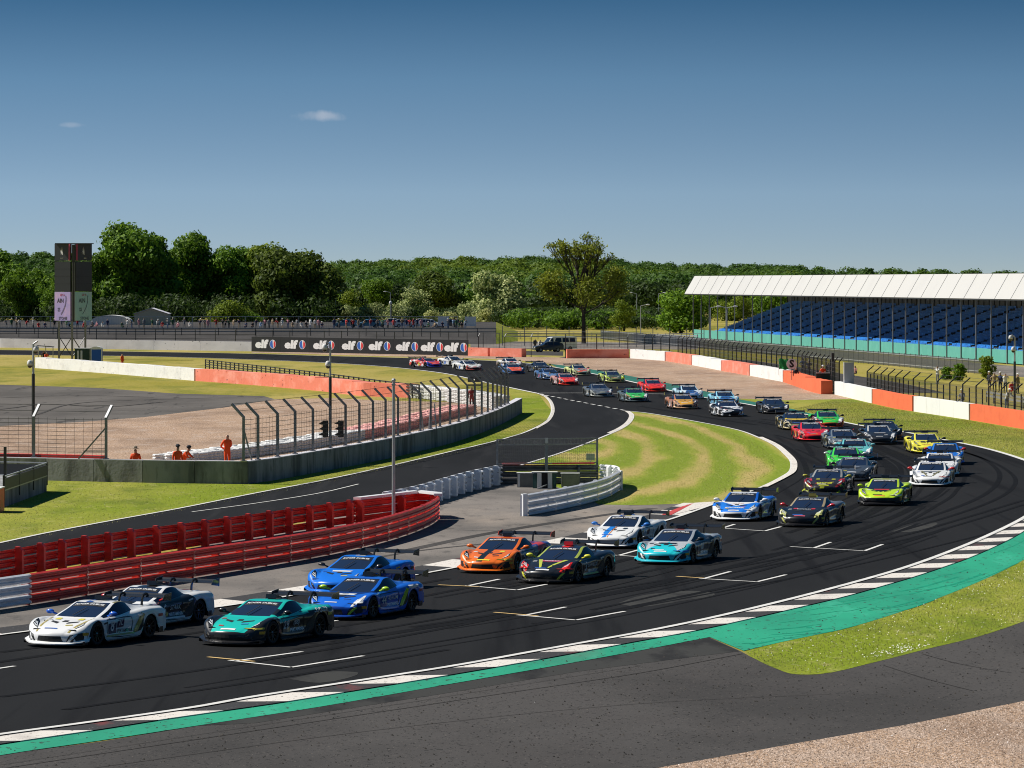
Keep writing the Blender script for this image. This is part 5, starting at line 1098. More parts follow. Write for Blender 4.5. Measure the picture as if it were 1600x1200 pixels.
# white barrier pair around the marshal post
WP = resample(smooth(GL([(823, 807), (880, 796), (921, 786.5), (949, 777.5), (968, 766.5)]), 4), 1.0)
tw = w_barrier('white_barrier', 'white steel barrier in front of the marshal post, on the dusty apron', WP, lambda a, c: M['barrier_white'], 3, .01, -1 if normals2d(WP)[3].y > 0 else 1, 4.0, M['barrier_white'], -1, .95, 3, (.2, .25))
b = MB(); p = WP[0]; b.box((p.x - .10, p.y, .47), (.20, .30, .94), .3); b.build('end_plate', M['barrier_white'], tw)
b = MB(); p = WP[-1]; b.box((p.x + .05, p.y, .47), (.10, .45, .94), .2); b.build('end_plate', M['barrier_white'], tw)
WR_ = resample(smooth(GL([(968, 766.5), (966, 760), (955, 757), (938, 756)]), 4), 1.0)
w_barrier('white_barrier', 'short curved white barrier end right of the marshal post', WR_, lambda a, c: M['barrier_white'], 3, .02, 1, 2.0, M['barrier_white'], 1, .94, 2, (.2, .25))
WL = resample(smooth(GL([(600, 803), (640, 795), (690, 780), (730, 768), (778, 757)]), 4), 1.0)
tl = w_barrier('white_barrier', 'white barrier seen from behind with close-set posts, left of the marshal post', WL, lambda a, c: M['barrier_white'], 3, .02, 1 if normals2d(WL)[3].y > 0 else -1, 4.0, M['barrier_white'], -1, .95, 2, (.42, .3))
# toothed brackets between the posts
N = normals2d(WL)
for q in range(1, len(WL), 2):
    b = MB(); p = WL[q]; n = N[q] * (-1 if N[q].y > 0 else 1)
    for k in range(4): b.ball((p.x + n.x * .1, p.y + n.y * .1, .14 + k * .22), (.16, .16, .07), 0, 7, 4)
    b.build('bracket', M['barrier_white'], tl)
DR = resample(GL([(778, 757), (935, 756)]), 1.0)
td = w_barrier('steel_barrier', 'dark galvanised barrier with a red top rail behind the marshal post cabinets', DR, lambda a, c: M['barrier_grey'], 3, .01, -1, 4.0, M['barrier_grey'], 1, .93, 4, (.12, .2))
b = MB(); b.beam(DR[0] + Vector((.2, -.02, 1.0)), DR[-1] + Vector((-.2, -.02, 1.0)), .22, .06); b.build('top_rail', M['barrier_red'], td)
# cabinets
def cabinet(label, px, py, w_, h_, d_, mat, door=None, name='cabinet', top=None):
    p = G(px, py); t = thing(name, label, 'cabinet', p); b = MB(); b.box((p.x, p.y + d_ / 2, h_ / 2), (w_, d_, h_)); b.build('housing', mat, t)
    b = MB(); b.box((p.x, p.y + d_ / 2 - .02, h_ + .015), (w_ + .06, d_ + .06, .03)); b.build('lid', top or M['offwhite'], t)
    if door: b = MB(); b.box((p.x + door[0], p.y - .012, h_ * .5), (w_ * door[1], .02, h_ * .9)); b.build('door', door[2], t)
    return t
gm = plain('grey_green_cabinet', (.16, .16, .145), .6, var=.2); tg = plain('dark_teal_panel', (.01, .06, .055), .5)
cabinet('grey metal cabinet with a pale left edge at the left of the marshal post', 820.5, 762, .75, .68, .5, gm, (-.30, .14, M['offwhite']))
cabinet('grey metal cabinet with a round vent at the right of the marshal post', 891, 762, .85, .66, .5, gm, (.0, .8, gm))
t = thing('marshal_hut', 'small pale marshal shelter with a dark doorway and teal side boards', 'hut', G(851, 764)); p = G(851, 764)
for sx in (-1, 1):
    b = MB(); b.box((p.x + sx * .25, p.y + .2, .38), (.20, .4, .76)); b.build('door_jamb', M['offwhite'], t)
    b = MB(); b.box((p.x + sx * .46, p.y + .25, .36), (.20, .06, .72)); b.build('side_board', tg, t)
b = MB(); b.box((p.x, p.y + .2, .79), (1.22, .5, .05)); b.build('roof', M['offwhite'], t); b = MB(); b.box((p.x, p.y + .42, .38), (.36, .04, .74)); b.build('doorway', M['black'], t)
b = MB(); b.beam(p + Vector((-.35, -.5, .03)), p + Vector((.1, -.15, .22)), .05, .04); b.beam(p + Vector((-.35, -.5, .03)), p + Vector((.25, -.45, .05)), .05, .04); b.build('ramp_frame', M['steel'], t)
# framed debris screen above
t = thing('debris_screen', 'framed wire debris screen standing over the marshal post', 'screen', G(778, 757)); a = G(777, 758); c = G(933, 755.5); n = 8; H = 2.2
for u, nm in ((0, 'post'), (.49, 'post'), (1, 'post')):
    q = a.lerp(c, u); b = MB(); b.box((q.x, q.y, H / 2), (.10 if u != .49 else .15, .1, H)); b.build(nm, M['steel'], t)
q = a.lerp(c, .49); b = MB(); b.box((q.x, q.y - .08, H - .08), (.16, .05, .26)); b.build('plate', M['steel_lt'], t)
for z in (H, H - .27, 1.02): b = MB(); b.beam(a + Vector((0, 0, z)), c + Vector((0, 0, z)), .05, .05); b.build('rail', M['steel'], t)
b = MB(); m_ = 70
for i in range(m_ + 1):
    q = a.lerp(c, i / m_); b.bar(q + Vector((0, 0, H - .27)), q + Vector((0, 0, H)), .010, 3, cap=False)
tag(b.build('picket', M['steel'], t), kind='stuff')
b = MB()
for i in range(51):
    q = a.lerp(c, i / 50); b.bar(q + Vector((0, 0, 1.02)), q + Vector((0, 0, H - .27)), .0045, 3, cap=False)
for i in range(14):
    z = 1.02 + i * .068; b.bar(a + Vector((0, 0, z)), c + Vector((0, 0, z)), .0045, 3, cap=False)
tag(b.build('wire_mesh', M['wire'], t), kind='stuff')
p = G(926, 752); t = thing('notice_board', 'small pale checked board behind the right post of the debris screen', 'board', p); b = MB(); b.box((p.x - .1, p.y + .3, 1.18), (.42, .03, .34)); b.box((p.x - .1, p.y + .32, .5), (.04, .04, 1.0)); b.build('board', M['offwhite'], t)
# --- right hand catch fence behind the painted wall
RF2 = resample(offset(GL([(1340, 625), (1400, 638.6), (1425, 642.5), (1514, 656), (1600, 670.6), (1690, 688)]), .8), 4.2)
t = catch_fence('dark cranked catch fence behind the clean orange and white wall', RF2, .0, 2.35, (.55, .5), 1, 7, M['steel_dk'], mesh_v=.14, wire_r=.012, post_w=.10)
N = normals2d(RF2)
for a, c in zip(RF2, RF2[1:]): q = a.lerp(c, .5); b = MB(); b.box((q.x, q.y, 1.1), (.08, .08, 2.2)); b.build('post', M['steel_dk'], t)
# far fence behind the gravel trap wall
FF = resample(offset(GL([(735, 556.5), (815, 558), (830, 558)]), 1.5), 4.0)
catch_fence('straight mesh fence behind the faded red wall near the advertising board', FF, 0, 2.6, (.3, .4), 1, 6, M['steel_dk'], mesh_v=.6, wire_r=.012, post_w=.10)
FF = resample(offset(GL([(886, 560), (983, 559.8), (1040, 564), (1081.6, 570.6), (1127.5, 579.4), (1171, 587), (1224, 597), (1283, 614)]), 1.6), 4.0)
catch_fence('long mesh fence curving behind the red and white tarpaulin wall', FF, 0, 2.7, (.3, .4), 1, 7, M['steel_dk'], mesh_v=.18, wire_r=.014, post_w=.11)
# ------------------------------------------------------------------ people
def person_mesh(name, joints, radii, edges, top_z, hip_z, shoe_z, sleeves=True):
    """one continuous skinned figure; material by height: 0 shirt 1 trousers 2 skin 3 shoes 4 hair"""
    me = bpy.data.meshes.new(name); me.from_pydata([joints[k] for k in joints], [], [(list(joints).index(a), list(joints).index(b)) for a, b in edges])
    ob = bpy.data.objects.new('t', me); COL.objects.link(ob); md = ob.modifiers.new('s', 'SKIN'); md.use_smooth_shade = True
    for i, k in enumerate(joints):
        rr = radii[k]; ob.data.skin_vertices[0].data[i].radius = (rr, rr) if not isinstance(rr, tuple) else rr
    ob.data.skin_vertices[0].data[0].use_root = True
    sb = ob.modifiers.new('b', 'SUBSURF'); sb.levels = 1; sb.render_levels = 1
    dg = bpy.context.evaluated_depsgraph_get(); m2 = bpy.data.meshes.new_from_object(ob.evaluated_get(dg)); bpy.data.objects.remove(ob); m2.name = name
    for k in range(5): m2.materials.append(M['skin'])
    hands = [Vector(joints[k]) for k in joints if k.startswith('hand')]; head = Vector(joints['head'])
    for p in m2.polygons:
        c = p.center
        if (c - head).length < .26 and c.z > joints['neck'][2] - .0: mi = 4 if c.z > head.z + .07 or (c.y > head.y + .05 and c.z > head.z - .03) else 2
        elif any((c - h).length < .11 for h in hands): mi = 2
        elif c.z < shoe_z: mi = 3
        elif c.z < hip_z and not any((c - h).length < .3 for h in hands): mi = 1
        else: mi = 0
        p.material_index = mi; p.use_smooth = True
    return m2
ST_E = [('pelvis', 'spine'), ('spine', 'chest'), ('chest', 'neck'), ('neck', 'head'), ('head', 'top'), ('chest', 'shl'), ('shl', 'ell'), ('ell', 'handl'), ('chest', 'shr'), ('shr', 'elr'), ('elr', 'handr'),
        ('pelvis', 'hipl'), ('hipl', 'knl'), ('knl', 'anl'), ('anl', 'tol'), ('pelvis', 'hipr'), ('hipr', 'knr'), ('knr', 'anr'), ('anr', 'tor')]
RAD = dict(pelvis=(.17, .13), spine=(.15, .12), chest=(.19, .13), neck=.06, head=(.095, .11), top=(.075, .09), shl=.075, ell=.052, handl=.042, shr=.075, elr=.052, handr=.042, hipl=.095, knl=.065, anl=.045, tol=.045, hipr=.095, knr=.065, anr=.045, tor=.045)
stand = dict(pelvis=(0, 0, .95), spine=(0, 0, 1.12), chest=(0, 0, 1.36), neck=(0, 0, 1.50), head=(0, -.02, 1.61), top=(0, -.01, 1.72), shl=(-.19, 0, 1.42), ell=(-.25, .02, 1.14), handl=(-.24, -.08, .88), shr=(.19, 0, 1.42), elr=(.25, .02, 1.14), handr=(.24, -.08, .88),
             hipl=(-.10, 0, .90), knl=(-.11, -.02, .50), anl=(-.12, .02, .09), tol=(-.13, -.12, .045), hipr=(.10, 0, .90), knr=(.11, -.02, .50), anr=(.12, .02, .09), tor=(.13, -.12, .045))
photo = dict(stand, ell=(-.28, -.16, 1.28), handl=(-.08, -.26, 1.55), elr=(.28, -.16, 1.28), handr=(.08, -.26, 1.55))
hips = dict(stand, ell=(-.40, .06, 1.20), handl=(-.20, -.03, 1.00), elr=(.40, .06, 1.20), handr=(.20, -.03, 1.00))
back = dict(stand, ell=(-.30, .12, 1.16), handl=(-.05, .19, 1.00), elr=(.30, .12, 1.16), handr=(.05, .19, 1.00))
sit = dict(pelvis=(0, 0, .48), spine=(0, -.02, .66), chest=(0, -.06, .88), neck=(0, -.08, 1.01), head=(0, -.11, 1.12), top=(0, -.11, 1.23), shl=(-.19, -.06, .94), ell=(-.25, -.16, .70), handl=(-.14, -.36, .62), shr=(.19, -.06, .94), elr=(.25, -.16, .70), handr=(.14, -.36, .62),
           hipl=(-.10, -.04, .47), knl=(-.13, -.46, .50), anl=(-.13, -.42, .10), tol=(-.14, -.55, .045), hipr=(.10, -.04, .47), knr=(.13, -.46, .50), anr=(.13, -.42, .10), tor=(.14, -.55, .045))
lean = dict(stand, spine=(0, -.06, 1.10), chest=(0, -.18, 1.28), neck=(0, -.26, 1.40), head=(0, -.32, 1.50), top=(0, -.35, 1.60), shl=(-.19, -.2, 1.33), ell=(-.25, -.36, 1.14), handl=(-.2, -.52, 1.10), shr=(.19, -.2, 1.33), elr=(.25, -.36, 1.14), handr=(.2, -.52, 1.10))
PMESH = {'stand': person_mesh('body', stand, RAD, ST_E, 1.5, .95, .09), 'photo': person_mesh('body', photo, RAD, ST_E, 1.5, .95, .09), 'hips': person_mesh('body', hips, RAD, ST_E, 1.5, .95, .09),
         'sit': person_mesh('body', sit, RAD, ST_E, 1.0, .56, .09), 'back': person_mesh('body', back, RAD, ST_E, 1.5, .95, .09), 'lean': person_mesh('body', lean, RAD, ST_E, 1.4, .95, .09)}
CM = {}
def cloth(c):
    if c not in CM: CM[c] = plain('cloth', c, .85)
    return CM[c]
b = MB(); b.lathe([(.10, .0), (.17, .01), (.17, .03), (.10, .035), (.095, .12), (.05, .15)], (0, 0, 0), 12); HATM = b.mesh('hat', M['white'])
b = MB(); b.ball((0, 0, .03), (.11, .13, .09), 0, 10, 6); b.box((0, -.13, .02), (.16, .12, .02)); CAPM = b.mesh('cap', M['white'])
def person(pos, pose, label, shirt, trousers, rz=0, hat=None, group=None, hatkind='hat', scale=1.0, shoes=(.03, .03, .03), sleeves=None):
    t = thing('person', label, 'person', pos, rz, group); t.scale = (scale,) * 3
    o = mk('body', PMESH[pose], t)
    for i, m_ in enumerate((cloth(shirt), cloth(trousers), M['skin'], cloth(shoes), M['hair'])): o.material_slots[i].link = 'OBJECT'; o.material_slots[i].material = m_
    if hat:
        h = {'sit': (0, -.11, 1.17), 'lean': (0, -.32, 1.54)}.get(pose, (0, -.02, 1.66)); q = mk(hatkind, HATM if hatkind == 'hat' else CAPM, t, (h[0], h[1], h[2] + .07)); q.material_slots[0].link = 'OBJECT'; q.material_slots[0].material = cloth(hat)
    return t
OR = (.85, .09, .012); DK = (.02, .022, .03); NV = (.02, .035, .10); WH = (.72, .71, .68); GR = (.22, .22, .22); TN = (.35, .26, .16); BL = (.05, .14, .38); RD = (.45, .03, .03); JE = (.08, .12, .22)
# marshals behind the concrete wall
person(G(355, 734), 'back', 'marshal in orange overalls standing beside the first post of the catch fence', OR, OR, R(35), scale=1.06)
person(G(207, 750) + Vector((0, 1.6, -.25)), 'stand', 'marshal in orange overalls with a brimmed straw hat, alone behind the wall', OR, OR, 0, (.35, .30, .22))
person(G(274, 752) + Vector((0, 1.3, -.06)), 'stand', 'marshal in orange overalls with a dark cap, left of the close pair', OR, OR, R(30), DK, hatkind='cap')
person(G(281, 750.5) + Vector((.05, 1.3, -.03)), 'lean', 'marshal in orange overalls leaning right, right of the close pair', OR, OR, R(70), DK, hatkind='cap')
# ------------------------------------------------------------------ poles, cameras, lights
def cctv(label, px, py_top, base, cams, mat_low, z_split=.62):
    p = base; s = FOC / p.y; H = CAM_H - (py_top - HOR) / s; t = thing('camera_pole', label, 'camera pole', p)
    b = MB(); b.bar(p, p + Vector((0, 0, (H) * z_split)), .085, 8, mi=0); b.build('pole', mat_low, t)
    b = MB(); b.bar(p + Vector((0, 0, H * z_split)), p + Vector((0, 0, H - .15)), .06, 8)
    pts = [p + Vector((math.sin(a) * .22 * cams[0][2] - (0), 0, H - .15 + (1 - math.cos(a)) * .0 + math.sin(a) * .15)) for a in (0, .8, 1.57)]
    for a, c in zip(pts, pts[1:]): b.bar(a, c, .045, 6)
    b.build('mast', M['steel_lt'], t)
    for dx, z, sgn in cams:
        zz = CAM_H - (z - HOR) / s; c = p + Vector((dx, 0, zz)); b = MB(); b.lathe([(.05, .28), (.12, .22), (.145, .10), (.145, .0)], c, 12); hd = b.build('camera_housing', M['offwhite'], t, smooth=True)
        b = MB(); b.ball(c + Vector((0, 0, -.02)), (.12, .12, .12), 0, 12, 6); b.build('dome', M['blackgloss'], hd, smooth=True)
        b = MB(); b.bar(p + Vector((0, 0, zz + .18)), c + Vector((0, 0, .2)), .03, 5); b.build('bracket', M['offwhite'], t)
    return t
cctv('dark camera pole with two white dome cameras behind the wall at the far left', 52, 533, G(52, 745), [(.13, 549, 1), (-.17, 571, 1)], M['steel_dk'], .76)
cctv('dark camera pole with two white dome cameras in the middle of the catch fence', 516, 534, G(516, 728), [(-.30, 546, -1), (-.12, 572, -1)], M['steel_dk'], .72)
cctv('dark camera pole with two dome cameras at the right edge near the grandstand', 1588, 523, G(1588, 663) + Vector((0, .9, 0)), [(-.28, 530, -1), (-.10, 548, -1)], M['steel_dk'], .70)
p = G(615, 827); t = thing('flag_pole', 'slim white pole rising from inside the red barrier tip', 'pole', p); s = FOC / p.y; H = CAM_H - (596 - HOR) / s
b = MB(); b.bar(p, p + Vector((0, 0, H)), .075, 10, .060); b.build('pole', M['steel_lt'], t); b = MB(); b.ball(p + Vector((0, 0, H + .04)), .09, 0, 8, 5); b.box((p.x, p.y, H - .12), (.16, .16, .05)); b.build('finial', M['steel_lt'], t)
for x, lab in ((508, 'black signal light with a louvred back left of the middle camera pole'), (533, 'black signal light with a louvred back right of the middle camera pole')):
    p = fence_pt(516 if x == 508 else 540) + Vector((-.25, .1, 0)); t = thing('signal_light', lab, 'signal light', p); s = FOC / p.y
    z0 = CAM_H - (683 - HOR) / s; z1 = CAM_H - (657 - HOR) / s; b = MB(); b.box((p.x, p.y, (z0 + z1) / 2), (.30, .18, z1 - z0)); b.build('housing', M['black'], t)
    for k in range(3):
        z = z0 + (k + .5) * (z1 - z0) / 3; b = MB(); b.add([(p.x - .15, p.y - .1, z + .1), (p.x - .15, p.y + .1, z + .1), (p.x - .36, p.y + .1, z - .02), (p.x - .36, p.y - .1, z - .02), (p.x - .15, p.y - .1, z - .06), (p.x - .15, p.y + .1, z - .06)], [(0, 1, 2, 3), (3, 2, 5, 4), (0, 3, 4), (1, 5, 2)]); b.build('visor', M['black'], t)
# step ladder and trolley at the fence
p = fence_pt(673) + Vector((.1, .35, 0)); t = thing('step_ladder', 'aluminium step ladder propped at the catch fence', 'ladder', p); b = MB()
for sx in (-.22, .22): b.beam(p + Vector((sx, -.25, 1.1)), p + Vector((sx * .5, 0, 2.6)), .05, .05); b.beam(p + Vector((sx, .45, 1.1)), p + Vector((sx * .5, .02, 2.6)), .05, .05)
b.build('rail', M['steel_lt'], t)
for k in range(5): q = MB(); z = 1.35 + k * .25; w_ = .22 - .022 * k; q.beam(p + Vector((-w_, -.20 + .04 * k, z)), p + Vector((w_, -.20 + .04 * k, z)), .08, .03); q.build('step', M['steel_lt'], t)
# recovery trolley behind the far end of the catch fence
p = G(741, 632); t = thing('twin_signal_stand', 'dark twin signal panel on a stand behind the far end of the catch fence', 'signal panel', p); s = FOC / p.y
for dx in (-.28, .28): b = MB(); b.box((p.x + dx, p.y, 2.0), (.48, .06, .42)); b.build('panel', M['steel_dk'], t)
b = MB(); b.box((p.x, p.y, .95), (.08, .08, 1.9)); b.box((p.x, p.y, 1.55), (1.3, .1, .12)); b.box((p.x, p.y, .15), (.9, .6, .3)); b.build('stand', M['black'], t)
person(G(737, 640), 'stand', 'person in dark red top behind the far end of the catch fence', (.3, .02, .02), DK)
# ------------------------------------------------------------------ advertising board
A0, B0 = G(393, 549.2), G(731, 555.8); t = thing('advertising_board', 'long black advertising board repeating a white fuel-brand word and round emblem', 'advertising board', A0); D = (B0 - A0); Ln = D.length; D = D.normalized(); Nf = Vector((D.y, -D.x, 0)); BH = 2.08
if Nf.y > 0: Nf = -Nf
cxs = [415, 461, 506, 551, 593, 636, 675, 712]; us = [ (A0 + D * u) for u in () ]
def u_of(px):
    # where the sight line through photo column px meets the board
    k = (px - 800) / FOC; return (k * A0.y - A0.x) / (D.x - k * D.y)
U = [u_of(x) for x in cxs]; edges = [0] + [(a + c) / 2 for a, c in zip(U, U[1:])] + [Ln]
ev, ef = text_mesh('elf', 1.0, .055)
elfblue = plain('emblem_blue', (.03, .12, .45), .5); elfred = plain('emblem_red', (.65, .03, .03), .5); bb = plain('board_black', (.012, .012, .014), .5)
for i in range(8):
    b = MB(); a, c = A0 + D * (edges[i] + .01), A0 + D * (edges[i + 1] - .01)
    b.add([a + Vector((0, 0, .02)), c + Vector((0, 0, .02)), c + Vector((0, 0, BH)), a + Vector((0, 0, BH))] + [q - Nf * .12 for q in (a + Vector((0, 0, .02)), c + Vector((0, 0, .02)), c + Vector((0, 0, BH)), a + Vector((0, 0, BH)))], [(0, 1, 2, 3), (7, 6, 5, 4), (3, 2, 6, 7), (0, 3, 7, 4), (1, 5, 6, 2)]); pn = b.build('panel', bb, t)
    wd = (edges[i + 1] - edges[i]) if 0 < i < 7 else (U[1] - U[0]); wd = min(wd, 4.3, (U[i] - U[i - 1]) if i else 9, (U[i + 1] - U[i]) if i < 7 else 9); fx = min(1.0, wd / 4.1)
    o_ = A0 + D * (U[i] - .22 * wd) + Vector((0, 0, BH * .50)) + Nf * .012; sc = 1.50
    b = MB(); b.add([o_ + D * (x * sc * 1.75 * fx + y * .12 * sc) + Vector((0, 0, y * sc)) for x, y, z in ev], ef); b.build('lettering', M['white'], pn)
    oc = A0 + D * (U[i] + .36 * wd) + Vector((0, 0, BH * .52)) + Nf * .012
    def blob(pts, off, m_, nm):
        q = MB(); q.add([oc + D * x + Vector((0, 0, z)) + Nf * off for x, z in pts], [tuple(range(len(pts)))]); q.build(nm, m_, pn)
    el = lambda rx, rz, a0, a1, n=18: [(rx * math.cos(R(a0 + (a1 - a0) * k / n)), rz * math.sin(R(a0 + (a1 - a0) * k / n))) for k in range(n + 1)]
    blob(el(.68 * fx, .62, 0, 360)[:-1], .0, M['white'], 'emblem'); blob(el(.61 * fx, .56, 95, 285) + [(.02, -.1)], .006, elfblue, 'emblem_left'); blob(el(.62 * fx, .56, -70, 65) + [(.18, .1)], .006, elfred, 'emblem_right')
b = MB(); q = A0 - Nf * .2
for i in range(12): c = A0 + D * (Ln * (i + .5) / 12) - Nf * .5; b.beam(c, A0 + D * (Ln * (i + .5) / 12) - Nf * .15 + Vector((0, 0, BH * .8)), .08, .08)
b.build('rear_brace', M['steel'], t)
# ------------------------------------------------------------------ screen tower
p = G(115, 562); t = thing('screen_tower', 'tall two-sided screen tower with posters, standing on steel legs at the left', 'screen tower', p); s = FOC / p.y
zy = lambda y: CAM_H - (y - HOR) / s
def face(u0, x0, x1, y0, y1, z0, z1, th=.25):
    a, c = Vector((x0, y0, 0)), Vector((x1, y1, 0)); n = Vector((c.y - a.y, -(c.x - a.x), 0)).normalized(); n = -n if n.y > 0 else n
    vv = [a + Vector((0, 0, z0)), c + Vector((0, 0, z0)), c + Vector((0, 0, z1)), a + Vector((0, 0, z1))]; return vv + [q - n * th for q in vv], n, a, c
BOXF = [(0, 1, 2, 3), (7, 6, 5, 4), (3, 2, 6, 7), (0, 3, 7, 4), (1, 5, 6, 2), (0, 4, 5, 1)]
posterA = layered('lavender_poster', (.38, .31, .60), [((.62, .42, .60), .8, .5, .7, .6, (1, 1, 1), 2)], .6); posterB = layered('teal_poster', (.34, .56, .60), [((.45, .55, .62), .8, .5, .7, .6, (1, 1, 1), 2)], .6)
pink = plain('pink_stripe', (.35, .04, .10), .6); ink = plain('poster_ink', (.04, .04, .08), .6); scr = plain('screen_black', (.02, .021, .024), .4)
cx = lambda x: (x - 800) / s
for fi, (xa, xb, ya, yb, pst) in enumerate(((cx(83), cx(110), p.y + 1.6, p.y - .2, posterA), (cx(119), cx(141), p.y - .2, p.y + 2.0, posterB))):
    for nm, z0, z1, mt in (('banner', zy(407), zy(381), scr), ('screen', zy(455), zy(408.5), scr), ('poster', zy(501), zy(456), pst)):
        vv, n, a, c = face(0, xa, xb, ya, yb, z0, z1); b = MB(); b.add(vv, BOXF); pn = b.build(nm, mt, t); d = (c - a).normalized(); mid = a.lerp(c, .5) + n * .02
        W_ = (c - a).length
        def put(txt, du, z, size, mt_, sx=1.0):
            v, f = text_mesh(txt, 1.0, .02); q = MB(); q.add([mid + d * (du + x * size * sx) + Vector((0, 0, z + y * size)) for x, y, _ in v], f); q.build('lettering', mt_, pn)
        if nm == 'banner':
            q = MB()
            for k in range(6):                              # fan of white feather strokes
                a0 = R(100 + k * 17); L_ = .95 - .08 * k; o2 = mid + Vector((0, 0, (z0 + z1) / 2 - .35)) + d * .05; tip = o2 + d * (math.cos(a0) * L_ * .8) + Vector((0, 0, math.sin(a0) * L_ * 1.1)); sd2 = d * math.sin(a0) * .055
                q.add([o2 - sd2 * .4, o2 + sd2 * .4, o2.lerp(tip, .6) + sd2, tip, o2.lerp(tip, .6) - sd2], [(0, 1, 2, 3, 4)])
            q.box(mid + Vector((0, 0, z0 + .30)), (.55, .03, .07)); q.build('emblem', M['white'], pn)
            e_ = c if fi == 0 else a; dd = -d if fi == 0 else d; q = MB(); vq = [e_ + n * .015 + Vector((0, 0, z0)), e_ + dd * .30 + n * .015 + Vector((0, 0, z0)), e_ + dd * .30 + n * .015 + Vector((0, 0, z1)), e_ + n * .015 + Vector((0, 0, z1))]; q.add(vq, [(0, 1, 2, 3)]); q.build('stripe', pink, pn)
        if nm == 'screen':
            for k in range(1, 4):
                q = MB(); z = z0 + (z1 - z0) * k / 4; q.add([a + n * .012 + Vector((0, 0, z - .02)), c + n * .012 + Vector((0, 0, z - .02)), c + n * .012 + Vector((0, 0, z + .02)), a + n * .012 + Vector((0, 0, z + .02))], [(0, 1, 2, 3)]); q.build('screen_joint', M['black'], pn)
        if nm == 'poster':
            put('AIN', -.35, zy(470), .75, ink, .9); put('SS', -.62, zy(484), .62, ink, .8); put('STONE', .1, zy(497.5), .50, ink, .95); put('GP A', .0, zy(461), .38, pink, 1.0)
            q = MB(); prev = None
            for k in range(9):
                u = k / 8; pt = mid + d * (.62 - .9 * u * u + .1 * math.sin(u * 3)) + Vector((0, 0, zy(462) + (zy(491) - zy(462)) * u)) + n * .01
                if prev is not None: q.beam(prev, pt, .02, .05)
                prev = pt
            q.build('ink_stroke', ink, pn)
b = MB(); b.box((p.x, p.y + .1, (zy(503) + zy(382)) / 2), (.42, .30, zy(382) - zy(503))); b.build('column', M['steel_dk'], t)
for dx in (-.10, .10): b = MB(); b.box((p.x + dx, p.y - .09, (zy(503) + zy(410)) / 2), (.07, .08, zy(410) - zy(503))); b.build('cable_duct', M['steel'], t)
b = MB(); b.box((p.x, p.y + .9, zy(380.5)), (4.7, 1.9, .10)); b.build('cap', M['steel_dk'], t)
LG = [Vector((cx(91.5), p.y + .5, 0)), Vector((cx(113), p.y - .1, 0)), Vector((cx(131), p.y + 1.8, 0))]
for q in LG: b = MB(); b.box((q.x, q.y, zy(502) / 2), (.24, .24, zy(502))); b.build('leg', M['steel'], t)
for a, c in ((LG[0], LG[1]), (LG[1], LG[2])):
    b = MB(); b.beam(a + Vector((0, 0, .3)), c + Vector((0, 0, 2.9)), .08, .08); b.beam(c + Vector((0, 0, .3)), a + Vector((0, 0, 2.9)), .08, .08); b.build('brace', M['steel_dk'], t)
# things at the foot of the tower
p = G(150.5, 573); t = thing('portable_toilet', 'blue portable toilet with a white domed roof behind the white tarpaulin wall', 'portable toilet', p); s = FOC / p.y; ub = plain('toilet_blue', (.01, .10, .50), .5)
b = MB(); b.box((p.x, p.y + .55, 1.0), (1.25, 1.1, 2.0)); b.build('cabin', ub, t); b = MB()
for k in range(8):
    a0, a1 = math.pi * k / 8, math.pi * (k + 1) / 8; b.quad((p.x + .66 * math.cos(a0), p.y - .03, 2.0 + .34 * math.sin(a0)), (p.x + .66 * math.cos(a0), p.y + 1.13, 2.0 + .34 * math.sin(a0)), (p.x + .66 * math.cos(a1), p.y + 1.13, 2.0 + .34 * math.sin(a1)), (p.x + .66 * math.cos(a1), p.y - .03, 2.0 + .34 * math.sin(a1)))
b.add([(p.x + .66 * math.cos(math.pi * k / 8), p.y - .03, 2.0 + .34 * math.sin(math.pi * k / 8)) for k in range(9)], [tuple(range(9))]); b.build('roof', M['white'], t)
for sx in (-1, 1): b = MB(); b.box((p.x + sx * .6, p.y - .02, 1.0), (.08, .06, 2.0)); b.build('corner_post', M['white'], t)
p = G(128, 572); t = thing('generator_cabin', 'dark green equipment cabin with pale side panels beside the blue toilet', 'cabin', p); b = MB(); b.box((p.x, p.y + .9, 1.0), (1.7, 1.8, 2.0)); b.build('housing', plain('cabin_green', (.02, .05, .03), .6), t)
for dx in (-.45, -.05): b = MB(); b.box((p.x + dx, p.y - .02, 1.0), (.22, .04, 1.6)); b.build('panel', M['offwhite'], t)
b = MB(); b.box((p.x, p.y + .9, 2.04), (1.8, 1.9, .08)); b.build('roof', M['offwhite'], t)
p = G(71, 571); t = thing('shelter', 'open flat-roofed marshal shelter behind the left end of the white wall', 'shelter', p)
b = MB(); b.beam(p + Vector((-.95, 0, 2.32)), p + Vector((.95, 0, 2.18)), 1.4, .07); b.build('roof', M['steel_dk'], t)
for sx in (-.85, 0, .85): b = MB(); b.box((p.x + sx, p.y + .3, 1.1), (.09, .09, 2.2)); b.build('post', M['offwhite'], t)
person(G(68, 571) + Vector((0, .1, 0)), 'stand', 'person in dark clothes under the open marshal shelter', (.05, .02, .02), DK)
person(G(72, 572), 'lean', 'person in a red orange top leaning under the open marshal shelter', (.75, .08, .03), (.7, .2, .12), R(20))
person(G(191, 577), 'stand', 'marshal in orange walking on the dry grass right of the blue toilet', OR, OR, R(60))
person(G(205, 531), 'hips', 'person in black standing behind the pale grey far wall', DK, DK)
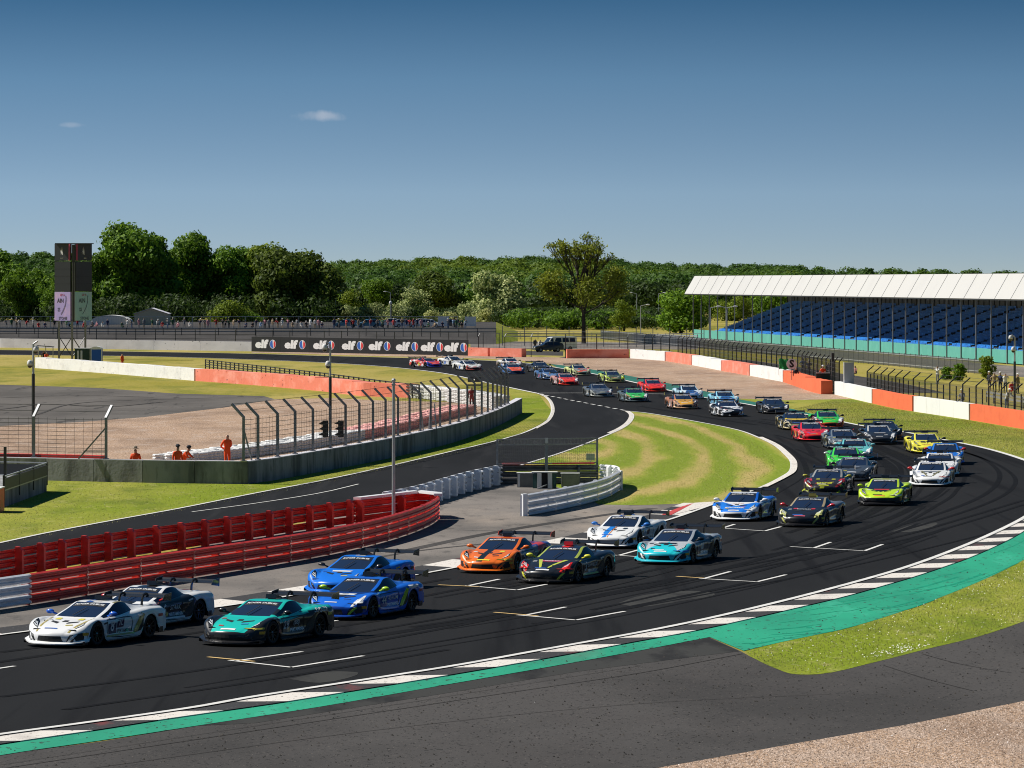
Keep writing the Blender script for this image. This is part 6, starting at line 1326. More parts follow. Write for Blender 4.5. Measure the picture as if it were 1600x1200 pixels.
# ------------------------------------------------------------------ left platform at the frame edge
P1, P2 = G(73, 768), G(6, 793); Pb = P1 + Vector((-9, 4.2, 0)); Pc = P2 + Vector((-9, -1, 0))
t = thing('trackside_platform', 'dark concrete trackside platform with steel rails at the left edge', 'platform', P1)
def slab(b, pts, z0, z1):
    n = len(pts); b.add([Vector((q.x, q.y, z0)) for q in pts] + [Vector((q.x, q.y, z1)) for q in pts], [tuple(range(n - 1, -1, -1)), tuple(range(n, 2 * n))] + [(i, (i + 1) % n, n + (i + 1) % n, n + i) for i in range(n)])
b = MB(); slab(b, [P1, Pb, Pc, P2], 0, .72); b.build('base', M['concrete'], t)
b = MB()
for a, c in ((P1, P2), (P1, Pb)):
    q = (c - a).normalized(); nn_ = Vector((-q.y, q.x, 0)); b.beam(a + Vector((0, 0, 1.0)), c + Vector((0, 0, 1.0)), .06, .50)
b.build('side_board', M['steel_dk'], t)
for z, m_ in ((.74, 'steel_lt'), (1.34, 'steel_lt')):
    for a, c in ((P1, P2), (P1, Pb)): b = MB(); b.beam(a + Vector((0, 0, z)), c + Vector((0, 0, z)), .07, .05); b.build('rail', M[m_], t)
for u in (0, .33, .66, 1):
    q = P1.lerp(P2, u); b = MB(); b.box((q.x, q.y, .85), (.09, .09, 1.1)); b.build('post', M['steel_dk'], t)
b = MB(); q = G(8, 791); b.box((q.x, q.y, 1.3), (.12, .12, 2.6)); b.build('mast', M['steel_dk'], t)
p = G(-6, 800); t = thing('red_barrier', 'dull red barrier end below the dark platform at the left edge', 'barrier', p); b = MB(); b.box((p.x - .05, p.y, .5), (.6, 1.6, 1.0)); b.build('block', M['barrier_red'], t); b = MB(); b.box((p.x - .05, p.y, 1.03), (.64, 1.7, .05)); b.build('cap', M['offwhite'], t)
# ------------------------------------------------------------------ grandstand
A = G(1084, 530); Bq = G(1600, 571); d = (Bq - A).normalized(); nb = Vector((-d.y, d.x, 0)); nb = nb if nb.x > 0 else -nb; bay = (Bq - A).length / 29; NB = 35
t = thing('grandstand', 'long covered grandstand with blue seats, turquoise front wall and white roof', 'grandstand', A)
def gp(u, D_, z): return A + d * u + nb * D_ + Vector((0, 0, z))
teal = layered('turquoise_boards', (.10, .36, .30), [((.14, .43, .36), .6, .5, .7, .6, (1, 1, 1), 3), ((.07, .32, .26), .3, .55, .7, .5, (1, 1, 1), 3)], .7)
roofw = layered('white_roof_sheet', (.50, .495, .48), [((.46, .455, .445), .15, .5, .7, .6, (1, 1, .3), 4)], .6)
rk = plain('dark_terrace', (.05, .055, .06), .8); bw = plain('grey_back_wall', (.16, .165, .17), .8, var=.2)
seatm = plain('blue_seats', (.02, .19, .58), .5, var=.25, scale=.8); seatl = plain('pale_blue_seats', (.05, .26, .60), .5)
def pbox(b, u0, u1, D0, D1, z0, z1, zt0=None, zt1=None):
    zt0 = z1 if zt0 is None else zt0; zt1 = z1 if zt1 is None else zt1
    b.add([gp(u0, D0, z0), gp(u1, D0, z0), gp(u1, D1, z0), gp(u0, D1, z0), gp(u0, D0, zt0), gp(u1, D0, zt0), gp(u1, D1, zt1), gp(u0, D1, zt1)], [(0, 3, 2, 1), (4, 5, 6, 7), (0, 1, 5, 4), (1, 2, 6, 5), (2, 3, 7, 6), (3, 0, 4, 7)])
for i in range(NB):
    u0, u1 = i * bay, (i + 1) * bay
    b = MB(); pbox(b, u0 + .02, u1 - .02, 0, .08, .12, 1.68); b.build('wall_board', teal, t)
    b = MB(); pbox(b, u0 - .09, u0 + .09, -.14, .0, 0, 7.85); b.build('post', M['steel'], t)
    b = MB(); b.add([gp(u0 + .04, -1.6, 7.75), gp(u1 - .04, -1.6, 7.75), gp(u1 - .04, .15, 10.75), gp(u0 + .04, .15, 10.75), gp(u0 + .04, -1.5, 7.65), gp(u1 - .04, -1.5, 7.65), gp(u1 - .04, .25, 10.65), gp(u0 + .04, .25, 10.65)], BOXF); b.build('roof_panel', roofw, t)
    b = MB(); b.beam(gp(u0, -1.63, 7.74), gp(u0, .10, 10.76), .035, .03); b.build('seam', M['steel'], t)
    b = MB(); b.add([gp(u0, .15, 10.78), gp(u1, .15, 10.78), gp(u1, 17, 9.4), gp(u0, 17, 9.4)], [(0, 1, 2, 3), (3, 2, 1, 0)]); b.build('roof_sheet', roofw, t)
    b = MB(); b.beam(gp(u0, -1.4, 7.72), gp(u0, 16.5, 9.0), .18, .25); b.build('rafter', M['steel'], t)
b = MB(); pbox(b, 0, NB * bay, -1.55, -1.45, 7.58, 7.70); b.build('gutter', M['steel_dk'], t)
NR = 17; rows = [(1.2 + k * .80, 1.05 + k * .31) for k in range(NR)]
b = MB(); st0 = bay * .9
for k, (D_, z) in enumerate(rows): pbox(b, st0, NB * bay, D_, D_ + .8, z - .4, z)
b.build('terrace', rk, t)
b = MB(); bl_ = MB(); rnd = random.Random(5); step = .62
nS = int((NB * bay - st0) / step)
for k, (D_, z) in enumerate(rows):
    for i in range(nS):
        u = st0 + (i + .5) * step
        ph = (u - st0 - k * .0) % 11.6
        if ph < 2.2: continue
        tgt = bl_ if k == 0 or rnd.random() < .02 else b
        h = .27 + rnd.uniform(-.03, .03)
        x0, x1 = u - step * .41, u + step * .41
        v = [gp(x0, D_ + .35, z + .30), gp(x1, D_ + .35, z + .30), gp(x1, D_ + .66, z + .28), gp(x0, D_ + .66, z + .28), gp(x0, D_ + .72, z + .30 + h), gp(x1, D_ + .72, z + .30 + h), gp(x0, D_ + .35, z + .18), gp(x1, D_ + .35, z + .18)]
        tgt.add(v, [(0, 1, 2, 3), (3, 2, 5, 4), (6, 7, 1, 0)])
tag(b.build('seat', seatm, t), kind='stuff'); tag(bl_.build('front_seat', seatl, t), kind='stuff')
b = MB(); pbox(b, st0, NB * bay, 14.9, 15.1, 5.6, 9.2); b.build('back_wall', bw, t)
b = MB(); n_ = 90
for i in range(n_): u = st0 + (NB * bay - st0) * i / n_; pbox(b, u, u + .12, 14.78, 14.88, 6.3, 9.2)
tag(b.build('wall_rib', M['steel_dk'], t), kind='stuff')
# lit opening in the back wall
b = MB(); pbox(b, 25.6 * bay * .86, 25.6 * bay * 1.04, 14.70, 14.76, 6.9, 8.1); b.build('pale_opening', M['offwhite'], t)
# palisade fence at the foot of the stand
FD = [A + d * u - nb * 16.0 for u in np.arange(0, NB * bay, 2.7)]; t = thing('palisade_fence', 'grey palisade fence along the foot of the grandstand', 'fence', FD[0])
for q in FD[::1]: b = MB(); b.box((q.x, q.y, .8), (.10, .10, 1.6)); b.build('post', M['steel'], t)
for z in (.30, 1.4):
    b = MB()
    for a, c in zip(FD, FD[1:]): b.beam(a + Vector((0, 0, z)), c + Vector((0, 0, z)), .05, .07)
    b.build('rail', M['steel_lt'], t)
b = MB()
for a, c in zip(FD, FD[1:]):
    for i in range(10): q = a.lerp(c, (i + .5) / 10); b.box((q.x, q.y, .8), (.05, .03, 1.5))
tag(b.build('picket', M['steel_lt'], t), kind='stuff')
b = MB(); b.poly([A - nb * 2.0, A + d * 330 - nb * 2.0, A + d * 330 - nb * 15, A - nb * 15], .005); struct(b.build('grandstand_path', M['apron']))
# low rails and service road between the wall fence and the stand
b = MB(); b.strip(offset(GL([(886, 560), (983, 559.8), (1040, 564), (1081.6, 570.6), (1127.5, 579.4), (1171, 587), (1224, 597), (1283, 614)]), 4), offset(GL([(886, 560), (983, 559.8), (1040, 564), (1081.6, 570.6), (1127.5, 579.4), (1171, 587), (1224, 597), (1283, 614)]), 11), .007); struct(b.build('service_road', M['runoff']))
for dist, lab in ((9.5, 'nearer steel guard rail between the painted wall and the grandstand path'), (17, 'middle steel guard rail between the painted wall and the grandstand path'), (26, 'farther steel guard rail between the painted wall and the grandstand path')):
    P = resample(offset(GL([(1360, 629), (1425, 642.5), (1514, 656), (1600, 670.6), (1690, 688)]), dist), 3.2); t = thing('guard_rail', lab, 'guard rail', P[0])
    for q in P: b = MB(); b.box((q.x, q.y, .45), (.10, .10, .9)); b.build('post', M['steel'], t)
    for z in (.55, .85):
        b = MB()
        for a, c in zip(P, P[1:]): b.beam(a + Vector((0, 0, z)), c + Vector((0, 0, z)), .05, .16)
        b.build('rail', M['steel_lt'], t)
# ------------------------------------------------------------------ marshal gap in the right wall
p = G(1288, 612) + Vector((0, 2.0, 0)); t = thing('marshal_stand', 'dark marshal stand in the gap between the orange wall and the white wall', 'marshal stand', p)
b = MB(); b.box((p.x, p.y + 1, .3), (1.4, 1.6, .6)); b.build('platform', M['black'], t)
for k in range(3): b = MB(); b.box((p.x, p.y - .1 - .3 * k, .45 - .16 * k), (1.1, .28, .06)); b.build('step', M['steel_lt'], t)
b = MB(); b.box((p.x + .95, p.y + .5, 1.7), (.24, .4, 3.4)); b.build('pillar', M['steel_dk'], t)
for dx in (-.55, .6): b = MB(); b.box((p.x + dx, p.y + .2, 1.2), (.08, .08, 2.4)); b.build('post', M['steel'], t)
b = MB(); b.box((p.x + .05, p.y + .1, 1.15), (1.2, .06, .9)); b.build('front_board', plain('bin_dark_green', (.01, .03, .02), .6), t)
b = MB(); b.box((p.x + .05, p.y + .08, 1.62), (1.24, .1, .06)); b.build('top_rail', M['white'], t)
person(p + Vector((.15, .9, .6)), 'lean', 'marshal in orange with a white cap standing on the dark marshal stand', OR, OR, R(-15), (.8, .8, .8), hatkind='cap')
p = G(1247, 604) + Vector((0, 3.0, .0)); person(p, 'stand', 'marshal in dark clothes holding the round sign board behind the orange wall', DK, DK)
t = thing('sign_board', 'white round sign board with a black letter held up behind the orange wall', 'sign', G(1240, 603) + Vector((0, 2.6, 0))); q = t.location; b = MB(); b.lathe([(.50, -.02), (.50, .02)], (0, 0, 0), 20); b.v = [(x + q.x, q.y - z, y + q.z + 2.0) for x, y, z in b.v]; b.build('board', M['white'], t)
v, f = text_mesh('S', 1.0, .04); b = MB(); b.add([q + Vector((x * .95, -.04, 2.0 + y * .95)) for x, y, _ in v], f); b.build('lettering', M['black'], t); b = MB(); b.bar(q + Vector((0, 0, .5)), q + Vector((0, 0, 1.6)), .03, 5); b.build('handle', M['steel'], t)
q = G(1227, 600) + Vector((0, 2.4, 0)); t = thing('flag', 'green marshal flag raised behind the white and orange wall', 'flag', q); b = MB(); nx_ = 7; nz_ = 6
for j in range(nz_ + 1):
    for i in range(nx_ + 1): b.v.append((q.x - .45 + .9 * i / nx_ + .04 * math.sin(j), q.y + .12 * math.sin(i * 1.3 + j * .6), q.z + 1.35 + 1.0 * j / nz_ + .06 * math.sin(i)))
b.f = [(j * (nx_ + 1) + i, j * (nx_ + 1) + i + 1, (j + 1) * (nx_ + 1) + i + 1, (j + 1) * (nx_ + 1) + i) for j in range(nz_) for i in range(nx_)]; b.m = [0] * len(b.f); b.build('cloth', plain('flag_green', (.01, .30, .08), .8), t); b = MB(); b.bar(q + Vector((-.46, 0, .8)), q + Vector((-.46, 0, 2.45)), .02, 5); b.build('stick', M['offwhite'], t)
q = G(1329, 620) + Vector((0, 1.4, 0)); t = thing('board', 'tall grey panel with a white edge behind the white wall', 'panel', q); b = MB(); b.box((q.x, q.y, 1.45), (.80, .16, 2.9)); b.build('panel', plain('grey_panel', (.32, .34, .40), .5), t); b = MB(); b.box((q.x - .44, q.y, 1.45), (.10, .2, 2.95)); b.build('edge', M['white'], t)
# spectators and marshals on the right
RP = [((1255, 586), 'hips', 'person in blue top beneath the grandstand, left of two together', BL, DK), ((1264, 590), 'photo', 'person in navy top beneath the grandstand, right of two together', NV, DK), ((1294, 594), 'photo', 'person in black with raised arms below the grandstand wall', DK, DK),
      ((1337, 590), 'sit', 'person in a pinkish top sitting on the grandstand path', (.5, .25, .2), JE), ((1465, 600), 'photo', 'person in a white shirt and grey shorts by the palisade fence', WH, GR),
      ((1546, 612), 'stand', 'person in black top and pale trousers at left of the group by the palisade', DK, TN), ((1554, 613), 'hips', 'person in brown and black in the group by the palisade', TN, DK), ((1563, 613), 'stand', 'person in dark blue standing in the group by the palisade', NV, DK),
      ((1571, 614), 'photo', 'person in a white shirt and dark shorts in the group by the palisade', WH, NV), ((1581, 618), 'sit', 'person in a red top sitting right of the palisade group', RD, TN), ((1590, 616), 'stand', 'person in khaki standing right of the palisade group', (.2, .16, .08), DK),
      ((1573, 642), 'lean', 'person in white leaning on the guard rail near the right camera pole', WH, JE), ((1504, 634), 'sit', 'person in grey crouching beside the middle guard rail', GR, GR)]
for (px, py), pose, lab, sh, tr in RP: person(G(px, py), pose, lab, sh, tr, R(random.uniform(-50, 50)), WH if random.random() < .3 else None, hatkind='cap')
for x, y in ((1386, 632), (1506, 655)): q = G(x, y) + Vector((0, 3, 0)); t = thing('marker_board', 'small white marker board behind the fence, %s one' % ('left' if x < 1400 else 'right'), 'marker board', q); b = MB(); b.box((q.x - .13, q.y, 1.0), (.16, .05, .42)); b.box((q.x + .13, q.y, 1.0), (.16, .05, .42)); b.box((q.x, q.y + .04, .5), (.06, .05, 1.0)); b.build('board', M['white'], t)
# ------------------------------------------------------------------ trees
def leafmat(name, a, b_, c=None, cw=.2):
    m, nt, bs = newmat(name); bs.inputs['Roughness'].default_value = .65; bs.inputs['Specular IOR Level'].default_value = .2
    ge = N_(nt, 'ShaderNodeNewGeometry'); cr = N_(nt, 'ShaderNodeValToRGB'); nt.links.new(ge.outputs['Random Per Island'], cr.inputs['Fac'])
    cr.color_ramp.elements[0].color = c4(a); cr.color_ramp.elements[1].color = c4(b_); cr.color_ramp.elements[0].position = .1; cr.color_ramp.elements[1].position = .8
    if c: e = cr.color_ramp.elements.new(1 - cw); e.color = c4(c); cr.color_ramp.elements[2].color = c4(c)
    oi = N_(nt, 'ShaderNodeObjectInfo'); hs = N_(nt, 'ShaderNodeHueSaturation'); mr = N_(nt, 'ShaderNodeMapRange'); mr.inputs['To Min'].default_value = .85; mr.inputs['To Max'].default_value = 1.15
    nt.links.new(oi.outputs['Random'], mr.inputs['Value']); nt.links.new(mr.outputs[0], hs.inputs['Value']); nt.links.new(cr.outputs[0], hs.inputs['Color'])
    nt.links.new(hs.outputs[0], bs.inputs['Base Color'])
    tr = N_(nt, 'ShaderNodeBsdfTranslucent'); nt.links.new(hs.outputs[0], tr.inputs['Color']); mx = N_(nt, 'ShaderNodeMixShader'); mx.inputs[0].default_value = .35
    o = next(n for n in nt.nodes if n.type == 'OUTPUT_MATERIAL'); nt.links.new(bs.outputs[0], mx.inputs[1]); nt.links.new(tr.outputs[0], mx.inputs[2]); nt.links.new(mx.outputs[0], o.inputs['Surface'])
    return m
LM = dict(dark=leafmat('dark_leaves', (.05, .12, .012), (.17, .29, .022)), mid=leafmat('mid_leaves', (.07, .15, .012), (.20, .33, .025)), light=leafmat('light_leaves', (.11, .17, .015), (.25, .32, .03)),
 hedge=leafmat('shade_toned_hedge_leaves', (.018, .036, .008), (.045, .08, .012)), wdark=leafmat('wood_dark_leaves', (.035, .085, .014), (.07, .14, .02)), wmid=leafmat('wood_mid_leaves', (.06, .125, .016), (.11, .20, .022)), wlight=leafmat('wood_light_leaves', (.11, .18, .018), (.18, .26, .026)),  # hedge leaves: shade beneath the trees put into a darker colour
          lime=leafmat('lime_leaves', (.14, .21, .015), (.28, .34, .03)), white=leafmat('flowering_leaves', (.07, .13, .02), (.18, .24, .04), (.56, .60, .26), .26), pale=leafmat('pale_blossom_leaves', (.16, .20, .04), (.34, .36, .10), (.60, .60, .26), .30),
          olive=leafmat('olive_leaves', (.11, .15, .012), (.28, .31, .03)), yew=leafmat('bronze_green_leaves', (.045, .075, .010), (.13, .18, .022)))
BARK = plain('bark', (.045, .035, .028), .95, var=.3, scale=1.5, bump=.4)
def clump_cloud(rng, puffs, per, leaf, rough=.25, nj=.55):
    """leaf-sized faces spread over and just inside a set of puffs; numpy arrays"""
    C = []; Nn = []
    for (cx_, cy_, cz_, rx, ry, rz) in puffs:
        n = int(per * (rx * ry * rz) ** (2 / 3)); v = rng.normal(size=(n, 3)); v /= np.linalg.norm(v, axis=1)[:, None]
        rad = 1 - rough * rng.random(n) ** 1.0 + .10 * rng.normal(size=n); p = np.stack([v[:, 0] * rx, v[:, 1] * ry, v[:, 2] * rz], 1) * rad[:, None] + np.array([cx_, cy_, cz_]); C.append(p); Nn.append(v)
    C = np.concatenate(C); Nn = np.concatenate(Nn); n = len(C)
    Nn = Nn + rng.normal(size=(n, 3)) * nj; Nn /= np.linalg.norm(Nn, axis=1)[:, None]
    t = np.cross(Nn, rng.normal(size=(n, 3))); t /= np.linalg.norm(t, axis=1)[:, None]; bt = np.cross(Nn, t)
    s = leaf * (.6 + .8 * rng.random(n))[:, None]
    V = np.stack([C - t * s * .6, C + bt * s * .45, C + t * s * .7, C - bt * s * .45], 1).reshape(-1, 3)
    return V, n
def quads_mesh(name, V, n, mat):
    me = bpy.data.meshes.new(name); me.vertices.add(4 * n); me.vertices.foreach_set('co', V.astype(np.float32).ravel()); me.loops.add(4 * n); me.loops.foreach_set('vertex_index', np.arange(4 * n, dtype=np.int32))
    me.polygons.add(n); me.polygons.foreach_set('loop_start', np.arange(0, 4 * n, 4, dtype=np.int32)); me.update(calc_edges=True); me.materials.append(mat); return me
def tree_meshes(seed, w_, h, z0, npuff, shape='round', per=70, leaf=.42, trunk=.45):
    """w_ crown width, h total height, z0 crown underside"""
    rng = np.random.default_rng(seed); puffs = []; ch = (h - z0) / 2; cz = z0 + ch
    for i in range(npuff):
        v = rng.normal(size=3); v /= np.linalg.norm(v); v[2] = abs(v[2]) * (1 if rng.random() < .7 else -1); r = rng.uniform(.45, .86) if i > npuff * .25 else rng.uniform(0, .4)
        rr = rng.uniform(.13, .25) * w_ * (1.15 - .45 * max(0, v[2]))
        x, y, z = v[0] * r * w_ / 2, v[1] * r * w_ / 2, v[2] * r * ch
        if shape == 'dome': z = abs(z) * 1.3 - ch * .75 + rng.uniform(-.1, .35) * ch; f = 1 - .45 * max(0, z / ch); x *= f * 1.05; y *= f * 1.05
        if z0 < h * .11: z = rng.uniform(-.85, .8) * ch; f = math.sqrt(max(.2, 1 - (max(z, 0) / ch) ** 2)); x *= f; y *= f
        if shape == 'tall': x *= .9 - .3 * (z / ch) ; y *= .9 - .3 * (z / ch)
        puffs.append((x, y, cz + z, rr, rr, rr * rng.uniform(.65, .9)))
    V, n = clump_cloud(rng, puffs, per, leaf, .45)
    V[:, 2] = np.maximum(V[:, 2], .05)
    b = MB(); b.bar((0, 0, 0), (0, 0, z0 + ch * .6), trunk, 8, trunk * .5)
    for p in puffs[::2]:
        zz = z0 * .55 + (p[2] - z0) * .4; b.bar((0, 0, max(.5, zz)), (p[0] * .85, p[1] * .85, p[2]), trunk * .32, 5, trunk * .08)
    return V, n, b, puffs
TCACHE = {}
def plant(px, base_px, top_px, w_px, mat, label, kind='tree', shape='round', z0f=.10, npuff=34, seed=1, Y=None, per=60, leaf=None, name=None, group=None, rz=0, dy=0):
    p = G(px, base_px) if Y is None else Vector(((px - 800) * Y / FOC, Y, 0)); s = FOC / p.y; h = CAM_H - (top_px - HOR) / s; w_ = w_px / s
    key = (seed, round(w_, 1), round(h, 1)); V, n, b, pf = tree_meshes(seed, w_ * .93, h * .985, h * z0f, npuff, shape, per * (1.0 if w_ > 8 else (1.6 if w_ > 4 else 9.0)), leaf or max(.28 if w_ > 4 else .15, w_ * .034), min(.5, w_ * .035))
    if kind == 'bush' and w_ < 4: b = MB(); b.bar((0, 0, 0), (0, 0, h * .5), .05, 6)
    t = thing(name or ('tree' if kind == 'tree' else 'bush'), label, kind, p, rz, group)
    if kind == 'bush' : pass
    mk('foliage' if kind != 'tree' else 'crown', quads_mesh('crown', V, n, LM[mat]), t)
    b.build('trunk' if kind == 'tree' else 'stem', BARK, t, local=True)
    return t
plant(-8, 500, 384, 92, 'dark', 'dark green tree cut by the left edge of the photo', seed=11, npuff=36)
plant(42, 505, 413, 100, 'mid', 'mid green rounded tree just left of the screen tower', seed=12, z0f=.12, npuff=34)
plant(78, 506, 432, 55, 'mid', 'lower green tree behind the screen tower legs', seed=27, z0f=.12, npuff=22)
plant(165, 503, 390, 90, 'dark', 'dark tree between the screen tower and the tallest round tree', seed=28, npuff=28)
plant(212, 503, 360, 140, 'dark', 'tallest broad dark tree right of the screen tower', seed=13, npuff=60, per=75)
plant(303, 502, 361, 108, 'mid', 'tall loose-topped tree right of the broad dark one', seed=14, npuff=46, shape='tall', per=55)
plant(362, 502, 384, 104, 'dark', 'dark tree between the loose-topped tree and the yellow-green one', seed=15, npuff=36)
plant(415, 502, 383, 100, 'light', 'yellow-green tree with a ragged top left of the wide bronze-green one', seed=16, npuff=40)
plant(462, 505, 399, 134, 'yew', 'wide bronze-green tree spreading to the ground above the black board', seed=17, z0f=.03, shape='dome', npuff=60, per=75)
plant(352, 507, 477, 70, 'light', 'low light green bush in front of the dark trees', 'bush', seed=18, z0f=.03, npuff=26)
plant(395, 507, 486, 40, 'mid', 'small mid green bush left of the wide bronze-green tree', 'bush', seed=29, z0f=.03, npuff=14)
plant(545, 500, 455, 48, 'lime', 'bright lime green tree right of the wide bronze-green one', seed=19, Y=1040, z0f=.1)
plant(592, 500, 436, 70, 'mid', 'mid green tree behind the flowering hawthorns', seed=20, Y=1080, z0f=.1, npuff=36)
plant(540, 500, 476, 46, 'white', 'white-flowering hawthorn left of the three above the board', 'bush', seed=21, Y=960, z0f=.05, npuff=20)
plant(578, 500, 474, 50, 'white', 'white-flowering hawthorn in the middle above the board', 'bush', seed=22, Y=950, z0f=.05, npuff=20)
plant(618, 500, 476, 52, 'white', 'white-flowering hawthorn by the double street lamp', 'bush', seed=23, Y=960, z0f=.05, npuff=20)
plant(682, 500, 430, 92, 'yew', 'dark olive tree in front of the wooded hill', seed=24, Y=1090, z0f=.08, npuff=40)
plant(645, 500, 452, 60, 'white', 'speckled tree half hidden left of the dark olive tree', seed=25, Y=1030, z0f=.08, npuff=28)
plant(673, 506, 485, 37, 'pale', 'pale yellow blossoming bush left of its twin', 'bush', seed=26, Y=900, z0f=.04, npuff=16)
plant(707, 506, 486, 36, 'pale', 'pale yellow blossoming bush right of its twin', 'bush', seed=31, Y=900, z0f=.04, npuff=16)
plant(775, 503, 431, 96, 'white', 'large domed chestnut covered in white blossom', seed=32, Y=960, z0f=.08, shape='dome', npuff=56, per=85)
plant(728, 506, 473, 42, 'white', 'dark green flowering bush at left foot of the domed chestnut', 'bush', seed=33, Y=905, z0f=.05, npuff=18)
plant(757, 508, 482, 42, 'pale', 'creamy flowering bush in front of the domed chestnut', 'bush', seed=34, Y=870, z0f=.05, npuff=18)
plant(808, 510, 484, 44, 'white', 'flowering bush at right foot of the domed chestnut', 'bush', seed=35, Y=860, z0f=.05, npuff=18)
plant(975, 520, 467, 50, 'light', 'small light green tree right of the tall sparse tree', seed=36, z0f=.08, npuff=26, Y=800)
plant(1064, 530, 455, 96, 'mid', 'rounded green tree at the left end of the grandstand', seed=37, z0f=.05, npuff=50, Y=760, per=75)
plant(1150, 530, 470, 70, 'light', 'light green tree seen through the grandstand posts', seed=38, z0f=.1, npuff=30, Y=1000)
plant(1200, 530, 455, 80, 'mid', 'green tree behind the left end of the seats', seed=39, z0f=.1, npuff=30, Y=1020)
plant(1110, 530, 462, 60, 'dark', 'dark tree behind the first grandstand posts', seed=46, z0f=.1, npuff=24, Y=1050)
plant(880, 520, 492, 60, 'mid', 'low green bush left of the tall sparse tree trunk', 'bush', seed=40, z0f=.04, npuff=20, Y=820)
plant(940, 520, 494, 50, 'dark', 'low dark bush right of the tall sparse tree trunk', 'bush', seed=41, z0f=.04, npuff=18, Y=830)
plant(1500, 596, 567, 26, 'mid', 'green bush growing through the palisade fence', 'bush', seed=42, z0f=.03, npuff=40)
plant(1541, 592, 556, 30, 'light', 'fresh green bush against the turquoise wall', 'bush', seed=43, z0f=.03, npuff=40)
plant(1478, 594, 572, 22, 'dark', 'thin dark bush left of the green one by the palisade fence', 'bush', seed=44, z0f=.03, npuff=30)
# the tall sparse tree: real branching limbs with light foliage at the tips
p = G(912, 537); s = FOC / p.y; H = CAM_H - (363 - HOR) / s; t = thing('tree', 'tall sparse tree with bare branches showing, beside the gravel trap wall', 'tree', p)
rng = np.random.default_rng(5); rr_ = random.Random(12); b = MB(); tips = []
def grow(a, d, L_, r, lvl):
    c = a + d * L_; b.bar(a, c, r, 6 if lvl < 2 else 4, r * .72, cap=False)
    if lvl >= 5 or L_ < .5: tips.append(c); return
    if lvl >= 3: tips.append(c)
    for k in range(3 if lvl < 4 else 2):
        an = rr_.uniform(0, 6.28); tilt = rr_.uniform(.25, .62) if k else rr_.uniform(.05, .25); ux = d.cross(Vector((math.cos(an), math.sin(an), .3))).normalized()
        nd = (Matrix.Rotation(tilt, 3, ux) @ d); nd = (nd + Vector((0, 0, .10))).normalized(); grow(c, nd, L_ * rr_.uniform(.68, .84), r * .68, lvl + 1)
grow(Vector((0, 0, 0)), Vector((0, 0, 1)), H * .24, .42, 0)
for z, an in ((.30, .2), (.34, 2.9), (.42, 3.3), (.46, -.3), (.38, 1.5), (.28, 4.6)): grow(Vector((0, 0, H * z * .8)), Vector((math.cos(an), math.sin(an), .45)).normalized(), H * .15, .16, 2)
mz = max(c.z for c in tips); sc = H * .97 / mz; b.v = [(x * 1.0, y * 1.0, z * sc) for x, y, z in b.v]
b.build('trunk', BARK, t, local=True)
tp = [(c.x + rng.normal() * .1, c.y, c.z * sc, .9, .9, .7) for c in tips]
V1, n1 = clump_cloud(rng, [q for q in tp if q[2] > H * .62], 24, .24, .9, 1.2); mk('crown', quads_mesh('crown', V1, n1, LM['olive']), t)
V1, n1 = clump_cloud(rng, [(x, y, z - .3, 1.9, 1.9, 1.3) for x, y, z, *_ in tp if z < H * .66], 12, .30, .9, 1.2); mk('crown', quads_mesh('crown', V1, n1, LM['olive']), t)
# ------------------------------------------------------------------ wooded hill: thousands of crowns, one mass
rng = np.random.default_rng(9)
def wood(name, label, n_trees, xr, yr, mats, h_rng, wr, per, leaf, seed):
    rng = np.random.default_rng(seed); groups = {m: [] for m in mats}
    for i in range(n_trees):
        u = rng.random(); y = yr[0] + (yr[1] - yr[0]) * u ** 1.0; px = rng.uniform(*xr); x = (px - 800) * y / FOC
        h = rng.uniform(*h_rng); w_ = rng.uniform(*wr); g0 = hill(x, y)
        patch = math.sin(x * .013 + y * .004) + math.sin(x * .031 + 1.7) * .6 + rng.normal() * .45
        m = mats[0] if patch < -.1 else (mats[1] if patch < .9 else mats[2]); groups[m].append((x, y, g0 + h * .55, w_ / 2, w_ / 2, h * .46))
        for k in range(3):
            a = rng.uniform(0, 6.28); groups[m].append((x + math.cos(a) * w_ * .3, y + math.sin(a) * w_ * .3, g0 + h * rng.uniform(.5, .8), w_ * .28, w_ * .28, h * .24))
    for m, pf in groups.items():
        if not pf: continue
        V, n = clump_cloud(rng, pf, per, leaf, .12, .30); me = quads_mesh('wood', V, n, LM[m]); o = bpy.data.objects.new(name, me); COL.objects.link(o); tag(o, kind='stuff', label=label, cat='wood')
wood('distant_wood', 'dense green woodland covering the low hill on the horizon', 900, (440, 1260), (1230, 2650), ('wdark', 'wmid', 'wlight'), (8, 12.5), (9, 15), 15.0, .95, 1)
wood('distant_wood', 'woodland on the horizon behind the left trees and the grandstand roof', 330, (-60, 460), (1500, 2650), ('wdark', 'wmid', 'wlight'), (8.5, 12.5), (9, 15), 11, 1.1, 2)
wood('distant_wood', 'woodland on the horizon behind the grandstand roof', 110, (1250, 1680), (1900, 2700), ('wdark', 'wmid', 'wdark'), (6, 12), (9, 14), 11, 1.1, 3)
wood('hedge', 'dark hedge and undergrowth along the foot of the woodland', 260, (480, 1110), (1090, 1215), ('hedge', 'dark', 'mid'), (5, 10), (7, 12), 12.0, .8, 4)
wood('hedge', 'undergrowth beneath the left trees, coloured dark for their shade', 170, (-40, 520), (920, 1040), ('hedge', 'hedge', 'hedge'), (3.5, 7), (6, 10), 14.0, .6, 5)
wood('hedge', 'low dark hedge line behind the parked cars and flowering bushes', 200, (500, 1085), (960, 1060), ('hedge', 'hedge', 'dark'), (1.8, 3.6), (4, 8), 20.0, .5, 6)
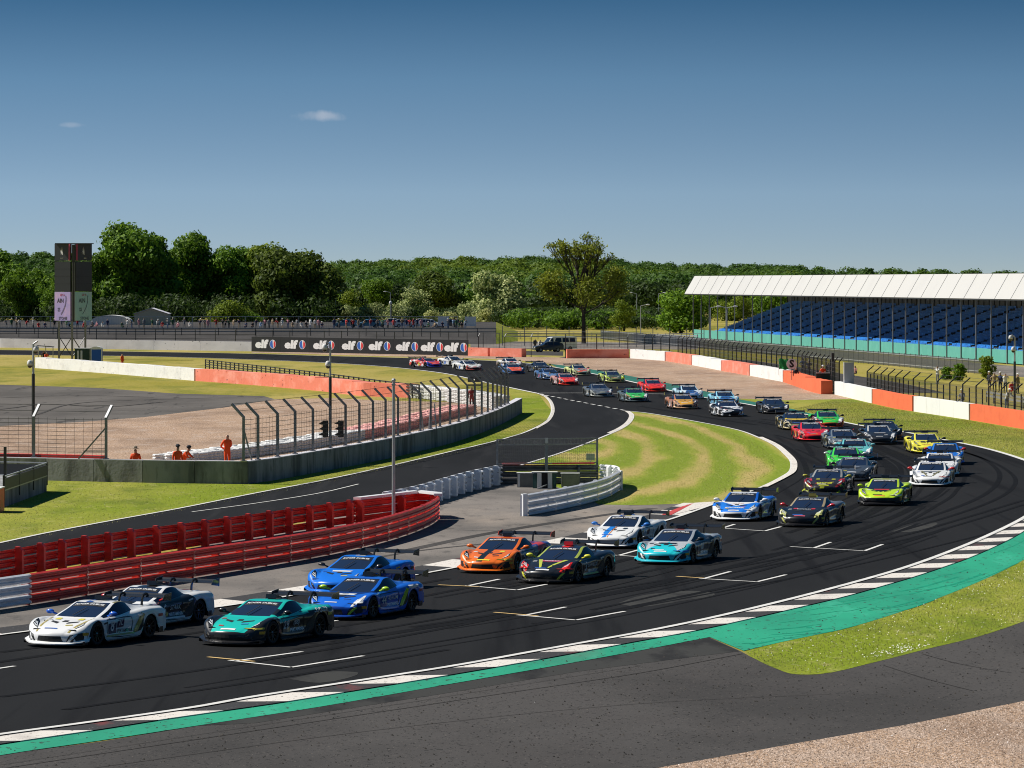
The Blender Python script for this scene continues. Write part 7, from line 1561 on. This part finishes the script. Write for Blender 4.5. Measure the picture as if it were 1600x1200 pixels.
wood('hedge', 'dark hedge across the field left and right of the tall sparse tree', 150, (785, 1090), (815, 900), ('hedge', 'dark', 'hedge'), (2.2, 4.2), (4, 7), 26.0, .45, 7)
# ------------------------------------------------------------------ far spectators' bank
BZ = 1.9
def GB(px, Y, z=BZ): return Vector(((px - 800) * Y / FOC, Y, z))
b = MB(); xa, xb = -90, 775
b.add([GB(xa, 662), GB(xb, 662), GB(xb, 790), GB(xa, 790), GB(xa, 632, 0), GB(xb, 632, 0), GB(xa, 812, 0), GB(xb, 812, 0), GB(xb + 34, 662, 0), GB(xb + 34, 790, 0)], [(0, 1, 2, 3), (4, 5, 1, 0), (3, 2, 7, 6), (1, 5, 8), (1, 8, 9, 2), (2, 9, 7)], [0, 0, 0, 1, 1, 1])
struct(b.build('spectator_bank', [M['runoff'], M['grass']]))
b = MB(); b.poly(GL([(-90, 500), (820, 500), (900, 505), (900, 511), (-90, 511)]), .006); struct(b.build('shade_ground', M['runoff']))  # dark ground sheet added to stand in for shade behind the far fence
P = resample([GB(-60, 684), GB(715, 688)], 3.0); t = thing('mesh_fence', 'pale mesh fence behind the far spectators', 'fence', P[0])
for q in P: b = MB(); b.box((q.x, q.y, BZ + 1.0), (.08, .08, 2.0)); b.build('post', M['steel_lt'], t)
for z in (.15, 1.95):
    b = MB()
    for a, c in zip(P, P[1:]): b.beam(a + Vector((0, 0, z)), c + Vector((0, 0, z)), .05, .08)
    b.build('rail', M['steel_lt'], t)
b = MB()
for a, c in zip(P, P[1:]):
    for i in range(8): q = a.lerp(c, (i + .5) / 8); b.bar(q, q + Vector((0, 0, 1.95)), .010, 3, cap=False)
tag(b.build('wire_mesh', M['steel'], t), kind='stuff')
for (pts, hh, nm, lab, stp, rl) in (([(-60, 534.5), (393, 535), (775, 535.5)], 2.35, 'guard_rail', 'grey guard rail standing on the front slope of the spectator bank', 3.0, (1.75, 2.25)), ([(-60, 535), (393, 538), (400, 538)], 2.3, 'mesh_fence', 'dark post fence just behind the pale grey far wall', 3.6, (.8, 1.5, 2.25))):
    P = resample(GL(pts), stp); t = thing(nm, lab, 'fence', P[0])
    for q in P: b = MB(); b.box((q.x, q.y, hh / 2), (.10, .10, hh)); b.build('post', M['steel_dk'], t)
    for z in rl:
        b = MB()
        for a, c in zip(P, P[1:]): b.beam(a + Vector((0, 0, z)), c + Vector((0, 0, z)), .05, .07 if nm == 'mesh_fence' else .15)
        b.build('rail', M['steel_dk'] if nm == 'mesh_fence' else M['steel'], t)
P = resample(GL([(400, 546), (731, 551), (780, 552)]), 3.4); t = thing('mesh_fence', 'dark post fence standing just behind the black advertising board', 'fence', P[0])
for q in P: b = MB(); b.box((q.x, q.y, 1.4), (.09, .09, 2.8)); b.build('post', M['steel_dk'], t)
b = MB()
for a, c in zip(P, P[1:]): b.beam(a + Vector((0, 0, 2.75)), c + Vector((0, 0, 2.75)), .05, .07)
b.build('rail', M['steel_dk'], t)
P = resample(GL([(785, 540), (900, 541), (1100, 545)]), 4.0); t = thing('mesh_fence', 'tall plain post fence behind the far gravel trap, beside the parked minibus', 'fence', P[0])
for q in P: b = MB(); b.box((q.x, q.y, 1.5), (.11, .11, 3.0)); b.build('post', M['steel'], t)
for z in (.5, 1.4, 2.2):
    b = MB()
    for a, c in zip(P, P[1:]): b.beam(a + Vector((0, 0, z)), c + Vector((0, 0, z)), .05, .06)
    b.build('rail', M['steel'], t)
P = resample(GL([(785, 530), (1000, 531), (1090, 534)]), 3.2); t = thing('guard_rail', 'pale guard rail on the far service road behind the tall plain fence', 'guard rail', P[0])
for q in P: b = MB(); b.box((q.x, q.y, .6), (.12, .12, 1.2)); b.build('post', M['steel_lt'], t)
for z in (.5, .95):
    b = MB()
    for a, c in zip(P, P[1:]): b.beam(a + Vector((0, 0, z)), c + Vector((0, 0, z)), .05, .22)
    b.build('rail', M['steel_lt'], t)
b = MB(); b.poly(GL([(735, 533), (1090, 536), (1090, 546), (735, 545)]), .006); struct(b.build('service_road', M['apron']))
b = MB(); b.poly(GL([(735, 548), (880, 549), (880, 556), (735, 553)]), .007); struct(b.build('bare_ground', M['runoff']))
SH = [('white', WH), ('black', DK), ('grey', GR), ('navy', NV), ('pale blue', (.25, .38, .55)), ('red', RD), ('tan', TN), ('dark green', (.03, .10, .05)), ('pink', (.55, .25, .28))]
TRS = [('dark trousers', DK), ('blue jeans', JE), ('khaki shorts', TN), ('grey trousers', GR)]
seen = set(); rnd = random.Random(21)
XS = sorted([31, 70, 112, 160, 199, 225, 270, 288, 320, 338, 395, 408, 457, 485, 498, 522, 530, 549, 579, 598, 615, 628, 635, 670, 700, 708, 713] + [10, 18, 26, 41, 52, 60, 85, 96, 104, 121, 132, 145, 152, 168, 190, 206, 217, 238, 246, 254, 262, 279, 297, 312, 325, 348, 352, 358, 365, 374, 385, 400, 414, 420, 426, 434, 441, 450, 464, 470, 478, 492, 503, 541, 552, 560, 568, 590, 606, 640, 646, 652, 658, 680, 691, 721, 718, 722, 727])
MARK = [(0, 80, 'left of the screen tower'), (80, 145, 'below the screen tower'), (145, 265, 'below the tallest tree'), (265, 330, 'below the loose-topped tree'), (330, 393, 'by the low light bush'), (393, 438, 'above the first emblem'), (438, 484, 'above the second emblem'),
        (484, 530, 'above the third emblem'), (530, 572, 'above the fourth emblem'), (572, 615, 'above the fifth emblem'), (615, 656, 'above the sixth emblem'), (656, 694, 'above the seventh emblem'), (694, 800, 'above the last emblem')]
POSN = {'stand': 'standing', 'photo': 'taking a picture', 'hips': 'with hands on hips', 'sit': 'sitting', 'lean': 'leaning forward'}
for x in XS:
    mk_ = next(m for a, c, m in MARK if a <= x < c)
    for _ in range(200):
        sh, tr, ps = rnd.choice(SH), rnd.choice(TRS), rnd.choice(['stand', 'photo', 'hips', 'sit', 'stand', 'lean', 'sit'])
        if (sh[0], ps, mk_) not in seen: break
    seen.add((sh[0], ps, mk_))
    person(GB(x, rnd.uniform(665, 680)), ps, 'spectator in %s top and %s %s %s' % (sh[0], tr[0], POSN[ps], mk_), sh[1], tr[1], R(rnd.uniform(-60, 60)), WH if rnd.random() < .35 else None, 'spectators along the far fence', 'cap', 1.0)
for x, y, lab in ((836, 548, 'person in dark clothes standing by the tall plain fence post'), (843, 549, 'person in a pale top crouching right of the dark fence post')): person(G(x, y), 'stand' if x < 840 else 'lean', lab, DK if x < 840 else WH, JE, R(20))
# ------------------------------------------------------------------ parked vehicles and sheds in the distance
def vehicle(px, py, label, col, kind='hatchback', rz=0, L_=4.1, W_=1.75, H_=1.48, cat='car'):
    p = G(px, py) if py > 520 else GB(px, FOC / ((py - HOR) / (CAM_H - BZ))); t = thing('parked_' + ('car' if kind == 'hatchback' else 'minibus'), label, cat, p, rz); pm_ = paint(col, rough=.4)
    if kind == 'hatchback': prof = [(-.5, .30), (-.5, .62), (-.46, .80), (-.24, .92), (-.08, 1.38), (.02, 1.46), (.30, 1.48), (.46, 1.20), (.5, .95), (.5, .30)]; wins = [(-.20, .95, -.07, 1.34), (-.05, .95, .14, 1.40), (.16, .95, .36, 1.38)]
    else: prof = [(-.5, .32), (-.5, .85), (-.47, 1.05), (-.36, 1.20), (-.26, 1.85), (-.20, 1.95), (.48, 1.98), (.5, 1.8), (.5, .32)]; wins = [(-.31, 1.22, -.20, 1.78), (-.18, 1.22, .04, 1.80), (.06, 1.22, .26, 1.80), (.28, 1.22, .45, 1.80)]
    k = H_ / (1.48 if kind == 'hatchback' else 1.98); b = MB(); n = len(prof)
    vs_ = [];
    for sx, sc in ((-1, 1), (1, 1)):
        for u, z in prof: ins = 1 - .12 * max(0, (z - .9)) ; vs_.append((u * L_, sx * W_ / 2 * ins, z * k))
    b.add(vs_, [tuple(range(n - 1, -1, -1)), tuple(range(n, 2 * n))] + [(i, (i + 1) % n, n + (i + 1) % n, n + i) for i in range(n)]); b.build('body', pm_, t, local=True)
    for sx in (-1, 1):
        for u0, za, u1, zb in wins:
            ya = sx * (W_ / 2 * (1 - .12 * max(0, za - .9)) + .012); yb = sx * (W_ / 2 * (1 - .12 * max(0, zb - .9)) + .012)
            b = MB(); b.add([(u0 * L_, ya, za * k), (u1 * L_, ya, za * k), (u1 * L_ - .05, yb, zb * k), (u0 * L_ + (.25 if u0 < -.15 else .04), yb, zb * k)], [(0, 1, 2, 3)]); b.build('window', M['glass'], t, local=True)
        for u in (-.30, .30):
            b = MB(); b.lathe([(.12, -.1), (.30, -.1), (.32, -.05), (.32, .08), (.28, .1), (.14, .1)], (0, 0, 0), 14, axis='x'); b.v = [(y, x, z) for x, y, z in b.v]; wv = b.build('wheel', M['tyre'], t, local=True); wv.location = (u * L_, sx * (W_ / 2 - .08), .32)
            b = MB(); b.lathe([(.19, .0), (.19, .02), (.02, .03)], (0, 0, 0), 10, axis='x'); b.v = [(y, x, z) for x, y, z in b.v]; h_ = b.build('hubcap', M['steel_lt'], wv, local=True); h_.location = (0, sx * .1, 0)
    i0 = 3; u0, z0 = prof[i0]; u1, z1 = prof[i0 + 1]; b = MB(); b.add([(u0 * L_ - .015, -W_ * .42, z0 * k + .03), (u0 * L_ - .015, W_ * .42, z0 * k + .03), (u1 * L_ - .015, W_ * .39, z1 * k - .02), (u1 * L_ - .015, -W_ * .39, z1 * k - .02)], [(0, 1, 2, 3)]); b.build('windscreen', M['glass'], t, local=True)
    for sy in (-1, 1): b = MB(); b.box((-.502 * L_, sy * W_ * .36, .66 * k), (.04, .28, .14)); b.build('headlight', M['lamp'], t, local=True)
    return t
vehicle(872, 548, 'white minibus parked behind the far gravel trap wall', (.72, .73, .72), 'minibus', R(20), 5.0, 1.95, 2.0, 'minibus')
vehicle(856, 550, 'dark hatchback parked left of the white minibus', (.03, .035, .05), rz=R(15))
for i, (x, y, rz, c, lab) in enumerate(((608, 511, .1, WH, 'white parked car behind the fence, leftmost of the white cars'), (634, 512, 3.2, (.6, .6, .62), 'silver parked car behind the fence near the camera pole'), (655, 511, .15, WH, 'white parked car right of the silver one'), (672, 512, 3.0, WH, 'white parked car above the seventh emblem'),
                                      (540, 512, .1, (.1, .25, .35), 'teal parked car above the fourth emblem'), (122, 511, 0, WH, 'white parked car below the screen tower'), (700, 512, .3, DK, 'black parked car above the last emblem'), (575, 512, .2, (.05, .2, .3), 'dark blue parked car left of the white cars'))):
    vehicle(x, y, lab, c, rz=rz)
p = GB(236, 735); t = thing('shed', 'cream shed with a low pitched roof below the tallest dark tree', 'shed', p); s = FOC / p.y; w_ = 52 / s; b = MB(); x0, x1 = p.x - w_ / 2, p.x + w_ / 2; hh, hr = BZ + 2.0, BZ + 3.0
b.add([(x0, p.y, BZ), (x1, p.y, BZ), (x1, p.y, hh), (p.x, p.y, hr), (x0, p.y, hh), (x0, p.y + 6, BZ), (x1, p.y + 6, BZ), (x1, p.y + 6, hh), (p.x, p.y + 6, hr), (x0, p.y + 6, hh)], [(0, 1, 2, 3, 4), (9, 8, 7, 6, 5), (0, 4, 9, 5), (1, 6, 7, 2)]); b.build('wall', plain('cream_wall', (.52, .46, .32), .8, var=.1), t)
for sx, xe in ((-1, x0), (1, x1)): b = MB(); b.beam((xe + sx * .15, p.y + 3, hh + .02), (p.x, p.y + 3, hr + .07), 6.4, .08); b.build('roof', M['conc_light'], t)
p = GB(172, 740); t = thing('marquee', 'low white marquee between the screen tower and the cream shed', 'marquee', p); b = MB(); n = 12; w_ = 62 * p.y / FOC
for k in range(n):
    a0, a1 = math.pi * k / n, math.pi * (k + 1) / n; b.quad((p.x + w_ / 2 * math.cos(a0), p.y, BZ + .5 + 1.25 * math.sin(a0)), (p.x + w_ / 2 * math.cos(a0), p.y + 6, BZ + .5 + 1.25 * math.sin(a0)), (p.x + w_ / 2 * math.cos(a1), p.y + 6, BZ + .5 + 1.25 * math.sin(a1)), (p.x + w_ / 2 * math.cos(a1), p.y, BZ + .5 + 1.25 * math.sin(a1)))
b.build('canopy', M['offwhite'], t); b = MB(); b.add([(p.x + w_ / 2 * math.cos(math.pi * k / n), p.y + .02, BZ + .5 + 1.25 * math.sin(math.pi * k / n)) for k in range(n + 1)] + [(p.x - w_ / 2, p.y + .02, BZ), (p.x + w_ / 2, p.y + .02, BZ)], [tuple(range(n + 3))]); b.build('front_wall', M['offwhite'], t)
for x, y in ((735, 514), (693, 513)): p = GB(x, 686); t = thing('notice_board', 'white display board in the fence line, %s one' % ('right' if x > 700 else 'left'), 'board', p); b = MB(); b.box((p.x, p.y - .3, BZ + 1.15), (1.9, .06, 1.6)); b.build('board', M['white'], t); b = MB(); b.box((p.x - .8, p.y - .25, BZ + .6), (.08, .08, 1.2)); b.box((p.x + .8, p.y - .25, BZ + .6), (.08, .08, 1.2)); b.build('leg', M['steel'], t)
# street lamps
for x, yb, yt, arms, lab in ((524, 505, 456, (1,), 'street lamp with a single arm right of the wide bronze-green tree'), (610, 506, 457, (-1,), 'street lamp with a single arm above the fifth emblem'), (1001, 528, 478, (1,), 'street lamp right of the small light green tree'),
                        (1110, 540, 481, (1,), 'street lamp behind the third grandstand post'), (1136, 542, 481, (-1, 1), 'double street lamp behind the left end of the grandstand'), (995, 510, 459, (-1,), 'thin far street lamp against the wooded hill'), (1029, 512, 459, (1,), 'thin far street lamp left of the rounded tree by the grandstand')):
    p = G(x, yb); s = FOC / p.y; H = CAM_H - (yt - HOR) / s; t = thing('street_lamp', lab, 'street lamp', p); b = MB(); b.bar(p, p + Vector((0, 0, H)), .11, 8, .07); b.build('pole', M['steel_lt'], t)
    for sg in arms:
        b = MB(); b.bar(p + Vector((0, 0, H - .02)), p + Vector((sg * 1.0, 0, H + .22)), .05, 6); ar = b.build('arm', M['steel_lt'], t); b = MB(); b.ball(p + Vector((sg * 1.25, 0, H + .22)), (.38, .16, .12), 0, 8, 5); b.build('lantern', M['offwhite'], ar)
p = G(612, 520); t = thing('camera_pole', 'dark camera pole with one pale dome behind the black board', 'camera pole', p); s = FOC / p.y; H = CAM_H - (474 - HOR) / s; b = MB(); b.bar(p, p + Vector((0, 0, H)), .10, 8); b.build('pole', M['steel_dk'], t); b = MB(); b.ball(p + Vector((-.2, 0, H + .1)), (.30, .3, .38), 0, 10, 6); b.build('dome', M['offwhite'], t)
